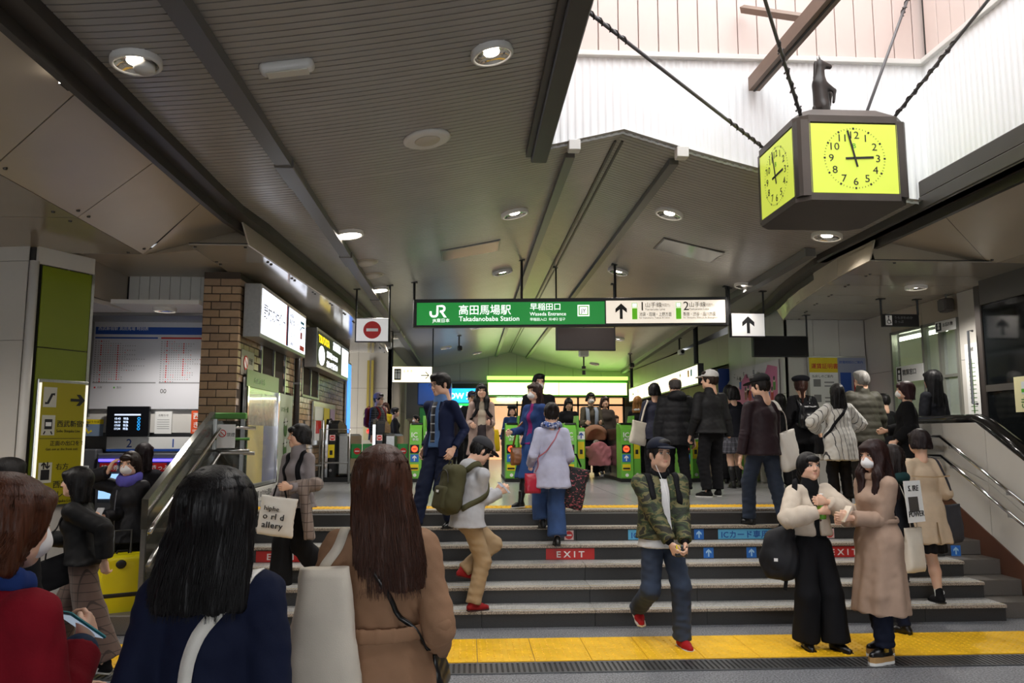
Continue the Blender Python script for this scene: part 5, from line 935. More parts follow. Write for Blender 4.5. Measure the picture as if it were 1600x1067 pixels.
# ================================================================== TICKET GATES
m_gg = M('gate_green', '#76c248', .3, noise=(3, .05)); m_gk = M('gate_black', '#1a1b1c', .25); m_flap = M('flap_green', '#1f8a3c', .35)
def gate(px, label, style, ear=1):
    p = GZ(px, 752, PLAT); o = thing('ticket_gate', label, 'ticket gate', (p[0], p[1], PLAT), 0, 'ticket gates in a row'); W_ = .17
    if style == 'green':
        prof = [(-.2, 0), (.2, 0), (.2, .98), (.14, 1.03), (-.1, 1.0), (-.18, .92), (-.22, .7), (-.22, .08)]
        MB().prism([(-W_ - .02, y, z) for y, z in prof], (2 * W_ * .62, 0, 0)).build('front_cabinet', m_gg, o); MB().bb(W_ * .3, W_ + .03, -.05, 1.5, .02, .95, .02).build('side_body', m_gg, o)
        ep = [(-.05 + .12 * math.sin(t), .72 + .42 * t / pi * 1.0) for t in np.linspace(0, pi, 12)]; MB().prism([(W_ * .22, .0, .6)] + [(W_ * .22, -.1 + .1 * (1 - math.sin(t)), .6 + .56 * t / (pi * .5)) for t in np.linspace(0, pi * .5, 8)] + [(W_ * .22, .25, 1.16), (W_ * .22, .42, .95), (W_ * .22, .42, .6)], (.045, 0, 0)).build('ear', m_gg, o)
        MB().bb(-W_ - .02, W_ * .2, .2, 1.5, .02, .95, .02).build('rear_body', m_gk, o); MB().bb(-W_ - .03, W_ + .04, -.24, 1.52, 0, .06).build('base', m_black, o); MB().bb(-W_ + .0, .03, -.12, .12, 1.0, 1.035, .01).build('reader_pad', m_gk, o)
        g = Board(o, (p[0] - W_ - .02, p[1] - .222, PLAT), 0); D = .001
        g.t('IC', .03, .78, .12, m_wh, .02, d=.03); g.t('専用', .05, .72, .055, m_wh, .008, d=.006); g.rect(.015, .17, .5, .65, m_ink, 'signal_plate', D, .003); g.disc(.092, .575, .055, M('orange_lit', '#ff5a30', .4, emit=('#ff5028', 1.4)), 'signal_disc', D + .003); g.rect(.058, .126, .565, .585, m_red, 'signal_bar', D + .006, .001); g.rect(.02, .165, .35, .48, M('sticker_blue'), 'arrow_plate', D, .003); g.arrow(.092, .415, .1, m_wh, D + .004); g.rect(.02, .165, .2, .31, m_yel, 'yellow_sticker', D, .003); g.rect(.03, .155, .22, .25, m_ink, 'sticker_print', D + .003, .001); g.disc(.1, .12, .03, m_wh, 'round_sticker', D)
        g2 = Board(o, (p[0] + W_ * .3, p[1] - .052, PLAT), 0); g2.rect(.01, .14, .74, .88, m_wh, 'arrow_plate', D, .003); g2.arrow(.075, .81, .11, m_blue, D + .004); g2.rect(.02, .13, .4, .7, m_yel, 'yellow_sticker', D, .003); g2.rect(.05, .1, .48, .56, m_ink, 'sticker_print', D + .003, .001); g2.disc(.08, .12, .03, m_wh, 'round_sticker', D)
    else:
        MB().bb(-.12, .02, -.2, 1.5, .02, .86, .02).build('front_cabinet', m_gk, o); prof = [(-.2, .0), (-.2, 1.0), (-.14, 1.1), (.1, 1.12), (.5, 1.02), (.5, .0)]
        MB().prism([(-.17, y, z) for y, z in prof], (.045, 0, 0)).build('steel_ear', m_chrome, o); MB().prism([(-.12, y, z) for y, z in [(-.1, .86), (-.08, 1.02), (.1, 1.08), (.9, 1.0), (1.0, .86)]], (.15, 0, 0)).build('top_hood', m_gk, o)
        MB().bb(.02, .24, -.1, 1.5, .1, .84, .04).build('steel_body', m_steel, o); MB().bb(-.18, .24, -.22, 1.52, 0, .08).build('base', m_black, o); g = Board(o, (p[0] - .12, p[1] - .201, PLAT), 0); D = .001
        g.rect(.02, .12, .72, .82, M('sticker_pale'), 'sheet', D, .002); g.noentry(.07, .77, .04, D + .002); g.rect(.0, .11, .42, .65, m_yel, 'yellow_sticker', D, .002); g.rect(.03, .08, .47, .55, m_ink, 'sticker_print', D + .002, .001); g.disc(.05, .2, .025, m_grey, 'round_sticker', D)
        if ear:
            fl_ = Board(o, (p[0] + .24, p[1] + .1, PLAT), 0); fl_.rect(0, .19, .4, .66, m_flap, 'flap_door', 0, .03, None, .01); fl_.noentry(.11, .53, .06, .031)
        if ear == 2:
            fl2 = Board(o, (p[0] + .445, p[1] + .1, PLAT), 0); fl2.rect(0, .18, .4, .66, m_flap, 'flap_door', 0, .03, None, .01); fl2.noentry(.09, .53, .06, .031)
    return o
GL = [(525, 'steel', 'black and steel gate nearest the brick wall'), (598, 'steel', 'black and steel gate second from the brick wall'), (657, 'green', 'green gate behind the navy suit person'), (806, 'green', 'green gate left of the lavender coat person'), (897, 'green', 'green gate right of the lavender coat person beside the stroller'), (984, 'green', 'green gate right of the stroller'), (1076, 'green', 'green gate behind the black down jacket person'), (1145, 'green', 'green gate behind the pleated check skirt'), (1232, 'green', 'green gate behind the cream tote bag')]
for px, stl, lab in GL: gate(px, lab, stl, 2 if px == 525 else 1)
# ================================================================== PEOPLE
m_skin = M('skin', '#d9a98c', .48, vcol='Col', bump=(120, .05)); m_skin.node_tree.nodes['Principled BSDF'].inputs['Subsurface Weight'].default_value = .08; m_skin.node_tree.nodes['Principled BSDF'].inputs['Subsurface Radius'].default_value = (.02, .008, .004)
def hairmat(c):
    return M('hair_' + c, c, .46, noise=(3.0, .35, 5), bump=(3.0, .55, .003), stretch=(70, 70, 3.0), spec=.3)
def cloth(c, rough=.85, bump=.25, scale=260, sheen=.0, noise=.08): return M('cloth_%s_%d' % (c, int(rough * 100)), c, rough, noise=(9, noise), bump=(scale, bump, .002), sheen=sheen, spec=.18)
def leather(c): return M('leather_' + c, c, .3, noise=(14, .1), bump=(120, .12, .002))
def puffy(c): return M('nylon_' + c, c, .62, noise=(6, .1), bump=(25, .3, .006), spec=.3)
m_denim = M('denim_blue', '#2f4a78', .85, noise=(5, .35), bump=(400, .2, .001)); m_denim_d = M('denim_dark', '#1f2a3c', .85, noise=(4, .35), bump=(400, .2, .001))
m_maskw = M('mask_white', '#eceaea', .8, bump=(60, .2, .002)); m_canvas = M('canvas', '#d8cfc0', .85, noise=(6, .06), bump=(300, .35, .002)); m_canvasw = M('canvas_white', '#e4e0d8', .8, noise=(6, .04), bump=(300, .3, .002))
SKIN = lin('#e2b59a')[:3]
def ik(a, c, l1, l2, pole):
    a = np.asarray(a, float); c = np.asarray(c, float); d = c - a; L = float(np.linalg.norm(d)); mx = (l1 + l2) * .999
    if L > mx: c = a + d / L * mx; d = c - a; L = mx
    u = d / L; x = (l1 * l1 - l2 * l2 + L * L) / (2 * L); y = math.sqrt(max(l1 * l1 - x * x, 0)); p = np.asarray(pole, float); p = p - u * (p @ u); p = p / max(np.linalg.norm(p), 1e-6)
    return a + u * x + p * y, c
def Rzm(a): return np.array([[math.cos(a), -math.sin(a), 0], [math.sin(a), math.cos(a), 0], [0, 0, 1]])
def Rxm(a): return np.array([[1, 0, 0], [0, math.cos(a), -math.sin(a)], [0, math.sin(a), math.cos(a)]])
def Rym(a): return np.array([[math.cos(a), 0, math.sin(a)], [0, 1, 0], [-math.sin(a), 0, math.cos(a)]])
def head_mesh(res, sex, face=True):
    f = Fld(); f.ell((0, .012, .035), (.072, .09, .078), k=.03).ell((0, -.015, -.03), (.056, .072, .08), k=.03).ell((0, -.06, -.088), (.026, .026, .022), k=.03)
    for s in (-1, 1): f.ell((s * .034, -.052, -.03), (.027, .028, .03), k=.02).ell((s * .048, -.01, -.07), (.02, .04, .025), k=.025)
    f.cap((-.036, -.076, .032), (.036, -.076, .032), .011, k=.016); f.cap((0, -.086, .014), (0, -.103, -.024), .006, .0105, k=.012)
    for s in (-1, 1): f.ell((s * .0105, -.096, -.029), (.0075, .008, .0065), k=.006).ell((s * .031, -.093, .008), (.018, .013, .0105), k=.01, op='s').ell((s * .075, .012, -.004), (.011, .019, .03), Rzm(s * .3), k=.006)
    f.cap((-.017, -.0865, -.054), (.017, -.0865, -.054), .0045, k=.005).cap((-.013, -.0865, -.063), (.013, -.0865, -.063), .0055, k=.005)
    f.cap((0, .02, -.05), (0, .04, -.17), .046 if sex == 'f' else .055, k=.03)
    v, q = f.mesh(res); c = np.tile(np.array(SKIN + (1,), np.float32), (len(v), 1)); x, y, z = v.T
    def paint(m, col, a=1.0): c[m, :3] = c[m, :3] * (1 - a) + np.array(lin(col)[:3]) * a
    paint((y < -.074) & (np.abs(x) < .0185 - .5 * np.abs(z + .058)) & (np.abs(z + .058) < .0085), '#b5635c', .6); paint((y < -.05) & (np.abs(z - .031 + .1 * np.abs(x)) < .0042) & (np.abs(x) > .013) & (np.abs(x) < .048), '#2a1f1b', .85)
    paint((y < -.03) & (np.abs(np.abs(x) - .04) < .016) & (np.abs(z + .03) < .018), '#e09a84', .25)
    parts = [(v, q)]; cols = [c]
    for s in (-1, 1):
        ev, eq = ellips_np((s * .031, -.0785, .0075), (.0135, .0075, .0068), 14, 10); ec = np.tile(np.array((.75, .72, .7, 1), np.float32), (len(ev), 1)); r = np.hypot(ev[:, 0] - s * .031, ev[:, 2] - .0075); ec[r < .0066, :3] = (.012, .008, .006); ec[(ev[:, 2] > .0105), :3] = (.02, .012, .01); parts.append((ev, eq)); cols.append(ec)
        lv, lq = ellips_np((s * .0315, -.0822, .0136), (.0165, .005, .0022), 10, 6); parts.append((lv, lq)); cols.append(np.tile(np.array((.015, .01, .01, 1), np.float32), (len(lv), 1)))
    return parts, cols
HEADS = {}
def hand_field(f, w, d, n, side, S, curl, thumb=.5):
    """w wrist, d finger direction, n palm normal (side the fingers curl to); side +1 left hand, -1 right"""
    d = unit(d); n = unit(n - d * float(np.dot(n, d))); t = np.cross(n, d) * (1 if side > 0 else -1); t = unit(t); w = np.asarray(w, np.float32)
    L = [(.030, .066), (.010, .075), (-.010, .07), (-.029, .054)]
    f.cap(w - d * .03 * S, w + d * .02 * S, .024 * S, .024 * S, .02, sq=(n, .75))
    for i, (o, ln) in enumerate(L):
        k = w + (d * (.085 - .004 * abs(i - 1)) + t * o) * S; f.cap(w + (d * .02 + t * o * .5) * S, k, .0135 * S, .0115 * S, .014)
        p = k; a = 0
        for j, (fr, cu_) in enumerate(((.45, curl), (.31, curl * 1.15), (.24, curl * .8))):
            a += cu_; q = p + (d * math.cos(a) + n * math.sin(a)) * ln * fr * S; f.cap(p, q, (.0092 - .0012 * j) * S, (.0085 - .0012 * j) * S, .004); p = q
    b = w + (d * .025 + t * .026) * S; m = b + (d * .55 + t * .5 + n * .35 * thumb) * .042 * S; e = m + (d * .8 + t * (.25 - .5 * thumb) + n * .5 * thumb) * .032 * S
    f.cap(b, m, .0145 * S, .011 * S, .012); f.cap(m, e, .0105 * S, .0085 * S, .005)
def hair_parts(style, L, col_seed, strands, res, vol=1.0, part=0.0, asym=0.0, back=.026, locks=0):
    """head-local hair volume (forward -y) plus strands. style: long bob short bun pony bald"""
    f = Fld(); rg = np.random.default_rng(col_seed)
    f.ell((0, .017, .034), (.086 * vol, .104 * vol, .0935), k=.02)
    if style in ('long', 'bob', 'pony'): f.ell((0, .022, -.01), (.085 * vol, .092 * vol, .1), k=.03)
    elif style == 'bun': f.ell((0, .03, -.01), (.078, .085, .08), k=.02); f.ell((0, .1, .07), (.045, .04, .04), k=.02)
    elif style == 'short': f.ell((0, .03, -.005), (.08, .082, .075), k=.02); f.ell((.01, -.035, .09), (.07, .06, .035), k=.03)
    elif style == 'bald': f.ell((0, .035, -.01), (.08, .08, .05), k=.01)
    fw = .058 if style in ('long', 'bob', 'pony') else .066
    f.ell((0, -.115, -.045), (fw, .085, .092 if style != 'bald' else .2), k=.012, op='s')
    if style in ('long', 'bob', 'pony'): f.ell((part, -.075, .062), (.06, .03, .03), k=.015)
    f.box((0, -.13, -.12), (.07, .11, .06), .02, k=.02, op='s')
    if style in ('short', 'bun'):
        for s in (-1, 1): f.ell((s * .08, .0, -.02), (.02, .03, .035), k=.005, op='s')
        f.box((0, .03, -.13), (.12, .12, .055), .01, k=.02, op='s')
    if style == 'bald': f.ell((0, 0, .1), (.075, .1, .06), k=.01, op='s'); f.box((0, .03, -.12), (.12, .12, .055), .01, k=.02, op='s')
    if style in ('long', 'bob'):
        n = 5; prev = None
        for i in range(n + 1):
            t = i / n; z = -.02 - (L) * t; wv = (.088 + (.018 if style == 'long' else .006) * t) * vol; dp = (.074 - .022 * t) * vol; y = .03 + back * t; p = v3(asym * t, y, z)
            if prev is not None: f.cap(prev[0], p, prev[1], wv, .02, sq=((0, 1, 0), dp / wv))
            prev = (p, wv)
        zb = -.02 - L; f.box((0, .03, zb - .1), (.3, .3, .1), .01, k=.015, op='s')
        f.box((0, -.1, -.12), (.052, .085, .1), .03, k=.02, op='s')
    if locks:
        for s in (-1, 1): f.cap((s * .074, -.01, -.02), (s * .078, -.062, -.14), .024, .037, .04); f.cap((s * .078, -.062, -.14), (s * .068, -.11, -.02 - locks), .037, .026, .04, sq=((0, 1, 0), .7))
    if style == 'pony':
        f.cap((0, .1, .03), (0, .135, -.06), .028, .032, .02); f.cap((0, .135, -.06), (.0, .125, -.06 - L), .032, .014, .03)
        f.box((0, .02, -.16), (.12, .1, .07), .01, k=.02, op='s')
    v, q = f.mesh(res); ang = np.arctan2(v[:, 0], v[:, 1] - .02); n = vnormals(v, q); rz_ = np.clip((.09 - v[:, 2]) / .1, .15, 1)
    v = v + n * ((.0022 * np.sin(ang * 46 + 5 * np.sin(v[:, 2] * 9 + col_seed)) + .0015 * np.sin(ang * 91 + v[:, 2] * 14) + .004 * np.sin(ang * 9 + v[:, 2] * 7 + col_seed)) * rz_)[:, None]
    parts = [(v.astype(np.float32), q)]
    if strands and style in ('long', 'bob'):
        vs = []; fs = []; o = 0; ns = 13
        for k in range(strands):
            a = rg.uniform(-2.35, 2.35); ex = 1.0 + .022 * rg.random(); Ls = L * rg.uniform(.82, 1.06) + (.03 if abs(a) < 1 else 0); ph = rg.uniform(0, 6.3); am = .006 * rg.random(); pts = []
            ctr = np.array((0, .018, .03)); E_ = np.array((.086 * vol, .103 * vol, .094)) * ex
            for i in range(ns):
                t = i / (ns - 1)
                if t < .42:
                    th = t / .42 * 1.75 + .12; d = np.array((math.sin(th) * math.sin(a), math.sin(th) * math.cos(a), math.cos(th))); p = ctr + d * E_; last = p; hz = p[2]
                else:
                    u = (t - .42) / .58; zz = hz - (Ls - .0) * u; g = (.088 + (.02 if style == 'long' else .008) * u) * vol * ex; gy = (.074 - .018 * u) * vol * ex
                    tx = math.sin(a) * g + asym * u; ty = .03 + back * u + math.cos(a) * gy; bl = min(1, u * 3); p = np.array((last[0] * (1 - bl) + tx * bl, last[1] * (1 - bl) + ty * bl, zz)); p[0] += am * math.sin(u * 7 + ph); p[1] += am * math.cos(u * 6 + ph)
                pts.append(p)
            r = rg.uniform(.0009, .0019) * (1.3 if strands < 300 else 1.0); P = np.array(pts)
            for i in range(ns):
                rr_ = r * (1 if i < ns - 3 else (ns - i) / 4.0); tt = P[min(i + 1, ns - 1)] - P[max(i - 1, 0)]; tt = tt / np.linalg.norm(tt); u_ = np.cross(tt, (0.3, .2, 1)); u_ = u_ / max(np.linalg.norm(u_), 1e-6); w_ = np.cross(tt, u_)
                for j in range(3): an = 2 * pi * j / 3; vs.append(P[i] + (u_ * math.cos(an) + w_ * math.sin(an)) * rr_)
            for i in range(ns - 1):
                for j in range(3): fs.append((o + i * 3 + j, o + i * 3 + (j + 1) % 3, o + (i + 1) * 3 + (j + 1) % 3, o + (i + 1) * 3 + j))
            o += ns * 3
        parts.append((np.array(vs, np.float32), np.array(fs)))
    return parts
class Person: pass
def person(label, px, Y, z0, top, rz=0.0, h=None, sex='f', lean=0.0, side=0.0, twist=0.0, head=(0, 0), feet=None, hands=None, hair=None, topw=None, inner=None, bottom=None, shoes=None, mask=False, lod=None, legs=None, hat=None, glasses=False, curl=(.45, .45), hdir=None, poles=None, drop=0.0, x=None, group=None, shift=(0, 0)):
    R_ = Person(); X = AY(px, 700, Y)[0] if x is None else x; zt = AY(px, top, Y)[2]
    if h is None: h = (zt - z0) / (1.012 - .3 * (1 - math.cos(lean)) - drop)
    if lod is None: lod = 3 if Y < 4 else (2 if Y < 10.2 else 1)
    rt, rh, rb = {3: (.0095, .0048, .0042), 2: (.0125, .0058, .0052), 1: (.018, .0085, .008)}[lod]
    o = thing('person', label, 'person', (X, Y, z0), rz, group); R_.o = o; R_.h = h; R_.rz = rz; R_.root = np.array((X, Y, z0)); M3 = Rzm(rz)
    R_.w = lambda p: R_.root + M3 @ np.asarray(p, float)
    feet = feet or ((-.055, 0, 0, -.12, 0), (.055, 0, 0, .12, 0)); hands = hands or ((-.155, .02, .47), (.155, .02, .47))
    P = v3(shift[0] * h, -shift[1] * h, (.53 - drop) * h); sp = unit((math.sin(side), -math.sin(lean), math.cos(lean))); up = v3(0, 0, 1); fw = v3(0, -1, 0)
    sw = (.087 if sex == 'f' else .104) * h; Tm = Rzm(twist); lat = (Tm @ np.array((1, 0, 0))).astype(np.float32); tf = (Tm @ np.array((0, -1, 0))).astype(np.float32)
    shc = P + sp * (.276 * h); nb = P + sp * (.30 * h); sh = [shc - lat * sw - up * (.016 * h), shc + lat * sw - up * (.016 * h)]; nd = unit(sp * .55 + up * .6 + fw * (.06 + .25 * max(0, head[1]))); Hc = nb + nd * (.098 * h); S = .141 * h / .225; Rh = Rzm(head[0]) @ Rxm(head[1]); R_.Hc = Hc; R_.Rh = Rh; R_.S = S; R_.sh = sh; R_.P = P; R_.sp = sp
    def hd(v): return (v * S) @ Rh.T.astype(np.float32) + Hc
    # limbs
    an = []; kn = []; hip = []
    for i, s in enumerate((-1, 1)):
        ft = feet[i]; a_ = v3(ft[0] * h, -ft[1] * h, ft[2] * h + .045 * h); hp = P + v3(s * .044 * h, 0, -.012 * h); yaw = ft[3] if len(ft) > 3 else s * .1; fd = (Rzm(yaw) @ np.array((0, -1, 0))); k_, a2 = ik(hp, a_, .2435 * h, .236 * h, fd); an.append(a2.astype(np.float32)); kn.append(k_.astype(np.float32)); hip.append(hp)
    el = []; wr = []
    for i, s in enumerate((-1, 1)):
        hn = hands[i]; w_ = v3(hn[0] * h, -hn[1] * h, hn[2] * h) if hn is not None else v3(s * .15 * h, .02 * h, .47 * h); pol = (poles[i] if poles and poles[i] is not None else (s * .16, .9, -.25)); e_, w2 = ik(sh[i], w_, .172 * h, .150 * h, np.array((pol[0], pol[1], pol[2]))); el.append(e_.astype(np.float32)); wr.append(w2.astype(np.float32))
    R_.el = el; R_.wr = wr; R_.an = an; R_.kn = kn; R_.lat = lat; R_.tf = tf
    # ---- body: one mesh
    key = (rh, sex)
    if key not in HEADS: HEADS[key] = head_mesh(rh, sex)
    hp_, hc_ = HEADS[key]; parts = [(hd(a), b_) for a, b_ in hp_]; cols = [c.copy() for c in hc_]
    lg = legs or {}
    f = Fld(); f.cap(P, P + sp * .16 * h, .065 * h, .068 * h, .04, sq=((0, 1, 0), .7)); f.cap(sh[0] * .85 + shc * .15, sh[1] * .85 + shc * .15, .02 * h, k=.03); f.cap(nb, Hc, .028 * h, .026 * h, .03)
    for i in (0, 1): f.cap(sh[i], el[i], .026 * h, .022 * h, .02).cap(el[i], wr[i], .022 * h, .0155 * h, .02)
    v, q = f.mesh(rt * 1.5); parts.append((v, q)); cols.append(np.tile(np.array(SKIN + (1,), np.float32), (len(v), 1)))
    f = Fld()
    for i in (0, 1): f.cap(hip[i], kn[i], .052 * h, .034 * h, .02).cap(kn[i], kn[i] * .55 + an[i] * .45 + v3(0, .008 * h, 0), .032 * h, .033 * h, .015).cap(kn[i] * .55 + an[i] * .45 + v3(0, .008 * h, 0), an[i], .033 * h, .019 * h, .015).cap(an[i], an[i] - v3(0, 0, .028 * h), .02 * h, .02 * h, .01)
    v, q = f.mesh(rt if lg else rt * 1.5); parts.append((v, q)); lc = lin(lg['c'])[:3] if lg.get('c') else SKIN; cc = np.tile(np.array(tuple(lc) + (1,), np.float32), (len(v), 1))
    if lg.get('sock'):
        for i in (0, 1):
            near = np.linalg.norm(v[:, :2] - an[i][:2], axis=1) < .14; cc[near & (v[:, 2] < an[i][2] + lg['sock'][1] * h), :3] = lin(lg['sock'][0])[:3]
    cols.append(cc)
    for i, s in enumerate((-1, 1)):
        if hands[i] is None: continue
        f = Fld(); dd = unit(wr[i] - el[i]); nn = v3(-s * .9, .35, 0)
        if hdir and hdir[i] is not None: dd = v3(hdir[i][0]); nn = v3(hdir[i][1])
        hand_field(f, wr[i] + dd * .012 * h, dd, nn, s, .98 * h / 1.65, curl[i]); v, q = f.mesh(rb); parts.append((v, q)); cols.append(np.tile(np.array(SKIN + (1,), np.float32), (len(v), 1)))
        if not hasattr(R_, 'hand'): R_.hand = {}
        R_.hand[i] = wr[i] + unit(dd) * .075 * h / 1.65
    mesh_np('body', parts, m_skin, o, cols)
    # ---- trousers / skirt
    sd = abs(hash(label)) % 97
    sd = sum(map(ord, label)) % 97
    if bottom:
        b_ = bottom; fit = b_.get('fit', 'straight'); f = Fld(); wz = b_.get('waist', .61)
        if fit == 'skirt':
            hz = b_['hem'] * h; fl = b_.get('flare', .04) * h; f.cap(P + v3(0, 0, .07 * h), P, .075 * h, .1 * h, .03, sq=((0, 1, 0), .75)); f.cap(P, v3(P[0], P[1], hz), .1 * h, .1 * h + fl, .03, sq=((0, 1, 0), .85))
            for i in (0, 1): f.cap(hip[i], kn[i], .06 * h, .05 * h, .04)
            f.box((0, 0, hz - .5), (1, 1, .5), .005, k=0, op='s')
        else:
            rr_ = {'slim': (.055, .042, .032), 'straight': (.057, .047, .043), 'wide': (.058, .06, .074), 'widest': (.06, .072, .092)}[fit]; f2 = []
            for i in (0, 1):
                f = Fld(); f.cap(P + v3(0, 0, .07 * h), P - v3(0, 0, .01 * h), .068 * h, .083 * h, .03, sq=((0, 1, 0), .73))
                e_ = an[i] + unit(an[i] - kn[i]) * (rr_[2] * h * .7); f.cap(hip[i], kn[i], rr_[0] * h, rr_[1] * h, .025).cap(kn[i], e_, rr_[1] * h, rr_[2] * h, .03)
                dn = unit(an[i] - kn[i]); cz = an[i] + dn * (b_.get('end', .004) * h); c_ = cz + dn * .2; Rb = np.stack([unit(np.cross(dn, (0, 1, .01))), np.cross(dn, unit(np.cross(dn, (0, 1, .01)))), dn], 1); f.box(c_, (.3, .3, .2), .005, Rb, k=.004, op='s'); f2.append(f)
        ps = []
        for f in ([f] if fit == 'skirt' else f2):
            v, q = f.mesh(rt); n = vnormals(v, q)
            if fit == 'skirt': am = b_.get('fold', .006) * np.clip((P[2] - v[:, 2]) / (.15 * h), 0, 1); v = v + n * (am * np.sin(np.arctan2(v[:, 0] - P[0], v[:, 1] - P[1]) * b_.get('nf', 13) + sd))[:, None]
            else:
                wd = fit in ('wide', 'widest'); ze = (an[0][2] + an[1][2]) / 2; lo_ = np.clip((kn[0][2] - v[:, 2]) / (.2 * h), 0, 1); v = v + n * ((.005 if wd else .0045) * vnoise(v * np.array((1, 1, .3 if wd else 2.0)), 30 if wd else 22, sd) + (0 if wd else .003 * lo_ * np.sin(v[:, 2] * 85 + 3 * vnoise(v, 14, sd))))[:, None]
            ps.append((v.astype(np.float32), q))
        mesh_np('skirt' if fit == 'skirt' else 'trousers', ps, b_['c'], o)
    # ---- upper garments
    hw, ww, cw = ((.098, .07, .078) if sex == 'f' else (.098, .083, .092)); ysq = (tf * -1, .74)
    def garment(g, nm, sleeves=True):
        f = Fld(); th = g.get('th', .012); bl_ = g.get('bulk', 1.0); hem = g.get('hem', .5) * h; hipz = P[2]
        if hem < hipz + .05 * h: f.cap(P + sp * .03 * h, P, ww * 1.06 * h * bl_ + th, hw * h * bl_ + th, .03, sq=ysq)
        f.cap(P + sp * .0 if hem < hipz + .05 * h else P + sp * .03 * h, P + sp * .105 * h, hw * h * bl_ + th, ww * h * bl_ * g.get('waist', 1.0) + th, .03, sq=ysq).cap(P + sp * .105 * h, P + sp * .185 * h, ww * h * bl_ * g.get('waist', 1.0) + th, cw * h * bl_ + th * .8, .03, sq=ysq)
        for i in (0, 1): f.cap(nb - sp * .03 * h, sh[i] * .9 + shc * .1, .034 * h + th * .3, .026 * h + th * .5, .03)
        f.cap(P + sp * .2 * h, nb - sp * .045 * h, .07 * h, .045 * h + th * .3, .03, sq=ysq)
        if hem < .46 * h:
            for i in (0, 1): f.cap(hip[i], kn[i] if kn[i][2] > hem else hip[i] + (kn[i] - hip[i]) * max(0, min(1, (hip[i][2] - hem) / max(hip[i][2] - kn[i][2], 1e-3))), .066 * h + th * .5, .052 * h + th * .5, .05)
        if sex == 'f' and g.get('bust', 1): f.ell(P + sp * .19 * h + tf * (.045 * h + th * .4), (.07 * h, .035 * h, .04 * h), k=.04)
        if hem < hipz - .02 * h: f.cap(P, v3(P[0] + g.get('sx', 0) * h, P[1] + g.get('sy', 0) * h, hem), hw * h * bl_ + th, hw * h * bl_ + th + g.get('flare', .02) * h, .04, sq=(ysq[0], .8))
        if g.get('open'):
            w0, w1 = g['open']; zt_, zb = nb[2] - .01 * h, max(hem, hipz - .25 * h); y0 = P[1]
            def cutf(Xp, w0=w0 * h, w1=w1 * h, zt_=zt_, zb=zb):
                t = np.clip((zt_ - Xp[..., 2]) / (zt_ - zb), 0, 1.6); c_ = P + 0; rel = Xp - P; lx = rel @ lat; ly = rel @ tf; return np.maximum(np.abs(lx) - (w0 + (w1 - w0) * t), -(ly - .0))
            f.fun((-.3, -.6, hem - .1), (.3, .3, nb[2] + .1), cutf, k=.006, op='s')
        if g.get('tuck') is None: f.box((P[0], P[1], hem - .4), (.6, .6, .4), .005, k=.004, op='s')
        sm = g.get('sleeve', 1.0); fore = []
        if sleeves:
            for i in (0, 1):
                t_ = g.get('send', .97); w_ = el[i] + (wr[i] - el[i]) * t_; re_ = .0235 * h * sm + th * .7
                f.cap(sh[i], el[i], .0275 * h * (.5 + .5 * sm) + th * .7, re_, .025)
                ff = Fld(); ff.cap(el[i], w_, re_, (.0205 * h * sm + th * .65) * g.get('cuff', 1.0), .01)
                if sm > 1.4: ff.cap(el[i], el[i] * .45 + w_ * .55, re_, re_ * .98, .02)
                dn = unit(w_ - el[i]); c_ = w_ + dn * .1; a_ = unit(np.cross(dn, (0.1, 1, .2))); ff.box(c_ + dn * .003, (.12, .12, .1), .004, np.stack([a_, np.cross(dn, a_), dn], 1), k=.004, op='s'); fore.append(ff)
        if g.get('hood'): f.ell(nb + up * .005 * h - tf * .05 * h, (.08 * h, .06 * h, .05 * h), k=.03); f.ell(nb + up * .02 * h - tf * .02 * h, (.03 * h, .03 * h, .06 * h), k=.02, op='s')
        if g.get('stand'): f.cap(nb - sp * .01 * h, nb + nd * g['stand'] * h, .046 * h + th * .3, .04 * h + th * .3, .02)
        v, q = f.mesh(rt); n = vnormals(v, q); fold = g.get('fold', .0045); p_ = v.copy(); p_[:, 2] *= .55; d_ = fold * vnoise(p_, 17, sd) + fold * .5 * vnoise(v, 41, sd + 3)
        if hem < hipz - .1 * h: ramp = np.clip((hipz + .05 * h - v[:, 2]) / (.25 * h), 0, 1); d_ = d_ + g.get('pleat', .008) * ramp * np.sin(np.arctan2(v[:, 0] - P[0], v[:, 1] - P[1]) * 9 + sd + 3 * v[:, 2]) * (v[:, 2] < hipz + .06 * h)
        if g.get('quilt'): d_ = d_ + .007 * np.abs(np.sin((v @ sp) / g['quilt'] * pi)) 
        v = v + n * d_[:, None]; ps = [(v.astype(np.float32), q)]
        for i, ff in enumerate(fore):
            v, q = ff.mesh(rt); ax_ = unit(wr[i] - el[i]); t_ = (v - el[i]) @ ax_; v = v + vnormals(v, q) * (fold * vnoise(v, 17, sd) * .6 + fold * .7 * np.sin(t_ * 95 + 4 * vnoise(v, 12, sd)) * np.clip(1 - t_ / (.15 * h), .15, 1))[:, None]; ps.append((v.astype(np.float32), q))
        return mesh_np(nm, ps, g['c'], o)
    if inner: garment(inner, inner.get('name', 'shirt'), inner.get('sleeves', False))
    if topw: R_.top = garment(topw, topw.get('name', 'coat'))
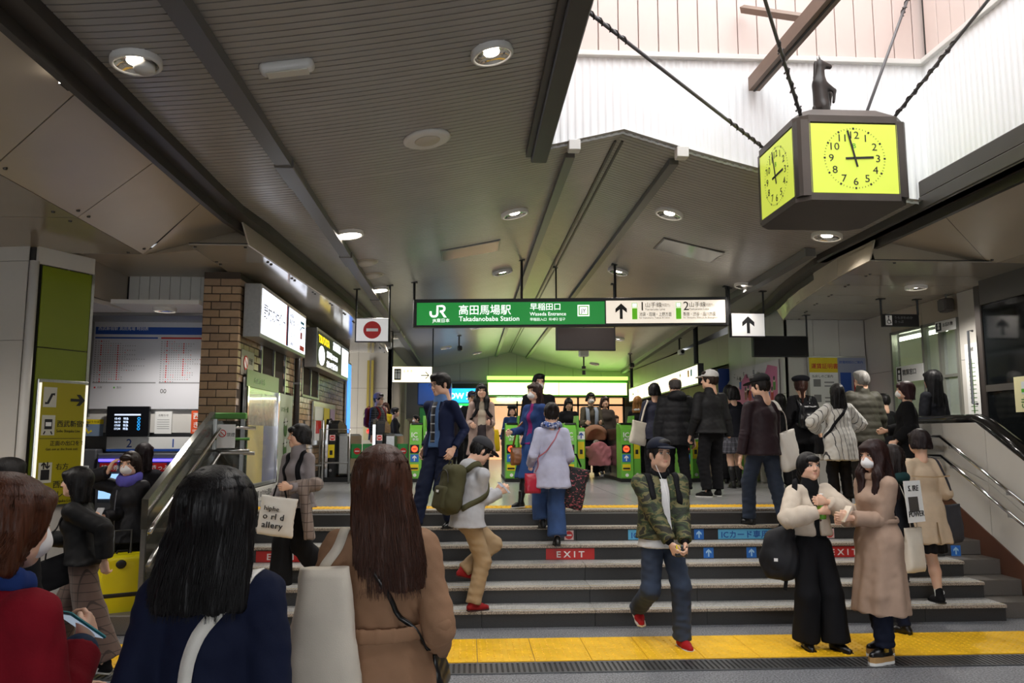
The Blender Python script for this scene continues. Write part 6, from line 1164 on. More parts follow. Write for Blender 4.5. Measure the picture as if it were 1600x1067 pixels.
    # ---- shoes
    if shoes:
        for i, s in enumerate((-1, 1)):
            ft = feet[i]; yaw = ft[3] if len(ft) > 3 else s * .1; pit = ft[4] if len(ft) > 4 else 0; Rf = Rzm(yaw) @ Rxm(pit); K = h / 1.65 * shoes.get('k', 1.0); a_ = an[i]; plat = shoes.get('plat', 0)
            def fp_(x, y, z): return a_ + (Rf @ np.array((x, y, z))).astype(np.float32) * K
            f = Fld(); zb = -.045 * 1.65 / 1.0; 
            f.cap(fp_(0, .035, -.04), fp_(0, -.07, -.045), .034 * K, .038 * K, .02); f.cap(fp_(0, -.07, -.045), fp_(0, -.135, -.052), .038 * K, .026 * K, .02); f.cap(fp_(0, .012, -.02), fp_(0, .012, shoes.get('shaft', .01)), .036 * K, .036 * K, .02)
            dn = (Rf @ np.array((0, 0, -1.0))).astype(np.float32); f.box(fp_(0, -.03, -.073 - .1), (.2 * K, .3 * K, .1 * K), .003, Rf, k=.003, op='s')
            v, q = f.mesh(min(rt, .011)); sh_o = mesh_np('shoe', [(v, q)], shoes['c'], o)
            if lod >= 2:
                mb = MB(); sc = [(-.03, .06), (.03, .06), (.037, .02), (.036, -.04), (.043, -.09), (.036, -.145), (.0, -.165), (-.036, -.145), (-.043, -.09), (-.036, -.04), (-.037, .02)]; tk = .012 + plat
                mb.prism([fp_(x_, y_, -.062) for x_, y_ in sc], dn * tk * K); mb.build('sole', shoes.get('sole', m_black), sh_o)
                if plat: mb = MB(); mb.prism([fp_(x_ * 1.02, y_ * 1.01, -.062 - tk) for x_, y_ in sc], dn * .022 * K); mb.build('outsole', m_wh, sh_o)
    # ---- hair, mask, hat, glasses
    if hair:
        hp2 = hair_parts(hair.get('s', 'long'), hair.get('L', .2), sd, hair.get('n', {3: 900, 2: 260, 1: 70}[lod]), rh * 1.15, hair.get('vol', 1.0), hair.get('part', 0), hair.get('asym', 0), hair.get('back', .026), hair.get('locks', 0)); mesh_np('hair', [(hd(a), b2) for a, b2 in hp2], hairmat(hair['c']), o)
    if mask:
        f = Fld(); f.ell((0, -.056, -.052), (.058, .05, .046), k=.01); f.cap((0, -.088, -.018), (0, -.098, -.05), .007, .012, .045); v, q = f.mesh(rh); mk = mesh_np('face_mask', [(hd(v), q)], m_maskw, o); mb = MB()
        for s in (-1, 1): mb = MB(); mb.tube([hd(v3(s * .052, -.06, -.035)), hd(v3(s * .074, -.02, -.015)), hd(v3(s * .08, .02, -.005)), hd(v3(s * .07, -.01, -.05)), hd(v3(s * .05, -.055, -.075))], .0022 * S, 5); mb.build('ear_loop', m_maskw, mk)
    if hat:
        f = Fld(); k = hat['s']
        if k == 'cap': f.ell((0, .012, .062), (.092, .112, .082), k=.01); f.box((0, 0, -.02), (.2, .2, .065), .004, Rxm(-.06), k=.004, op='s')
        if k == 'beret': f.ell((0, .012, .085), (.122, .128, .05), k=.01); f.ell((0, .012, .06), (.09, .108, .04), k=.02)
        if k == 'beanie': f.ell((0, .015, .055), (.09, .108, .1), k=.01); f.box((0, 0, -.05), (.2, .2, .08), .004, Rxm(-.1), k=.004, op='s'); f.cap((0, .015, .05), (0, .015, .05), .09, k=.01)
        v, q = f.mesh(rh); ho = mesh_np('hat', [(hd(v), q)], hat['c'], o)
        if k == 'cap':
            f = Fld(); f.ell((0, -.115, .05), (.07, .075, .012), Rxm(.18), k=.005); f.box((0, .03, .05), (.2, .1, .1), .004, k=.004, op='s'); v, q = f.mesh(rh); bo = mesh_np('brim', [(hd(v), q)], hat['c'], ho); MB().lathe([(0.008, -.004), (.008, .004), (0, .006)], 8, hd(v3(0, .012, .146))).build('button', hat['c'], ho)
    if glasses:
        mb = MB()
        for s in (-1, 1): mb.tube([hd(v3(s * .032 + .021 * math.cos(t), -.1, .006 + .016 * math.sin(t))) for t in np.linspace(0, 2 * pi, 17)], .0018 * S, 5, False); mb.tube([hd(v3(s * .053, -.098, .01)), hd(v3(s * .076, -.03, .012)), hd(v3(s * .077, .015, .005))], .0018 * S, 5)
        mb.tube([hd(v3(-.011, -.1, .01)), hd(v3(.011, -.1, .01))], .0018 * S, 5); mb.build('glasses', m_black, o)
    return R_
def part_sdf(pr, name, f, mat, res=.012, fold=0.0):
    v, q = f.mesh(res)
    if fold: v = v + vnormals(v, q) * (fold * vnoise(v, 25, 3))[:, None]
    return mesh_np(name, [(v.astype(np.float32), q)], mat, pr.o if isinstance(pr, Person) else pr)
# ---- bags
def pouch(w, h, d, nu=36, nv=18, top=.25, sag=.12, noise=.006, seed=1, taper=0.0):
    vs = []; fs = []
    for i in range(nv + 1):
        t = i / nv; z = -h * t; hw_ = w / 2 * (1 - sag * .5 * math.sin(t * pi) + taper * (t - .5)); hd_ = d / 2 * (top + (1 - top) * math.sin(min(1, t * 1.25) * pi / 2)) * (1 if t < .9 else 1 - (t - .9) * 3.5)
        if t > .93: hw_ *= 1 - (t - .93) * .9
        for j in range(nu):
            a = 2 * pi * j / nu; c, s = math.cos(a), math.sin(a); e = .45; vs.append((hw_ * math.copysign(abs(c) ** e, c), hd_ * math.copysign(abs(s) ** (e * 1.6), s), z))
    fs = [(i * nu + j, (i + 1) * nu + j, (i + 1) * nu + (j + 1) % nu, i * nu + (j + 1) % nu) for i in range(nv) for j in range(nu)]; v = np.array(vs, np.float32); q = np.array(fs); n = vnormals(v, q); p = v.copy(); p[:, 2] *= .45
    v = v + n * (noise * vnoise(p, 26, seed) + noise * .6 * vnoise(v, 55, seed + 2))[:, None]; b0 = len(v); cz = v[-nu:].mean(0); v = np.vstack([v, cz[None], v[:nu].mean(0)[None] - np.array([[0, 0, .01]])]).astype(np.float32)
    tr = [(nv * nu + j, b0, b0, nv * nu + (j + 1) % nu) for j in range(nu)]
    return v, q, nv * nu, nu
def bag(name, label, top, rz, w, h, d, mat, straps=(), strapmat=None, sw=.03, tilt=0.0, seed=1, group=None, topf=.25, taper=0.0, cat='bag'):
    """top: world point of the middle of the mouth; straps: lists of (world point) with a normal"""
    o = thing(name, label, cat, top, 0, group); R = Rzm(rz) @ Rym(tilt); v, q, base, nu = pouch(w, h, d, top=topf, seed=seed, taper=taper); v = v @ R.T.astype(np.float32)
    me = MB(); vl = [tuple(map(float, a)) for a in v]; fl = [tuple(map(int, a)) for a in q]; fl += [(base + (j + 1) % nu, base + j, len(vl) - 2) for j in range(nu)]; fl += [(j, (j + 1) % nu, len(vl) - 1) for j in range(nu)]; me.add(vl, fl); bo = me.build('bag_body', mat, o, True)
    for pts, nrm in straps: MB().band([tuple(np.asarray(p, float) - np.asarray(top, float)) for p in pts], sw, .004, nrm).build('strap', strapmat or mat, o, True)
    o['_R'] = 0; del o['_R']; return o
def curve3(pts, n=16):
    P = np.array(pts, float); out = []
    for i in range(len(P) - 1):
        p0, p1, p2, p3 = P[max(i - 1, 0)], P[i], P[i + 1], P[min(i + 2, len(P) - 1)]
        for k in range(n // (len(P) - 1) + 1):
            t = k / (n // (len(P) - 1) + 1); out.append(.5 * ((2 * p1) + (-p0 + p2) * t + (2 * p0 - 5 * p1 + 4 * p2 - p3) * t * t + (-p0 + 3 * p1 - 3 * p2 + p3) * t ** 3))
    out.append(P[-1]); return out
from mathutils.bvhtree import BVHTree
def snap(pr, pts, off=.006, reach=.06):
    if not hasattr(pr, 'bvh'):
        me = pr.top.data; v = np.empty(len(me.vertices) * 3, np.float32); me.vertices.foreach_get('co', v); pr.bvh = BVHTree.FromPolygons([tuple(map(float, a)) for a in v.reshape(-1, 3)], [tuple(p.vertices) for p in me.polygons])
    out = []; nn = []; mid = pr.P + pr.sp * .15 * pr.h
    for p in pts:
        p = np.asarray(p, float); l, n, _, d = pr.bvh.find_nearest(Vector(tuple(p))); l = np.array(l); n = np.array(n)
        if (p - l) @ n < 0 or d < reach: out.append(l + n * off); nn.append(tuple(n))
        else: out.append(p); nn.append(tuple(p - mid))
    for _ in range(2):
        for i in range(1, len(out) - 1): out[i] = .5 * out[i] + .25 * (out[i - 1] + out[i + 1])
    return out, nn
def S_(pr, ctrl, n=24, off=.007):
    o, nn = snap(pr, curve3(ctrl, n), off); R = Rzm(pr.rz); return [pr.w(p) for p in o], [tuple(R @ np.asarray(a)) for a in nn]
def backpack(pr, label, mat, w=.3, h=.42, d=.15, z=.6, back=.0, pocket=True, logo=None, straps=True, tilt=0.0):
    """worn on the back of person pr; z: bottom height as a fraction of body height"""
    H = pr.h; lean = math.atan2(-pr.sp[1], pr.sp[2]); base = pr.P + pr.sp * ((z - .53) * H) - pr.tf * (.085 * H + d / 2 + back); o = thing('backpack', label, 'backpack', pr.w(base), pr.rz); Rb = np.stack([pr.lat, -pr.tf, v3(0, 0, 1)], 1); Rb = Rxm(lean + tilt) @ Rb
    f = Fld(); f.box(Rb @ np.array((0, 0, h / 2)), (w / 2, d / 2, h / 2), min(d * .45, .07), Rb, k=.02); f.ell(Rb @ np.array((0, .01, h * .3)), (w * .52, d * .55, h * .33), Rb, k=.05); v, q = f.mesh(.012); v = v + vnormals(v, q) * (.006 * vnoise(v, 24, 5))[:, None]; mesh_np('bag_body', [(v.astype(np.float32), q)], mat, o)
    if pocket: f = Fld(); f.box(Rb @ np.array((0, d * .5, h * .28)), (w * .4, .035, h * .24), .03, Rb, k=.02); v, q = f.mesh(.011); mesh_np('front_pocket', [(v, q)], mat, o)
    MB().tube([tuple(Rb @ np.array((x_, d * .3, h * .97 + z_))) for x_, z_ in ((-.04, 0), (-.03, .04), (.03, .04), (.04, 0))], .008, 6).build('grab_loop', mat, o); MB().tube([tuple(Rb @ np.array((w * .45 * math.sin(t), d * .53 + .006, h * .55 + .0 * t + h * .3 * math.cos(t)))) for t in np.linspace(-1.4, 1.4, 12)], .004, 5).build('zip', m_black, o)
    if logo: MB().box(tuple(Rb @ np.array((0, d * .5 + .042, h * .4))), (.05, .006, .022), Matrix(Rb.tolist())).build('logo_patch', logo, o)
    if straps:
        org = pr.w(base)
        for i, s in enumerate((-1, 1)):
            top = pr.sh[i] * .62 + (pr.P + pr.sp * .276 * H) * .38; r_ = .05 * H; a_ = [base - 0 + (Rb @ np.array((s * w * .3, -d * .4, h * .9))), top - pr.tf * .05 * H + v3(0, 0, .045 * H), top + v3(0, 0, .055 * H), top + pr.tf * .055 * H + v3(0, 0, .02 * H), top + pr.tf * .085 * H - pr.sp * .06 * H, top + pr.tf * .06 * H - pr.sp * .13 * H + pr.lat * s * .05 * H, base + (Rb @ np.array((s * w * .45, -d * .3, h * .15)))]
            pts, nn_ = snap(pr, curve3(a_, 28), .01); MB().band([tuple(np.asarray(p_) - base) for p_ in pts], .05, .012, nn_).build('shoulder_strap', mat, o, True)
    return o
def phone(label, pr, i, c='#222226', yaw=0.0, tilt=.6, off=(0, 0, 0)):
    p = pr.w(np.asarray(pr.hand[i]) + np.asarray(off)); o = thing('smartphone', label, 'phone', p, pr.rz + yaw); R = rot('X', -tilt); MB().box(tuple(R @ Vector((0, 0, .03))), (.072, .009, .145), R, 0, .004).build('case', M('phone_' + c, c, .25), o); MB().box(tuple(R @ Vector((0, .0052, .03))), (.064, .001, .13), R).build('screen', M('phone_screen', '#9fb4c8', .1, emit=('#b8cce0', .35)), o)
# ================================================================== CAST
BLK = cloth('#17171a'); BLKP = puffy('#141416'); NAVY = cloth('#161c33'); CAMEL = cloth('#97745a', .8); TAN = cloth('#a98f7d', .7); BEIGE = cloth('#c6b096', .75); GREYK = cloth('#8d8688', .9, .5, 160); m_shoe_k = leather('#131313'); m_shoe_c = cloth('#1b1b1d', .8); m_shoe_r = cloth('#8f1f22', .7); m_solew = M('sole_white', '#d9d7d2', .6)
HB = '#120f10'; HDB = '#23150f'; HBR = '#3d2014'; HRD = '#2b1614'
TR_W = lambda c=BLK, fit='wide', **k: dict(c=c, fit=fit, **k)
def collar(pr, mat, r=.05, hgt=.03, name='collar', fwd=.0):
    nb = pr.P + pr.sp * .30 * pr.h; f = Fld(); n = 10
    for i in range(n):
        a, b = 2 * pi * i / n, 2 * pi * (i + 1) / n
        p = [nb + pr.lat * (math.cos(t) * r * pr.h) + pr.tf * (math.sin(t) * r * pr.h * .85 + fwd * pr.h) + v3(0, 0, (.012 - .018 * math.sin(t)) * pr.h) for t in (a, b)]; f.cap(p[0], p[1], hgt * pr.h * .5, k=.012, sq=((0, 0, 1), 1.6))
    return part_sdf(pr, name, f, mat, .009)
def placket(pr, mat, w=.012, z0=.0, z1=.26, x=0.0, name='placket', out=.094):
    H = pr.h; pts = [pr.P + pr.sp * (z1 * H + (z0 - z1) * H * t) + pr.tf * (out + .012 * math.sin(t * pi)) * H + pr.lat * x * H for t in np.linspace(0, 1, 8)]; return MB().band(pts, w, .004, [tuple(pr.tf)] * 8).build(name, mat, pr.o, True)
def loc(pr, s, f, u): return v3(s * pr.h, -f * pr.h, u * pr.h)
# ---------- foreground
p1 = person('person in a red fleece coat with blue collar at the left front edge', 14, 2.12, 0, 733, math.radians(150), hair=dict(s='bob', L=.105, c='#4a2716', vol=1.12, n=1100), head=(-.05, .1), topw=dict(c=cloth('#7d1220', .9, .5, 120), th=.028, hem=.4, sleeve=1.25, bulk=1.1, fold=.006), bottom=TR_W(BLK, 'straight'), shoes=dict(c=m_shoe_k), mask=True, hands=((-.02, .13, .705), (.1, .17, .6)), curl=(.7, .5), poles=((-.45, .6, -.6), None))
collar(p1, cloth('#1f3670', .8), .046, .024); f = Fld(); w_ = p1.el[0] + (p1.wr[0] - p1.el[0]) * .97; f.cap(w_ - (p1.wr[0] - p1.el[0]) * .06, w_, .052, .05, .01); part_sdf(p1, 'cuff', f, cloth('#24364f', .8), .008); phone('teal smartphone in the hand of the red coat person', p1, 0, '#2f7f8c', 0, .9)
H = p1.h; bag('sling_bag', 'black sling bag across the back of the red coat person', p1.w((-.1, .12, .70 * H)), p1.rz, .3, .24, .1, puffy('#191a20'), [S_(p1, [(-.12, .15, .68 * H), (0.03, .17, .75 * H), (.09, .08, .81 * H), (.1, 0, .84 * H)])], None, .05, seed=2)
p2 = person('person in a navy coat seen from behind at the front', 342, 2.28, 0, 722, math.radians(178), hair=dict(s='long', L=.235, c=HB, vol=1.2, n=1300, asym=.02), topw=dict(c=NAVY, th=.018, hem=.3, sleeve=1.1, bulk=1.0, flare=.05, fold=.008, pleat=.014), bottom=TR_W(BLK, 'straight'), shoes=dict(c=m_shoe_k), hands=((-.118, .06, .5), (.118, .04, .5)))
H = p2.h; bag('shoulder_bag', 'white strapped shoulder bag on the back of the navy coat person', p2.w((.05, .19, .52 * H)), p2.rz, .3, .36, .1, m_canvasw, [S_(p2, [(-.07 * H, -.08, .76 * H), (-.075 * H, .0, .835 * H), (-.05 * H, .08, .80 * H), (-.005, .125, .74 * H), (.03, .14, .66 * H), (.045, .17, .52 * H)])], None, .036, seed=3)
p3 = person('person in a belted camel coat seen from behind at the front', 598, 2.88, 0, 690, math.radians(184), hair=dict(s='long', L=.33, c='#4a2b1e', vol=1.1, n=1600, asym=-.045), head=(-.12, 0), topw=dict(c=CAMEL, th=.016, hem=.22, sleeve=1.1, bulk=.98, flare=.055, waist=.98, pleat=.02, fold=.009), bottom=TR_W(BLK, 'slim'), shoes=dict(c=m_shoe_k), hands=((-.12, .08, .55), (.16, .02, .53)))
H = p3.h; f = Fld(); zb = p3.P + p3.sp * .095 * H
for i in range(20):
    a, b = 2 * pi * i / 20, 2 * pi * (i + 1) / 20; q = [zb + v3(math.cos(t) * .103 * H, math.sin(t) * .081 * H, 0) for t in (a, b)]; f.cap(q[0], q[1], .008, k=.004, sq=((0, 0, 1), 3.2))
part_sdf(p3, 'belt', f, CAMEL, .006)
for s_ in (-1, 1): f = Fld(); f.cap(zb + v3(s_ * .095 * H, .03, .03), zb + v3(s_ * .1 * H, .03, -.03), .006, k=.004); part_sdf(p3, 'belt_loop', f, CAMEL, .006)
bag('canvas_tote', 'large off-white canvas tote hanging behind the camel coat person', p3.w((.105 * H, .16, .765 * H)), p3.rz + .1, .245, .56, .18, m_canvas, [S_(p3, [(.07 * H, -.07, .77 * H), (.072 * H, .0, .838 * H), (.085 * H, .075, .80 * H), (.115 * H, .12, .765 * H), (.125 * H, .15, .75 * H)], 24, .008)], None, .034, seed=4, topf=.35, taper=.7)
bag('crossbody_bag', 'small black crossbody bag with a thin strap over the camel coat', p3.w((-.125 * H, -.07, .57 * H)), p3.rz + 1.4, .2, .14, .07, leather('#111112'), [S_(p3, [(.045 * H, -.06, .82 * H), (.05 * H, .0, .84 * H), (.045 * H, .07, .81 * H), (.01 * H, .13, .75 * H), (-.045 * H, .13, .67 * H), (-.09 * H, .08, .60 * H), (-.112 * H, .0, .575 * H)], 30)], None, .017, seed=5)
# ---------- left group
p4 = person('person in wide brown checked trousers pulling a yellow suitcase', 143, 6.1, 0, 726, math.radians(-82), lean=.16, hair=dict(s='bob', L=.14, c=HB, vol=1.08), topw=dict(c=BLKP, th=.028, hem=.53, sleeve=1.35, bulk=1.12), bottom=dict(c=M_check('check_brown', '#5f4b42', '#3c2f2a', .06, .06, .1), fit='widest', end=-.015), shoes=dict(c=m_shoe_c, sole=m_solew), feet=((-.04, .16, 0, 0, 0), (.06, -.14, .01, 0, -.2)), hands=((-.1, .2, .64), (.1, -.12, .56)), curl=(.8, .8))
H = p4.h; bag('shoulder_bag', 'flat black shoulder bag in front of the checked trousers', p4.w((.12, -.22, .56 * H)), math.radians(20), .3, .22, .07, BLK, [S_(p4, [(.13, -.22, .56 * H), (.11, -.2, .7 * H), (.09, -.1, .8 * H), (.09, .0, .83 * H)])], None, .03, tilt=-.35, seed=6); phone('gold smartphone held by the person with the suitcase', p4, 0, '#b89a5a')
for i in (1,): pass
for k in range(3): q = p4.an[1]; MB().band([q + v3(.046, -.03 - .022 * k, -.02), q + v3(.05, -.045 - .022 * k, -.055)], .009, .003, (1, 0, 0)).build('shoe_stripe', m_wh, p4.o)
sc = thing('suitcase', 'bright yellow hard suitcase with black zip and strap', 'suitcase', GZ(181, 985, 0) + v3(0, .05, 0), math.radians(28)); m_sy = M('suitcase_yellow', '#d8cc14', .3, noise=(3, .04))
f = Fld(); f.box((0, 0, .36), (.2, .062, .3), .05); v, q = f.mesh(.012); v[:, 0] += .004 * np.sin(v[:, 0] * 90); mesh_np('front_shell', [(v + v3(0, -.075, 0), q)], m_sy, sc); mesh_np('rear_shell', [(v + v3(0, .075, 0), q)], m_sy, sc)
f = Fld(); f.box((0, 0, .36), (.202, .02, .302), .05); v, q = f.mesh(.01); mesh_np('zip_band', [(v, q)], m_black, sc); f = Fld(); f.box((0, 0, .32), (.207, .142, .022), .012); v, q = f.mesh(.01); mesh_np('luggage_strap', [(v, q)], m_black, sc); MB().bb(.203, .213, -.05, .05, .3, .345, .004).build('buckle', M('buckle_blue', '#2b4fa8', .4), sc); MB().bb(.204, .214, .05, .08, .3, .345, .004).build('buckle_tag', m_red, sc)
for x_ in (-.15, .15):
    for y_ in (-.09, .09): MB().lathe([(.028, -.012), (.028, .012)], 14, (x_, y_, .03), R=rot('Y', pi / 2)).build('wheel', m_black, sc)
f = Fld(); f.ell((-.02, -.14, .585), (.045, .012, .04)); v, q = f.mesh(.008); mesh_np('corner_guard', [(v, q)], m_black, sc); MB().tube([(-.07, .05, .65), (-.07, .05, .86), (.07, .05, .86), (.07, .05, .65)], .01, 8).build('trolley_handle', m_steel_d, sc); MB().tube([(-.05, 0, .66), (-.04, 0, .685), (.04, 0, .685), (.05, 0, .66)], .009, 8).build('carry_handle', m_black, sc)
p5 = person('person in a black hooded jacket and white mask touching the hair at the left', 205, 7.7, 0, 703, math.radians(-12), hair=dict(s='bob', L=.1, c=HDB), mask=True, head=(.1, .05), topw=dict(c=puffy('#16161c'), th=.03, hem=.47, sleeve=1.3, bulk=1.15), bottom=TR_W(), shoes=dict(c=cloth('#c9c7c4', .6), sole=m_solew), hands=((-.085, .085, .885), (-.04, .16, .63)), poles=((-1, .3, -.6), None), curl=(.5, .7), hdir=((v3(.35, .15, .9), v3(.6, .5, .2)), None))
collar(p5, cloth('#5d58b0', .8), .055, .04, 'inner_collar'); placket(p5, M('zip_grey', '#6a6a70', .4, .6), .01, .0, .25, 0, 'zip', .112); phone('silver smartphone held low by the masked person at the left', p5, 1, '#b8b8bc')
p6 = person('person in a dark coat standing at the ticket machines', 226, 8.95, 0, 690, math.radians(175), hair=dict(s='long', L=.16, c='#1c1015'), topw=dict(c=cloth('#26262c'), th=.02, hem=.35), bottom=TR_W(BLK, 'straight'), shoes=dict(c=m_shoe_k))
p7 = person('person in black half hidden behind the red fleece coat', 12, 4.4, 0, 713, math.radians(160), hair=dict(s='short', c=HB), sex='m', topw=dict(c=BLK, th=.02, hem=.45), bottom=TR_W(BLK, 'straight'), shoes=dict(c=m_shoe_k))
# ---------- stairs, left half
p8 = person('person in a grey turtleneck carrying a checked coat on the left of the stairs', 467, 7.52, P0 * 2, 660, math.radians(-28), hair=dict(s='bob', L=.055, c=HB, vol=1.03), head=(-.55, 0), topw=dict(c=GREYK, th=.014, hem=.5, stand=.045, name='sweater'), bottom=TR_W(BLK, 'wide'), shoes=dict(c=cloth('#1a1a1d', .8), sole=m_solew), feet=((-.06, .06, 0, -.1, 0), (.07, -.15, .07, 0, .5)), hands=((-.12, .12, .52), (.09, .17, .63)), curl=(.9, .9))
H = p8.h; ct = thing('checked_coat', 'brown windowpane checked coat draped over the arm of the grey turtleneck person', 'coat', p8.w((0, 0, 0)), p8.rz); f = Fld(); f.cap(loc(p8, .05, .15, .62), loc(p8, .17, .03, .64), .055, .06, .04); f.cap(loc(p8, .13, .1, .60), loc(p8, .16, .07, .33), .06, .075, .05, sq=((1, .6, 0), .6)); f.cap(loc(p8, .05, .16, .6), loc(p8, -.02, .12, .45), .05, .06, .05, sq=((0, 1, 0), .7)); f.box(loc(p8, .1, .1, .27), (.4, .4, .08), .005, k=.004, op='s'); v, q = f.mesh(.011); v = v + vnormals(v, q) * (.008 * np.sin(np.arctan2(v[:, 0] - .2, v[:, 1] + .1) * 7 + v[:, 2] * 4))[:, None]; mesh_np('coat_cloth', [(v.astype(np.float32), q)], M_check('check_taupe', '#83736a', '#4a3d38', .07, .08, .09), ct)
t_ = p8.w(loc(p8, .055, .22, .575)); bg = bag('paper_tote', 'white tote bag printed with black letters held by the grey turtleneck person', t_, math.radians(-8), .34, .34, .08, m_canvasw, [([t_ + v3(-.06, 0, -.01), t_ + v3(-.03, 0, .1), t_ + v3(.03, 0, .1), t_ + v3(.06, 0, -.01)], (0, -1, 0))], BLK, .015, tilt=.12, seed=7, topf=.5)
Rt = Matrix((Rzm(math.radians(-8)) @ Rym(.12)).tolist()) @ FRONT
for i, (s_, sz) in enumerate((('hiphe', .055), ('o rl d', .075), ('allery', .075))): text(s_, sz, Vector(tuple(t_)) + Rt @ Vector((-.11, -.12 - i * .075, .048)), Rt, m_ink, bg, .004, 'LEFT', 1.05, .004, 1.1)
for s_ in (-1, 1): pts, nn_ = snap(p8, curve3([p8.sh[0 if s_ < 0 else 1] * .6 + (p8.P + p8.sp * .276 * H) * .4 + v3(0, y, z) for y, z in ((.09, -.1), (.02, .05), (-.05, .02), (-.1, -.06), (-.1, -.16), (-.06, -.24))], 20), .006); MB().band(pts, .045, .01, nn_).build('shoulder_strap', BLK, p8.o, True)
p9 = person('person in a navy suit with glasses and striped tie coming down the stairs', 688, 8.42, P0 * 5, 580, math.radians(-38), sex='m', hair=dict(s='short', c=HB, vol=1.04), head=(-.25, .22), glasses=True, topw=dict(c=cloth('#1b2340', .75), th=.014, hem=.44, open=(.028, .05), name='suit_jacket', flare=.01), inner=dict(c=cloth('#5b7cae', .7), th=.002, hem=.5, sleeves=False, stand=.02), bottom=TR_W(cloth('#1a2138', .75), 'straight'), shoes=dict(c=m_shoe_k), feet=((-.05, .2, -.085, -.1, 0), (.05, -.06, 0, .1, 0)), hands=((-.15, -.02, .5), (.13, .02, .5)), drop=.03)
tie = p9; H = p9.h; pts = [tie.P + tie.sp * (z * H) + tie.tf * (o_ * H) for z, o_ in ((.285, .05), (.24, .072), (.17, .078), (.1, .076), (.03, .078))]; MB().band(pts, .055, .006, [tuple(tie.tf)] * 5).build('tie', M_check('tie_stripe', '#16161d', '#a9adb4', None, .09, .14), tie.o, True)
for s_ in (-1, 1): pts = [tie.P + tie.sp * z * H + tie.tf * o_ * H + tie.lat * s_ * x_ * H for z, o_, x_ in ((.285, .03, .04), (.25, .07, .045), (.18, .085, .035), (.1, .085, .03))]; pts, nn_ = snap(tie, pts, .006, .08); MB().band(pts, .045, .005, nn_).build('lapel', cloth('#1b2340', .75), tie.o, True)
p10 = person('person in a light grey hoodie and khaki trousers looking at a phone on the stairs', 731, 7.36, P0, 682, math.radians(112), sex='m', lean=.2, head=(0, .5), hair=dict(s='short', c=HB), hat=dict(s='cap', c=cloth('#37373b', .8)), topw=dict(c=cloth('#b4b4b8', .9, .4), th=.022, hem=.47, hood=True, name='hoodie', bulk=1.05, sleeve=1.2), bottom=TR_W(cloth('#a58d6e', .8), 'straight'), shoes=dict(c=m_shoe_r, sole=M('sole_dark', '#3a1d1c', .7)), feet=((-.05, .02, 0, 0, 0), (.05, .0, .17, 0, .25)), hands=((-.02, .2, .66), (.06, .2, .66)), curl=(.8, .8), drop=.015)
backpack(p10, 'olive green backpack on the person in the grey hoodie', cloth('#4c4a33', .8), .32, .44, .17, .57, logo=m_wh); phone('white smartphone held by the person in the grey hoodie', p10, 0, '#d8d8dc', 0, .8)
p12 = person('person in a lavender coat and blue jeans climbing the stairs', 862, 8.12, P0 * 4, 627, math.radians(182), hair=dict(s='bun', c='#1b1413'), topw=dict(c=cloth('#b9b9d0', .85), th=.02, hem=.40, flare=.03, sleeve=1.12), bottom=TR_W(m_denim, 'wide', end=-.02), shoes=dict(c=m_shoe_k), feet=((-.035, .0, 0, 0, 0), (.045, .16, .1, .1, .1)), hands=((-.12, .13, .57), (.14, .1, .56)), drop=.01)
H = p12.h; nb = p12.P + p12.sp * .3 * H; f = Fld()
for i in range(10): a, b = 2 * pi * i / 10, 2 * pi * (i + 1) / 10; f.cap(nb + v3(math.cos(a) * .055 * H, math.sin(a) * .05 * H, .02 + .01 * math.sin(3 * a)), nb + v3(math.cos(b) * .055 * H, math.sin(b) * .05 * H, .02 + .01 * math.sin(3 * b)), .028, k=.02)
part_sdf(p12, 'scarf', f, M_camo('scarf_print', ['#1f2f66', '#d8d8dd', '#3a5fae', '#2b2a3a'], 30), .009)
t_ = p12.w((.14 * H, .05, .50 * H)); bag('red_handbag', 'small red round handbag on a chain at the side of the lavender coat', t_, p12.rz + .2, .17, .2, .09, leather('#b01f36'), [S_(p12, [(.13 * H, .07, .51 * H), (.08 * H, .13, .62 * H), (0, .13, .72 * H), (-.05 * H, .08, .80 * H), (-.055 * H, .0, .84 * H)], 26)], M('strap_pink', '#b5606a', .5), .012, seed=8)
t_ = p12.w((-.16 * H, -.08, .54 * H)); bag('flower_shopper', 'black shopping bag with a flower print beside the lavender coat', t_, p12.rz - .25, .36, .42, .16, M_camo('flower_print', ['#121214', '#121214', '#141416', '#a8545c'], 34), [([t_ + v3(-.08, -.03, 0), t_ + v3(-.03, -.03, .13), t_ + v3(.03, -.03, .13), t_ + v3(.08, -.03, 0)], (0, -1, 0))], BLK, .02, tilt=-.2, seed=9)
p13 = person('person in a denim jacket and blue skirt with a white mask behind the lavender coat', 836, 8.98, PLAT, 596, math.radians(-48), hair=dict(s='long', L=.2, c='#2c1813'), mask=True, topw=dict(c=cloth('#2d4374', .85), th=.018, hem=.5, open=(.012, .03), name='denim_jacket'), inner=dict(c=cloth('#8a2a6e', .8), th=.004, hem=.5), bottom=dict(c=cloth('#2f4f86', .85), fit='skirt', hem=.24, flare=.08, nf=11, fold=.01), legs=dict(c='#101014'), shoes=dict(c=m_shoe_k, sole=m_solew, shaft=.12), feet=((-.05, .12, 0, 0, 0), (.06, -.06, 0, 0, 0)), hands=((-.1, .17, .6), (.13, .03, .5)))
t_ = p13.w((-.13, -.13, .48 * p13.h)); bag('brown_bag', 'tan leather bucket bag carried by the denim jacket person', t_, .2, .2, .2, .12, leather('#8f5a30'), [([t_ + v3(-.07, 0, 0), t_ + v3(-.02, .03, .22), t_ + v3(.06, .05, .3)], (0, -1, 0))], None, .02, seed=10)
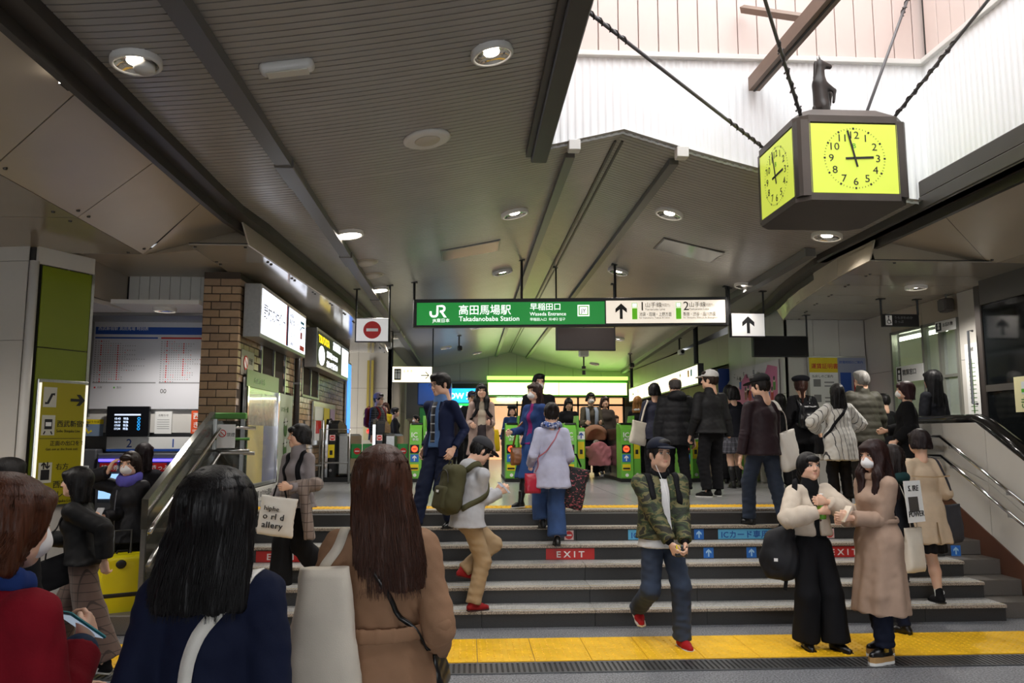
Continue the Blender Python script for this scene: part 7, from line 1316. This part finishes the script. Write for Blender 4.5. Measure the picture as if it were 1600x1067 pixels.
p11 = person('person in a pinkish beige coat walking forward with a phone', 752, 12.3, PLAT, 598, math.radians(2), hair=dict(s='long', L=.28, c=HB, n=200, locks=.26), topw=dict(c=cloth('#a58f85', .8), th=.022, hem=.32, open=(.03, .05), sleeve=1.2, flare=.03), inner=dict(c=cloth('#d8ccb8', .8), th=.004, hem=.55), bottom=dict(c=cloth('#4a4448'), fit='skirt', hem=.3, flare=.02), legs=dict(c='#1c1819'), shoes=dict(c=m_shoe_k), feet=((-.04, .1, 0, 0, 0), (.045, -.1, 0, 0, 0)), hands=((-.1, .14, .6), (.07, .18, .62)), lod=2)
backpack(p11, 'black backpack of the person in the pinkish beige coat', BLK, .3, .4, .13, .6); phone('phone held by the person in the pinkish beige coat', p11, 1, '#3a2a2a'); t_ = p11.w((.2, .08, .56 * p11.h)); bag('yellow_tote', 'yellow tote bag at the side of the pinkish beige coat', t_, 1.0, .28, .34, .12, cloth('#d4b414', .7), [([t_ + v3(0, 0, 0), t_ + v3(-.04, 0, .2), t_ + v3(-.06, 0, .4)], (0, -1, 0))], None, .02, seed=11)
# ---------- camouflage man, front right group
p35 = person('person in a camouflage jacket and dark cap stepping off the stairs', 1030, 6.72, 0, 684, math.radians(8), sex='m', hair=dict(s='short', c=HB), head=(.12, -.08), hat=dict(s='cap', c=cloth('#171b2a', .75)), topw=dict(c=M_camo('camouflage', ['#23281c', '#39452a', '#6a6440', '#2c2a20'], 9), th=.03, hem=.5, open=(.02, .026), sleeve=1.35, bulk=1.1, name='camouflage_jacket', cuff=.85), inner=dict(c=cloth('#d9d8d8', .85), th=.01, hem=.46, name='t_shirt', stand=.0), bottom=TR_W(M('jeans_washed', '#2a3548', .85, noise=(4, .45), bump=(400, .2, .001)), 'straight', end=.01), shoes=dict(c=cloth('#a01c22', .6), sole=m_solew), feet=((-.07, -.16, .088, -.1, .35), (.055, .1, 0, .05, 0)), hands=((-.02, .16, .5), (.055, .16, .5)), curl=(.9, .9), drop=.02)
for s_, ix in ((-1, 0), (1, 1)):
    H = p35.h; b0 = p35.sh[ix] * .62 + (p35.P + p35.sp * .276 * H) * .38; pts, nn_ = snap(p35, curve3([b0 + v3(s_ * .01, y, z) for y, z in ((.12, -.06), (.03, .055), (-.03, .055), (-.11, .0), (-.135, -.1), (-.12, -.2), (-.02, -.28))], 24), .009); MB().band(pts, .05, .012, nn_).build('shoulder_strap', BLK, p35.o, True)
    b1 = p35.wr[ix]; f = Fld(); dn = unit(b1 - p35.el[ix]); f.cap(b1 - dn * .045, b1 - dn * .005, .04, .036, .01); part_sdf(p35, 'cuff', f, BLK, .008)
f = Fld(); f.cap(p35.P + p35.sp * .0 * H, p35.P + p35.sp * .03 * H, .1 * H, .1 * H, .01, sq=((0, 1, 0), .74)); 
MB().tube(curve3([p35.Hc + v3(-.065, -.02, -.01), p35.Hc + v3(-.06, -.05, -.08), p35.P + p35.sp * .24 * H + v3(-.03, -.19, 0), p35.P + p35.sp * .12 * H + v3(.0, -.2, 0)], 14), .0025, 5).build('earphone_wire', m_wh, p35.o); collar(p35, BLK, .039, .02); 
o = thing('wallet_pouch', 'small black pouch with a yellow tag in the hands of the camouflage person', 'pouch', p35.w((p35.hand[0] + p35.hand[1]) / 2 + v3(0, -.02, .0))); MB().bb(-.05, .05, -.012, .012, -.05, .04, .008).build('pouch_body', leather('#1a1a1a'), o); MB().bb(-.045, -.01, -.016, -.011, .0, .045).build('tag', m_yel, o)
p34 = person('person in a cream cardigan and wide black trousers holding a green bottle', 1262, 6.48, 0, 704, math.radians(4), hair=dict(s='pony', L=.1, c=HB, vol=.98), head=(.05, -.05), topw=dict(c=cloth('#cdbfae', .9, .5, 140), th=.026, hem=.575, sleeve=1.65, bulk=1.12, cuff=.75, open=(.03, .012), name='cardigan', fold=.007), inner=dict(c=BLK, th=.006, hem=.57, stand=.03, name='knit_top'), bottom=TR_W(BLK, 'wide', end=.0), shoes=dict(c=leather('#0f0f10')), feet=((-.055, .0, 0, -.15, 0), (.075, .06, 0, .35, 0)), hands=((-.035, .15, .705), (.02, .15, .755)), curl=(.95, .85), hdir=((v3(.9, .0, .15), v3(.1, 1, .0)), (v3(-.9, .0, .1), v3(-.1, 1, 0))), poles=((-1, .0, -.6), (1, .0, -.6)))
H = p34.h; bt = thing('green_bottle', 'green tea bottle held in both hands of the cardigan person', 'bottle', p34.w((p34.hand[0] + p34.hand[1]) / 2 + v3(0, .03, -.11))); MB().lathe([(.0, 0), (.031, .004), (.033, .02), (.033, .12), (.028, .15), (.014, .175), (.0135, .19)], 18).build('bottle_body', M('bottle_green', '#5fa030', .2), bt, True); MB().lathe([(.0335, .045), (.0338, .05), (.0338, .1), (.0335, .105)], 18).build('label_sleeve', M('bottle_label', '#8cc63c', .5), bt, True); MB().lathe([(.0155, .185), (.0155, .205), (0, .206)], 14).build('cap_lid', m_wh, bt, True)
for z_ in (.13, .19): MB().lathe([(.011, 0), (.009, .005), (0, .006)], 10, tuple(p34.P + p34.sp * z_ * H + p34.tf * .105 * H + v3(-.005, 0, 0)), R=rot('X', pi / 2)).build('button', M('button_brown', '#4a3426', .4), p34.o)
t_ = p34.w((-.17 * H, .03, .36 * H)); rk = thing('rucksack', 'soft black rucksack hanging from the arm of the cardigan person', 'rucksack', t_, -.4); f = Fld(); f.ell((0, 0, .17), (.155, .1, .19), k=.05); f.box((0, 0, .1), (.13, .09, .1), .06, k=.06); f.cap((-.03, 0, .3), (.06, .0, .36), .07, .06, .06); v, q = f.mesh(.012); v = v + vnormals(v, q) * (.01 * vnoise(v * np.array((1, 1, .5)), 26, 4))[:, None]; mesh_np('bag_body', [(v.astype(np.float32), q)], puffy('#1c1c20'), rk); f = Fld(); f.ell((-.01, -.075, .13), (.1, .04, .09)); part_sdf(rk, 'front_pocket', f, puffy('#1c1c20'), .011); MB().box((-.03, -.118, .15), (.03, .004, .025)).build('logo_patch', m_wh, rk)
pts = curve3([(.06, .0, .36), (.1, -.02, .5), (.13, -.03, .68), (.14, .0, .78), (.13, .06, .7)], 16); MB().band(pts, .045, .01, [(-.5, -1, .2)] * 30).build('strap', BLK, rk, True); MB().band([(.05, -.03, .04), (.03, -.03, -.1)], .03, .006, (0, -1, 0)).build('strap_tail', BLK, rk)
p33 = person('person in a long tan trench coat with white mask and platform shoes at the right', 1365, 6.12, .055, 684, math.radians(-76), hair=dict(s='long', L=.33, c='#27120f', vol=1.12, asym=0, back=.05, locks=.26), head=(.12, .12), mask=True, topw=dict(c=TAN, th=.022, hem=.19, sleeve=1.3, flare=.035, waist=.98, pleat=.008, name='trench_coat', sx=0, sy=-.01), bottom=TR_W(cloth('#141929'), 'straight', end=.0), shoes=dict(c=leather('#0c0c0e'), sole=M('cork', '#b08a58', .7), plat=.026), feet=((-.05, -.05, 0, -.15, 0), (.06, .05, 0, .1, 0)), hands=((-.04, .16, .62), (.03, .17, .635)), curl=(.8, .8))
H = p33.h; f = Fld(); zb = p33.P + p33.sp * .09 * H
for i in range(20): a, b = 2 * pi * i / 20, 2 * pi * (i + 1) / 20; q = [zb + v3(math.cos(t) * .102 * H, math.sin(t) * .08 * H, 0) for t in (a, b)]; f.cap(q[0], q[1], .007, k=.004, sq=((0, 0, 1), 2.6))
part_sdf(p33, 'belt', f, TAN, .007); f = Fld(); f.cap(zb + v3(.03, .085 * H, 0), zb + v3(.05, .1 * H, -.2), .012, .014, .01); f.cap(zb + v3(.03, .085 * H, .0), zb + v3(.0, .11 * H, -.12), .012, .014, .01); f.ell(zb + v3(.03, .09 * H, 0), (.03, .02, .025)); part_sdf(p33, 'belt_knot', f, TAN, .008); collar(p33, TAN, .045, .022)
for ix in (0, 1): q = p33.an[ix]; MB().band([q + v3(-.05, -.03, -.005), q + v3(0, -.045, .022), q + v3(.05, -.03, -.005)], .018, .005, [(0, -.4, 1)] * 3).build('shoe_strap', leather('#0c0c0e'), p33.o); MB().bb(*(float(q[0] + (-.058 if ix == 0 else .045)), float(q[0] + (-.045 if ix == 0 else .058))), float(q[1] - .05), float(q[1] - .02), float(q[2] - .025), float(q[2] + .005)).build('shoe_buckle', M('gold', '#c8a040', .25, .9), p33.o)
phone('pale smartphone held by the person in the trench coat', p33, 1, '#c9b8a0')
p32 = person('person in a black jacket with white printed back behind the trench coat person', 1392, 6.98, 0, 692, math.radians(-150), hair=dict(s='long', L=.12, c='#1f1512'), topw=dict(c=cloth('#15161b', .6), th=.024, hem=.5, hood=False, sleeve=1.25, name='jacket'), bottom=TR_W(cloth('#12182c'), 'slim'), shoes=dict(c=m_shoe_k), feet=((-.05, .12, .09, 0, 0), (.05, -.05, 0, 0, 0)), hands=((-.14, .1, .55), (.14, .08, .55)))
H = p32.h; nb = p32.P + p32.sp * .3 * H; f = Fld(); f.ell(nb + v3(0, .075, -.01), (.12, .06, .06)); part_sdf(p32, 'hood', f, cloth('#1f3a3a', .85), .01); prn = MB(); Rp = Rzm(p32.rz); bc = p32.w(v3(0, .108 * H + .012, .70 * H)); Rb_ = facing(p32.rz + pi); pp = thing
pl_ = MB().box((0, .112 * H + .006, .70 * H), (.26, .006, .36), rot('X', .08)).build('printed_panel', m_wh, p32.o); MB().box((.02, .112 * H + .0105, .685 * H), (.15, .004, .13), rot('X', .08)).build('printed_photo', m_inkmid, p32.o)
for s_, dz in (('S. IRE', .09), ('POWER', -.13)): text(s_, .07, Vector(tuple(p32.w((0, .112 * H + .011 - dz * .08, .70 * H + dz)))), Rb_, m_ink, p32.o, .004, 'CENTER')
t_ = p32.w((.0 * H, .16, .56 * H)) + v3(.0, .0, 0); bag('pale_tote', 'pale cream tote hanging behind the trench coat person', t_, .5, .25, .38, .1, m_canvas, [([t_ + v3(-.03, -.02, 0), t_ + v3(-.05, .0, .25), t_ + v3(-.06, .1, .42)], (1, -1, 0)), ([t_ + v3(.03, -.02, 0), t_ + v3(.0, .0, .25), t_ + v3(-.04, .1, .42)], (1, -1, 0))], None, .025, seed=13)
p31 = person('person in a beige trench coat and black skirt climbing the stairs at the right', 1437, 7.42, P0, 668, math.radians(184), hair=dict(s='bob', L=.045, c='#1f1213'), topw=dict(c=BEIGE, th=.022, hem=.345, sleeve=1.25, flare=.045, bulk=1.05, name='trench_coat'), bottom=dict(c=BLK, fit='skirt', hem=.29, flare=.02), legs=dict(c=None, sock=('#e8e6e2', .035)), shoes=dict(c=cloth('#141416', .8), sole=m_black, shaft=.04), feet=((-.05, -.02, 0, 0, .1), (.06, .14, .094, 0, 0)), hands=((-.12, .12, .6), (.14, .08, .55)), drop=.0)
H = p31.h; MB().band([p31.P + p31.sp * .2 * H + v3(-.12 * H, .085 * H, .0), p31.P + p31.sp * .195 * H + v3(0, .112 * H, .0), p31.P + p31.sp * .2 * H + v3(.12 * H, .085 * H, 0)], .012, .006, [(0, 1, 0)] * 3).build('back_yoke_seam', cloth('#b89c78', .75), p31.o); MB().band([(.01, .125 * H, .47 * H), (.01, .15 * H, .35 * H)], .012, .004, (0, 1, 0)).build('coat_vent', cloth('#8a7254', .8), p31.o)
t_ = p31.w((-.165 * H, .03, .56 * H)); bag('grey_tote', 'dark grey tote hanging at the right hip of the beige trench coat', t_, p31.rz + .5, .34, .36, .1, cloth('#3a3a40', .6), [S_(p31, [(-.15 * H, .05, .56 * H), (-.125 * H, .1, .69 * H), (-.09 * H, .07, .79 * H), (-.075 * H, .0, .83 * H)])], None, .022, seed=14)
for ix in (0, 1): q = p31.an[ix]; MB().lathe([(.018, 0), (.018, .003)], 14, (float(q[0]) - .045, float(q[1]), float(q[2]) + .02), R=rot('Y', -pi / 2)).build('ankle_patch', m_wh, p31.o)
# ---------- upper right crowd
p24 = person('person in a plum brown jacket and black cap going up with a tote', 1192, 8.42, P0 * 5, 584, math.radians(196), sex='m', hair=dict(s='short', c='#1a1412'), head=(.45, .12), hat=dict(s='cap', c=cloth('#111113', .7)), topw=dict(c=cloth('#2e2227', .5, .12), th=.02, hem=.46, stand=.02, bulk=1.05, sleeve=1.15, name='jacket'), bottom=TR_W(m_denim_d, 'straight'), shoes=dict(c=m_shoe_k), feet=((-.06, -.12, .0, -.2, .25), (.055, .1, 0, .25, 0)), hands=((-.15, .08, .47), (.16, .02, .46)), drop=.01)
H = p24.h; t_ = p24.w((-.165 * H, .07, .62 * H)); bag('cream_tote', 'cream canvas tote on the shoulder of the plum jacket person', t_, p24.rz + .5, .36, .42, .13, m_canvasw, [S_(p24, [(-.15 * H, .1, .62 * H), (-.13 * H, .12, .72 * H), (-.1 * H, .08, .80 * H), (-.085 * H, .0, .84 * H)])], None, .04, tilt=.15, seed=15)
p22 = person('person in a black bomber jacket and white cap on the upper floor', 1112, 10.5, PLAT, 578, math.radians(192), sex='m', lod=2, hair=dict(s='short', c='#2a1d17'), head=(.75, .0), hat=dict(s='cap', c=cloth('#d9d8d8', .8)), topw=dict(c=puffy('#131316'), th=.026, hem=.5, bulk=1.08, sleeve=1.3, name='bomber_jacket', stand=.015), bottom=TR_W(BLK, 'straight', end=-.01), shoes=dict(c=cloth('#131313', .7), sole=m_solew), feet=((-.06, .02, 0, -.3, 0), (.07, -.04, 0, .8, 0)), hands=(None, (.15, .06, .49)), curl=(.5, .8))
p21 = person('person in a black quilted down jacket seen from behind', 1057, 11.0, PLAT, 588, math.radians(180), sex='m', lod=2, hair=dict(s='bald', c='#4c4644'), topw=dict(c=puffy('#16161a'), th=.045, hem=.42, bulk=1.12, sleeve=1.5, quilt=.1, hood=True, name='down_jacket'), bottom=TR_W(BLK, 'straight'), shoes=dict(c=m_shoe_k), feet=((-.07, -.06, 0, -.1, 0), (.06, .06, 0, .1, 0)))
p20 = person('person in a navy dotted top with a cream tote by the gates', 1024, 12.9, PLAT, 597, math.radians(180), lod=2, hair=dict(s='bob', L=.06, c=HB), topw=dict(c=M_camo('polka_navy', ['#12142a', '#12142a', '#13152b', '#15183a'], 40), th=.02, hem=.45, sleeve=1.2), bottom=TR_W(BLK, 'straight'), shoes=dict(c=m_shoe_k))
H = p20.h; t_ = p20.w((.15 * H, .06, .62 * H)); bag('cream_shoulder_tote', 'cream tote on the left shoulder of the polka dot person', t_, p20.rz + .3, .3, .38, .12, m_canvas, [S_(p20, [(.15 * H, .09, .62 * H), (.12 * H, .1, .73 * H), (.08 * H, .06, .81 * H), (.07 * H, .0, .84 * H)])], None, .03, tilt=-.2, seed=16)
p23 = person('person in a grey pleated check skirt and long black socks', 1148, 12.2, PLAT, 602, math.radians(185), hair=dict(s='bob', L=.08, c=HB), topw=dict(c=cloth('#1b1c24'), th=.016, hem=.5), bottom=dict(c=M_check('check_skirt', '#3a3a42', '#5c5c66', .07, .07, .12), fit='skirt', hem=.34, flare=.05, nf=20, fold=.009), legs=dict(c=None, sock=('#121216', .17)), shoes=dict(c=m_shoe_k), feet=((-.06, .05, 0, 0, 0), (.05, -.05, 0, 0, 0)), lod=2)
p25 = person('person in a black beret and black coat with a small backpack', 1256, 11.0, PLAT, 586, math.radians(182), lod=2, hair=dict(s='pony', L=.18, c='#3a1f18'), head=(-.35, 0), hat=dict(s='beret', c=cloth('#1d1e24', .9)), topw=dict(c=BLK, th=.024, hem=.42, sleeve=1.25, bulk=1.08), bottom=TR_W(BLK, 'straight'), shoes=dict(c=m_shoe_k), hands=((-.13, .14, .65), (.15, .05, .5))); backpack(p25, 'small black backpack with silver logo on the beret person', leather('#15151a'), .27, .34, .12, .55, logo=M('logo_silver', '#c8c8cc', .3, .8))
p26 = person('person in a white and grey striped loose shirt seen from behind', 1312, 9.35, PLAT, 598, math.radians(178), hair=dict(s='long', L=.2, c=HB), topw=dict(c=M_check('stripe_shirt', '#c9c7c2', '#3c3c40', .05, None, .13), th=.024, hem=.36, sleeve=1.75, bulk=1.2, cuff=.8, flare=.03, name='shirt', fold=.008), bottom=TR_W(BLK, 'straight'), shoes=dict(c=m_shoe_k), hands=((-.1, .12, .6), (.13, .12, .6)), poles=((-1, .2, -.4), (1, .2, -.4)))
H = p26.h; t_ = p26.w((.16 * H, .0, .55 * H)); bag('black_crossbody', 'black crossbody bag of the striped shirt person', t_, p26.rz + .6, .22, .2, .09, BLK, [S_(p26, [(.15 * H, .03, .55 * H), (.09 * H, .14, .65 * H), (0, .14, .74 * H), (-.05 * H, .08, .81 * H), (-.055 * H, .0, .84 * H)], 26)], None, .035, seed=17)
p27 = person('person in a grey green down jacket facing the notice board', 1352, 10.1, PLAT, 578, math.radians(184), sex='m', hair=dict(s='short', c='#8d8a86'), topw=dict(c=puffy('#4a483f'), th=.04, hem=.44, bulk=1.1, sleeve=1.4, quilt=.09, stand=.03, name='down_jacket'), bottom=TR_W(cloth('#26221f'), 'straight'), shoes=dict(c=m_shoe_k), hands=((-.17, .04, .48), (.16, .06, .48)))
p28 = person('person in a black jacket beyond the grey green down jacket', 1385, 10.9, PLAT, 614, math.radians(200), sex='m', hair=dict(s='short', c=HB), topw=dict(c=BLK, th=.02, hem=.45), bottom=TR_W(BLK, 'straight'), shoes=dict(c=m_shoe_k))
p29 = person('person in a black coat and white mask above the stairs at the right', 1420, 9.05, PLAT, 594, math.radians(-112), hair=dict(s='bob', L=.1, c='#2c1215', vol=1.05), mask=True, topw=dict(c=cloth('#131315', .95), th=.03, hem=.36, sleeve=1.5, bulk=1.2, flare=.03), bottom=TR_W(BLK, 'straight'), shoes=dict(c=m_shoe_k), hands=((-.1, .14, .6), (.13, .1, .52)))
p30 = person('person in a dark coat standing at the office window', 1464, 9.8, PLAT, 576, math.radians(-160), hair=dict(s='long', L=.33, c='#0c0b0d', vol=1.05), topw=dict(c=cloth('#15161c'), th=.024, hem=.4, sleeve=1.2), bottom=TR_W(BLK, 'straight'), shoes=dict(c=m_shoe_k))
# ---------- beyond the gates
G_ = 'people beyond the gates'
def far(label, px, Y, top, rz, hair, c, sex='f', **k): return person(label, px, Y, PLAT, top, math.radians(rz), sex=sex, hair=hair, topw=dict(c=c, th=.026, hem=k.pop('hem', .42), bulk=1.08, sleeve=1.2), bottom=TR_W(k.pop('bc', BLK), 'straight'), shoes=dict(c=m_shoe_k), group=G_, lod=k.pop('lod', 1), **k)
far('person in black with a mask rising behind the lavender coat', 842, 11.6, 583, 10, dict(s='short', c=HB), BLK, 'm', mask=True); far('person in a blue denim jacket and dark beret behind the gates', 800, 18, 633, 0, dict(s='long', L=.12, c='#2c2019'), cloth('#27406a'), hat=dict(s='beret', c=BLK)); far('person in a black coat looking down behind the gates', 889, 16.4, 621, 5, dict(s='long', L=.25, c=HB), BLK, head=(0, .3))
q_ = far('masked person in an olive coat pushing a stroller', 924, 15.9, 612, 0, dict(s='bob', L=.03, c=HB), cloth('#575043'), mask=True, lod=2, hands=((-.09, .2, .63), (.09, .2, .63)), hem=.4)
for s_ in (-1, 1): pts = [q_.P + q_.sp * z * q_.h + q_.tf * o_ * q_.h + q_.lat * s_ * x_ * q_.h for z, o_, x_ in ((.29, .02, .05), (.24, .1, .055), (.12, .112, .05), (.05, .112, .05))]; MB().band(pts, .07, .02, [tuple(q_.tf)] * 4).build('carrier_strap', M('strap_grey', '#8f98a6', .8), q_.o, True)
far('person in a grey brown coat right of the stroller', 946, 16.6, 618, 8, dict(s='long', L=.1, c='#3a241c'), cloth('#4c443f'))
q_ = far('person with a white scarf by the green gate', 998, 15.9, 618, 150, dict(s='long', L=.2, c='#9a6a3a'), BLK); f = Fld(); f.ell(q_.P + q_.sp * .3 * q_.h, (.12, .11, .06)); part_sdf(q_, 'scarf', f, cloth('#d8d6d4', .9), .014)
far('person in dark brown low behind the stroller gate', 963, 19, 648, 20, dict(s='long', L=.15, c='#3c241a'), cloth('#3a2a26'))
q_ = far('person in a lilac beanie and glasses behind the left gate', 590, 17.2, 614, 60, dict(s='short', c=HB), M_check('jacket_flecks', '#17181c', '#4a4c54', .05, .05, .2), 'm', hat=dict(s='beanie', c=cloth('#8d7f8c', .9)), glasses=True); backpack(q_, 'red and black backpack of the beanie person', cloth('#7a2026', .7), .3, .42, .14, .58)
far('person in yellow with glasses beside the lilac beanie', 601, 18.7, 628, -10, dict(s='long', L=.1, c='#3a1d16'), cloth('#b8a020'), glasses=True); far('person in black at the right of the lilac beanie', 616, 18.2, 636, 100, dict(s='short', c=HB), BLK); far('masked person in black left of the navy suit', 650, 18.5, 648, -60, dict(s='short', c=HB), BLK, mask=True)
far('person in a brown black jacket between the navy suit and pinkish beige coat', 713, 18, 630, 20, dict(s='bald', c='#3a3432'), cloth('#2a2428'), 'm'); far('person in a dark cap behind the pinkish beige coat', 737, 17, 611, 10, dict(s='short', c=HB), BLK, 'm', hat=dict(s='cap', c=cloth('#1c2236', .8)))
far('person in black between the white cap and the plum jacket', 1142, 13.3, 600, 150, dict(s='bob', L=.05, c=HB), BLK); far('person in black between the cream tote and the beret', 1222, 11.9, 614, 180, dict(s='long', L=.2, c=HB), BLK)
# stroller
so = thing('baby_stroller', 'dark stroller with a tan hood and pink blanket in the gate lane', 'stroller', GZ(936, 748, PLAT) + v3(0, .25, 0), 0); K = 1.0; m_frame = M('stroller_frame', '#2a2a2c', .35, .6)
for s_ in (-1, 1):
    MB().tube([(s_ * .22, .35, .98), (s_ * .22, .05, .55), (s_ * .22, -.3, .12)], .014, 8).build('side_tube', m_frame, so, True); MB().tube([(s_ * .22, .05, .55), (s_ * .24, .3, .12)], .014, 8).build('rear_tube', m_frame, so, True)
    for y_ in (-.32, .32): MB().lathe([(.03, -.02), (.095, -.016), (.095, .016), (.03, .02)], 18, (s_ * .25, y_, .095), R=rot('Y', pi / 2)).build('wheel', m_black, so, True)
MB().tube([(-.22, .35, .98), (-.2, .42, 1.0), (.2, .42, 1.0), (.22, .35, .98)], .018, 8).build('push_bar', m_black, so, True); f = Fld(); f.box((0, .0, .5), (.2, .22, .06), .04, Rxm(.2)).box((0, .2, .72), (.2, .05, .25), .04, Rxm(-.3)); part_sdf(so, 'seat_shell', f, cloth('#222226'), .016)
f = Fld(); f.ell((0, .14, .82), (.24, .24, .2)); f.ell((0, -.12, .72), (.19, .24, .22), k=.02, op='s'); f.box((0, 0, .5), (.4, .5, .22), .01, k=.01, op='s'); part_sdf(so, 'sun_hood', f, cloth('#a2765c', .8), .014); f = Fld(); f.box((0, -.2, .5), (.26, .17, .1), .06); f.cap((0, -.33, .5), (0, -.37, .3), .2, .22, .06, sq=((0, 1, 0), .22)); f.box((0, 0, .1), (.5, .6, .15), .01, k=.01, op='s'); part_sdf(so, 'blanket', f, cloth('#e28f9a', .9, .4), .014, .012)
by = thing('person', 'baby lying in the stroller under the pink blanket', 'person', so.location + Vector((0, -.02, .62))); pts_, cc_ = HEADS[(.0085, 'f')]; mesh_np('body', [((a @ Rxm(-.5).T.astype(np.float32)) * .62 + v3(0, 0, .03), b2) for a, b2 in pts_], m_skin, by, [c.copy() for c in cc_]); f = Fld(); f.ell((0, .03, .05), (.062, .062, .06)); f.ell((0, -.06, .02), (.045, .05, .05), k=.01, op='s'); part_sdf(by, 'bonnet', f, cloth('#d9d4ce', .9), .008)
flush_text()
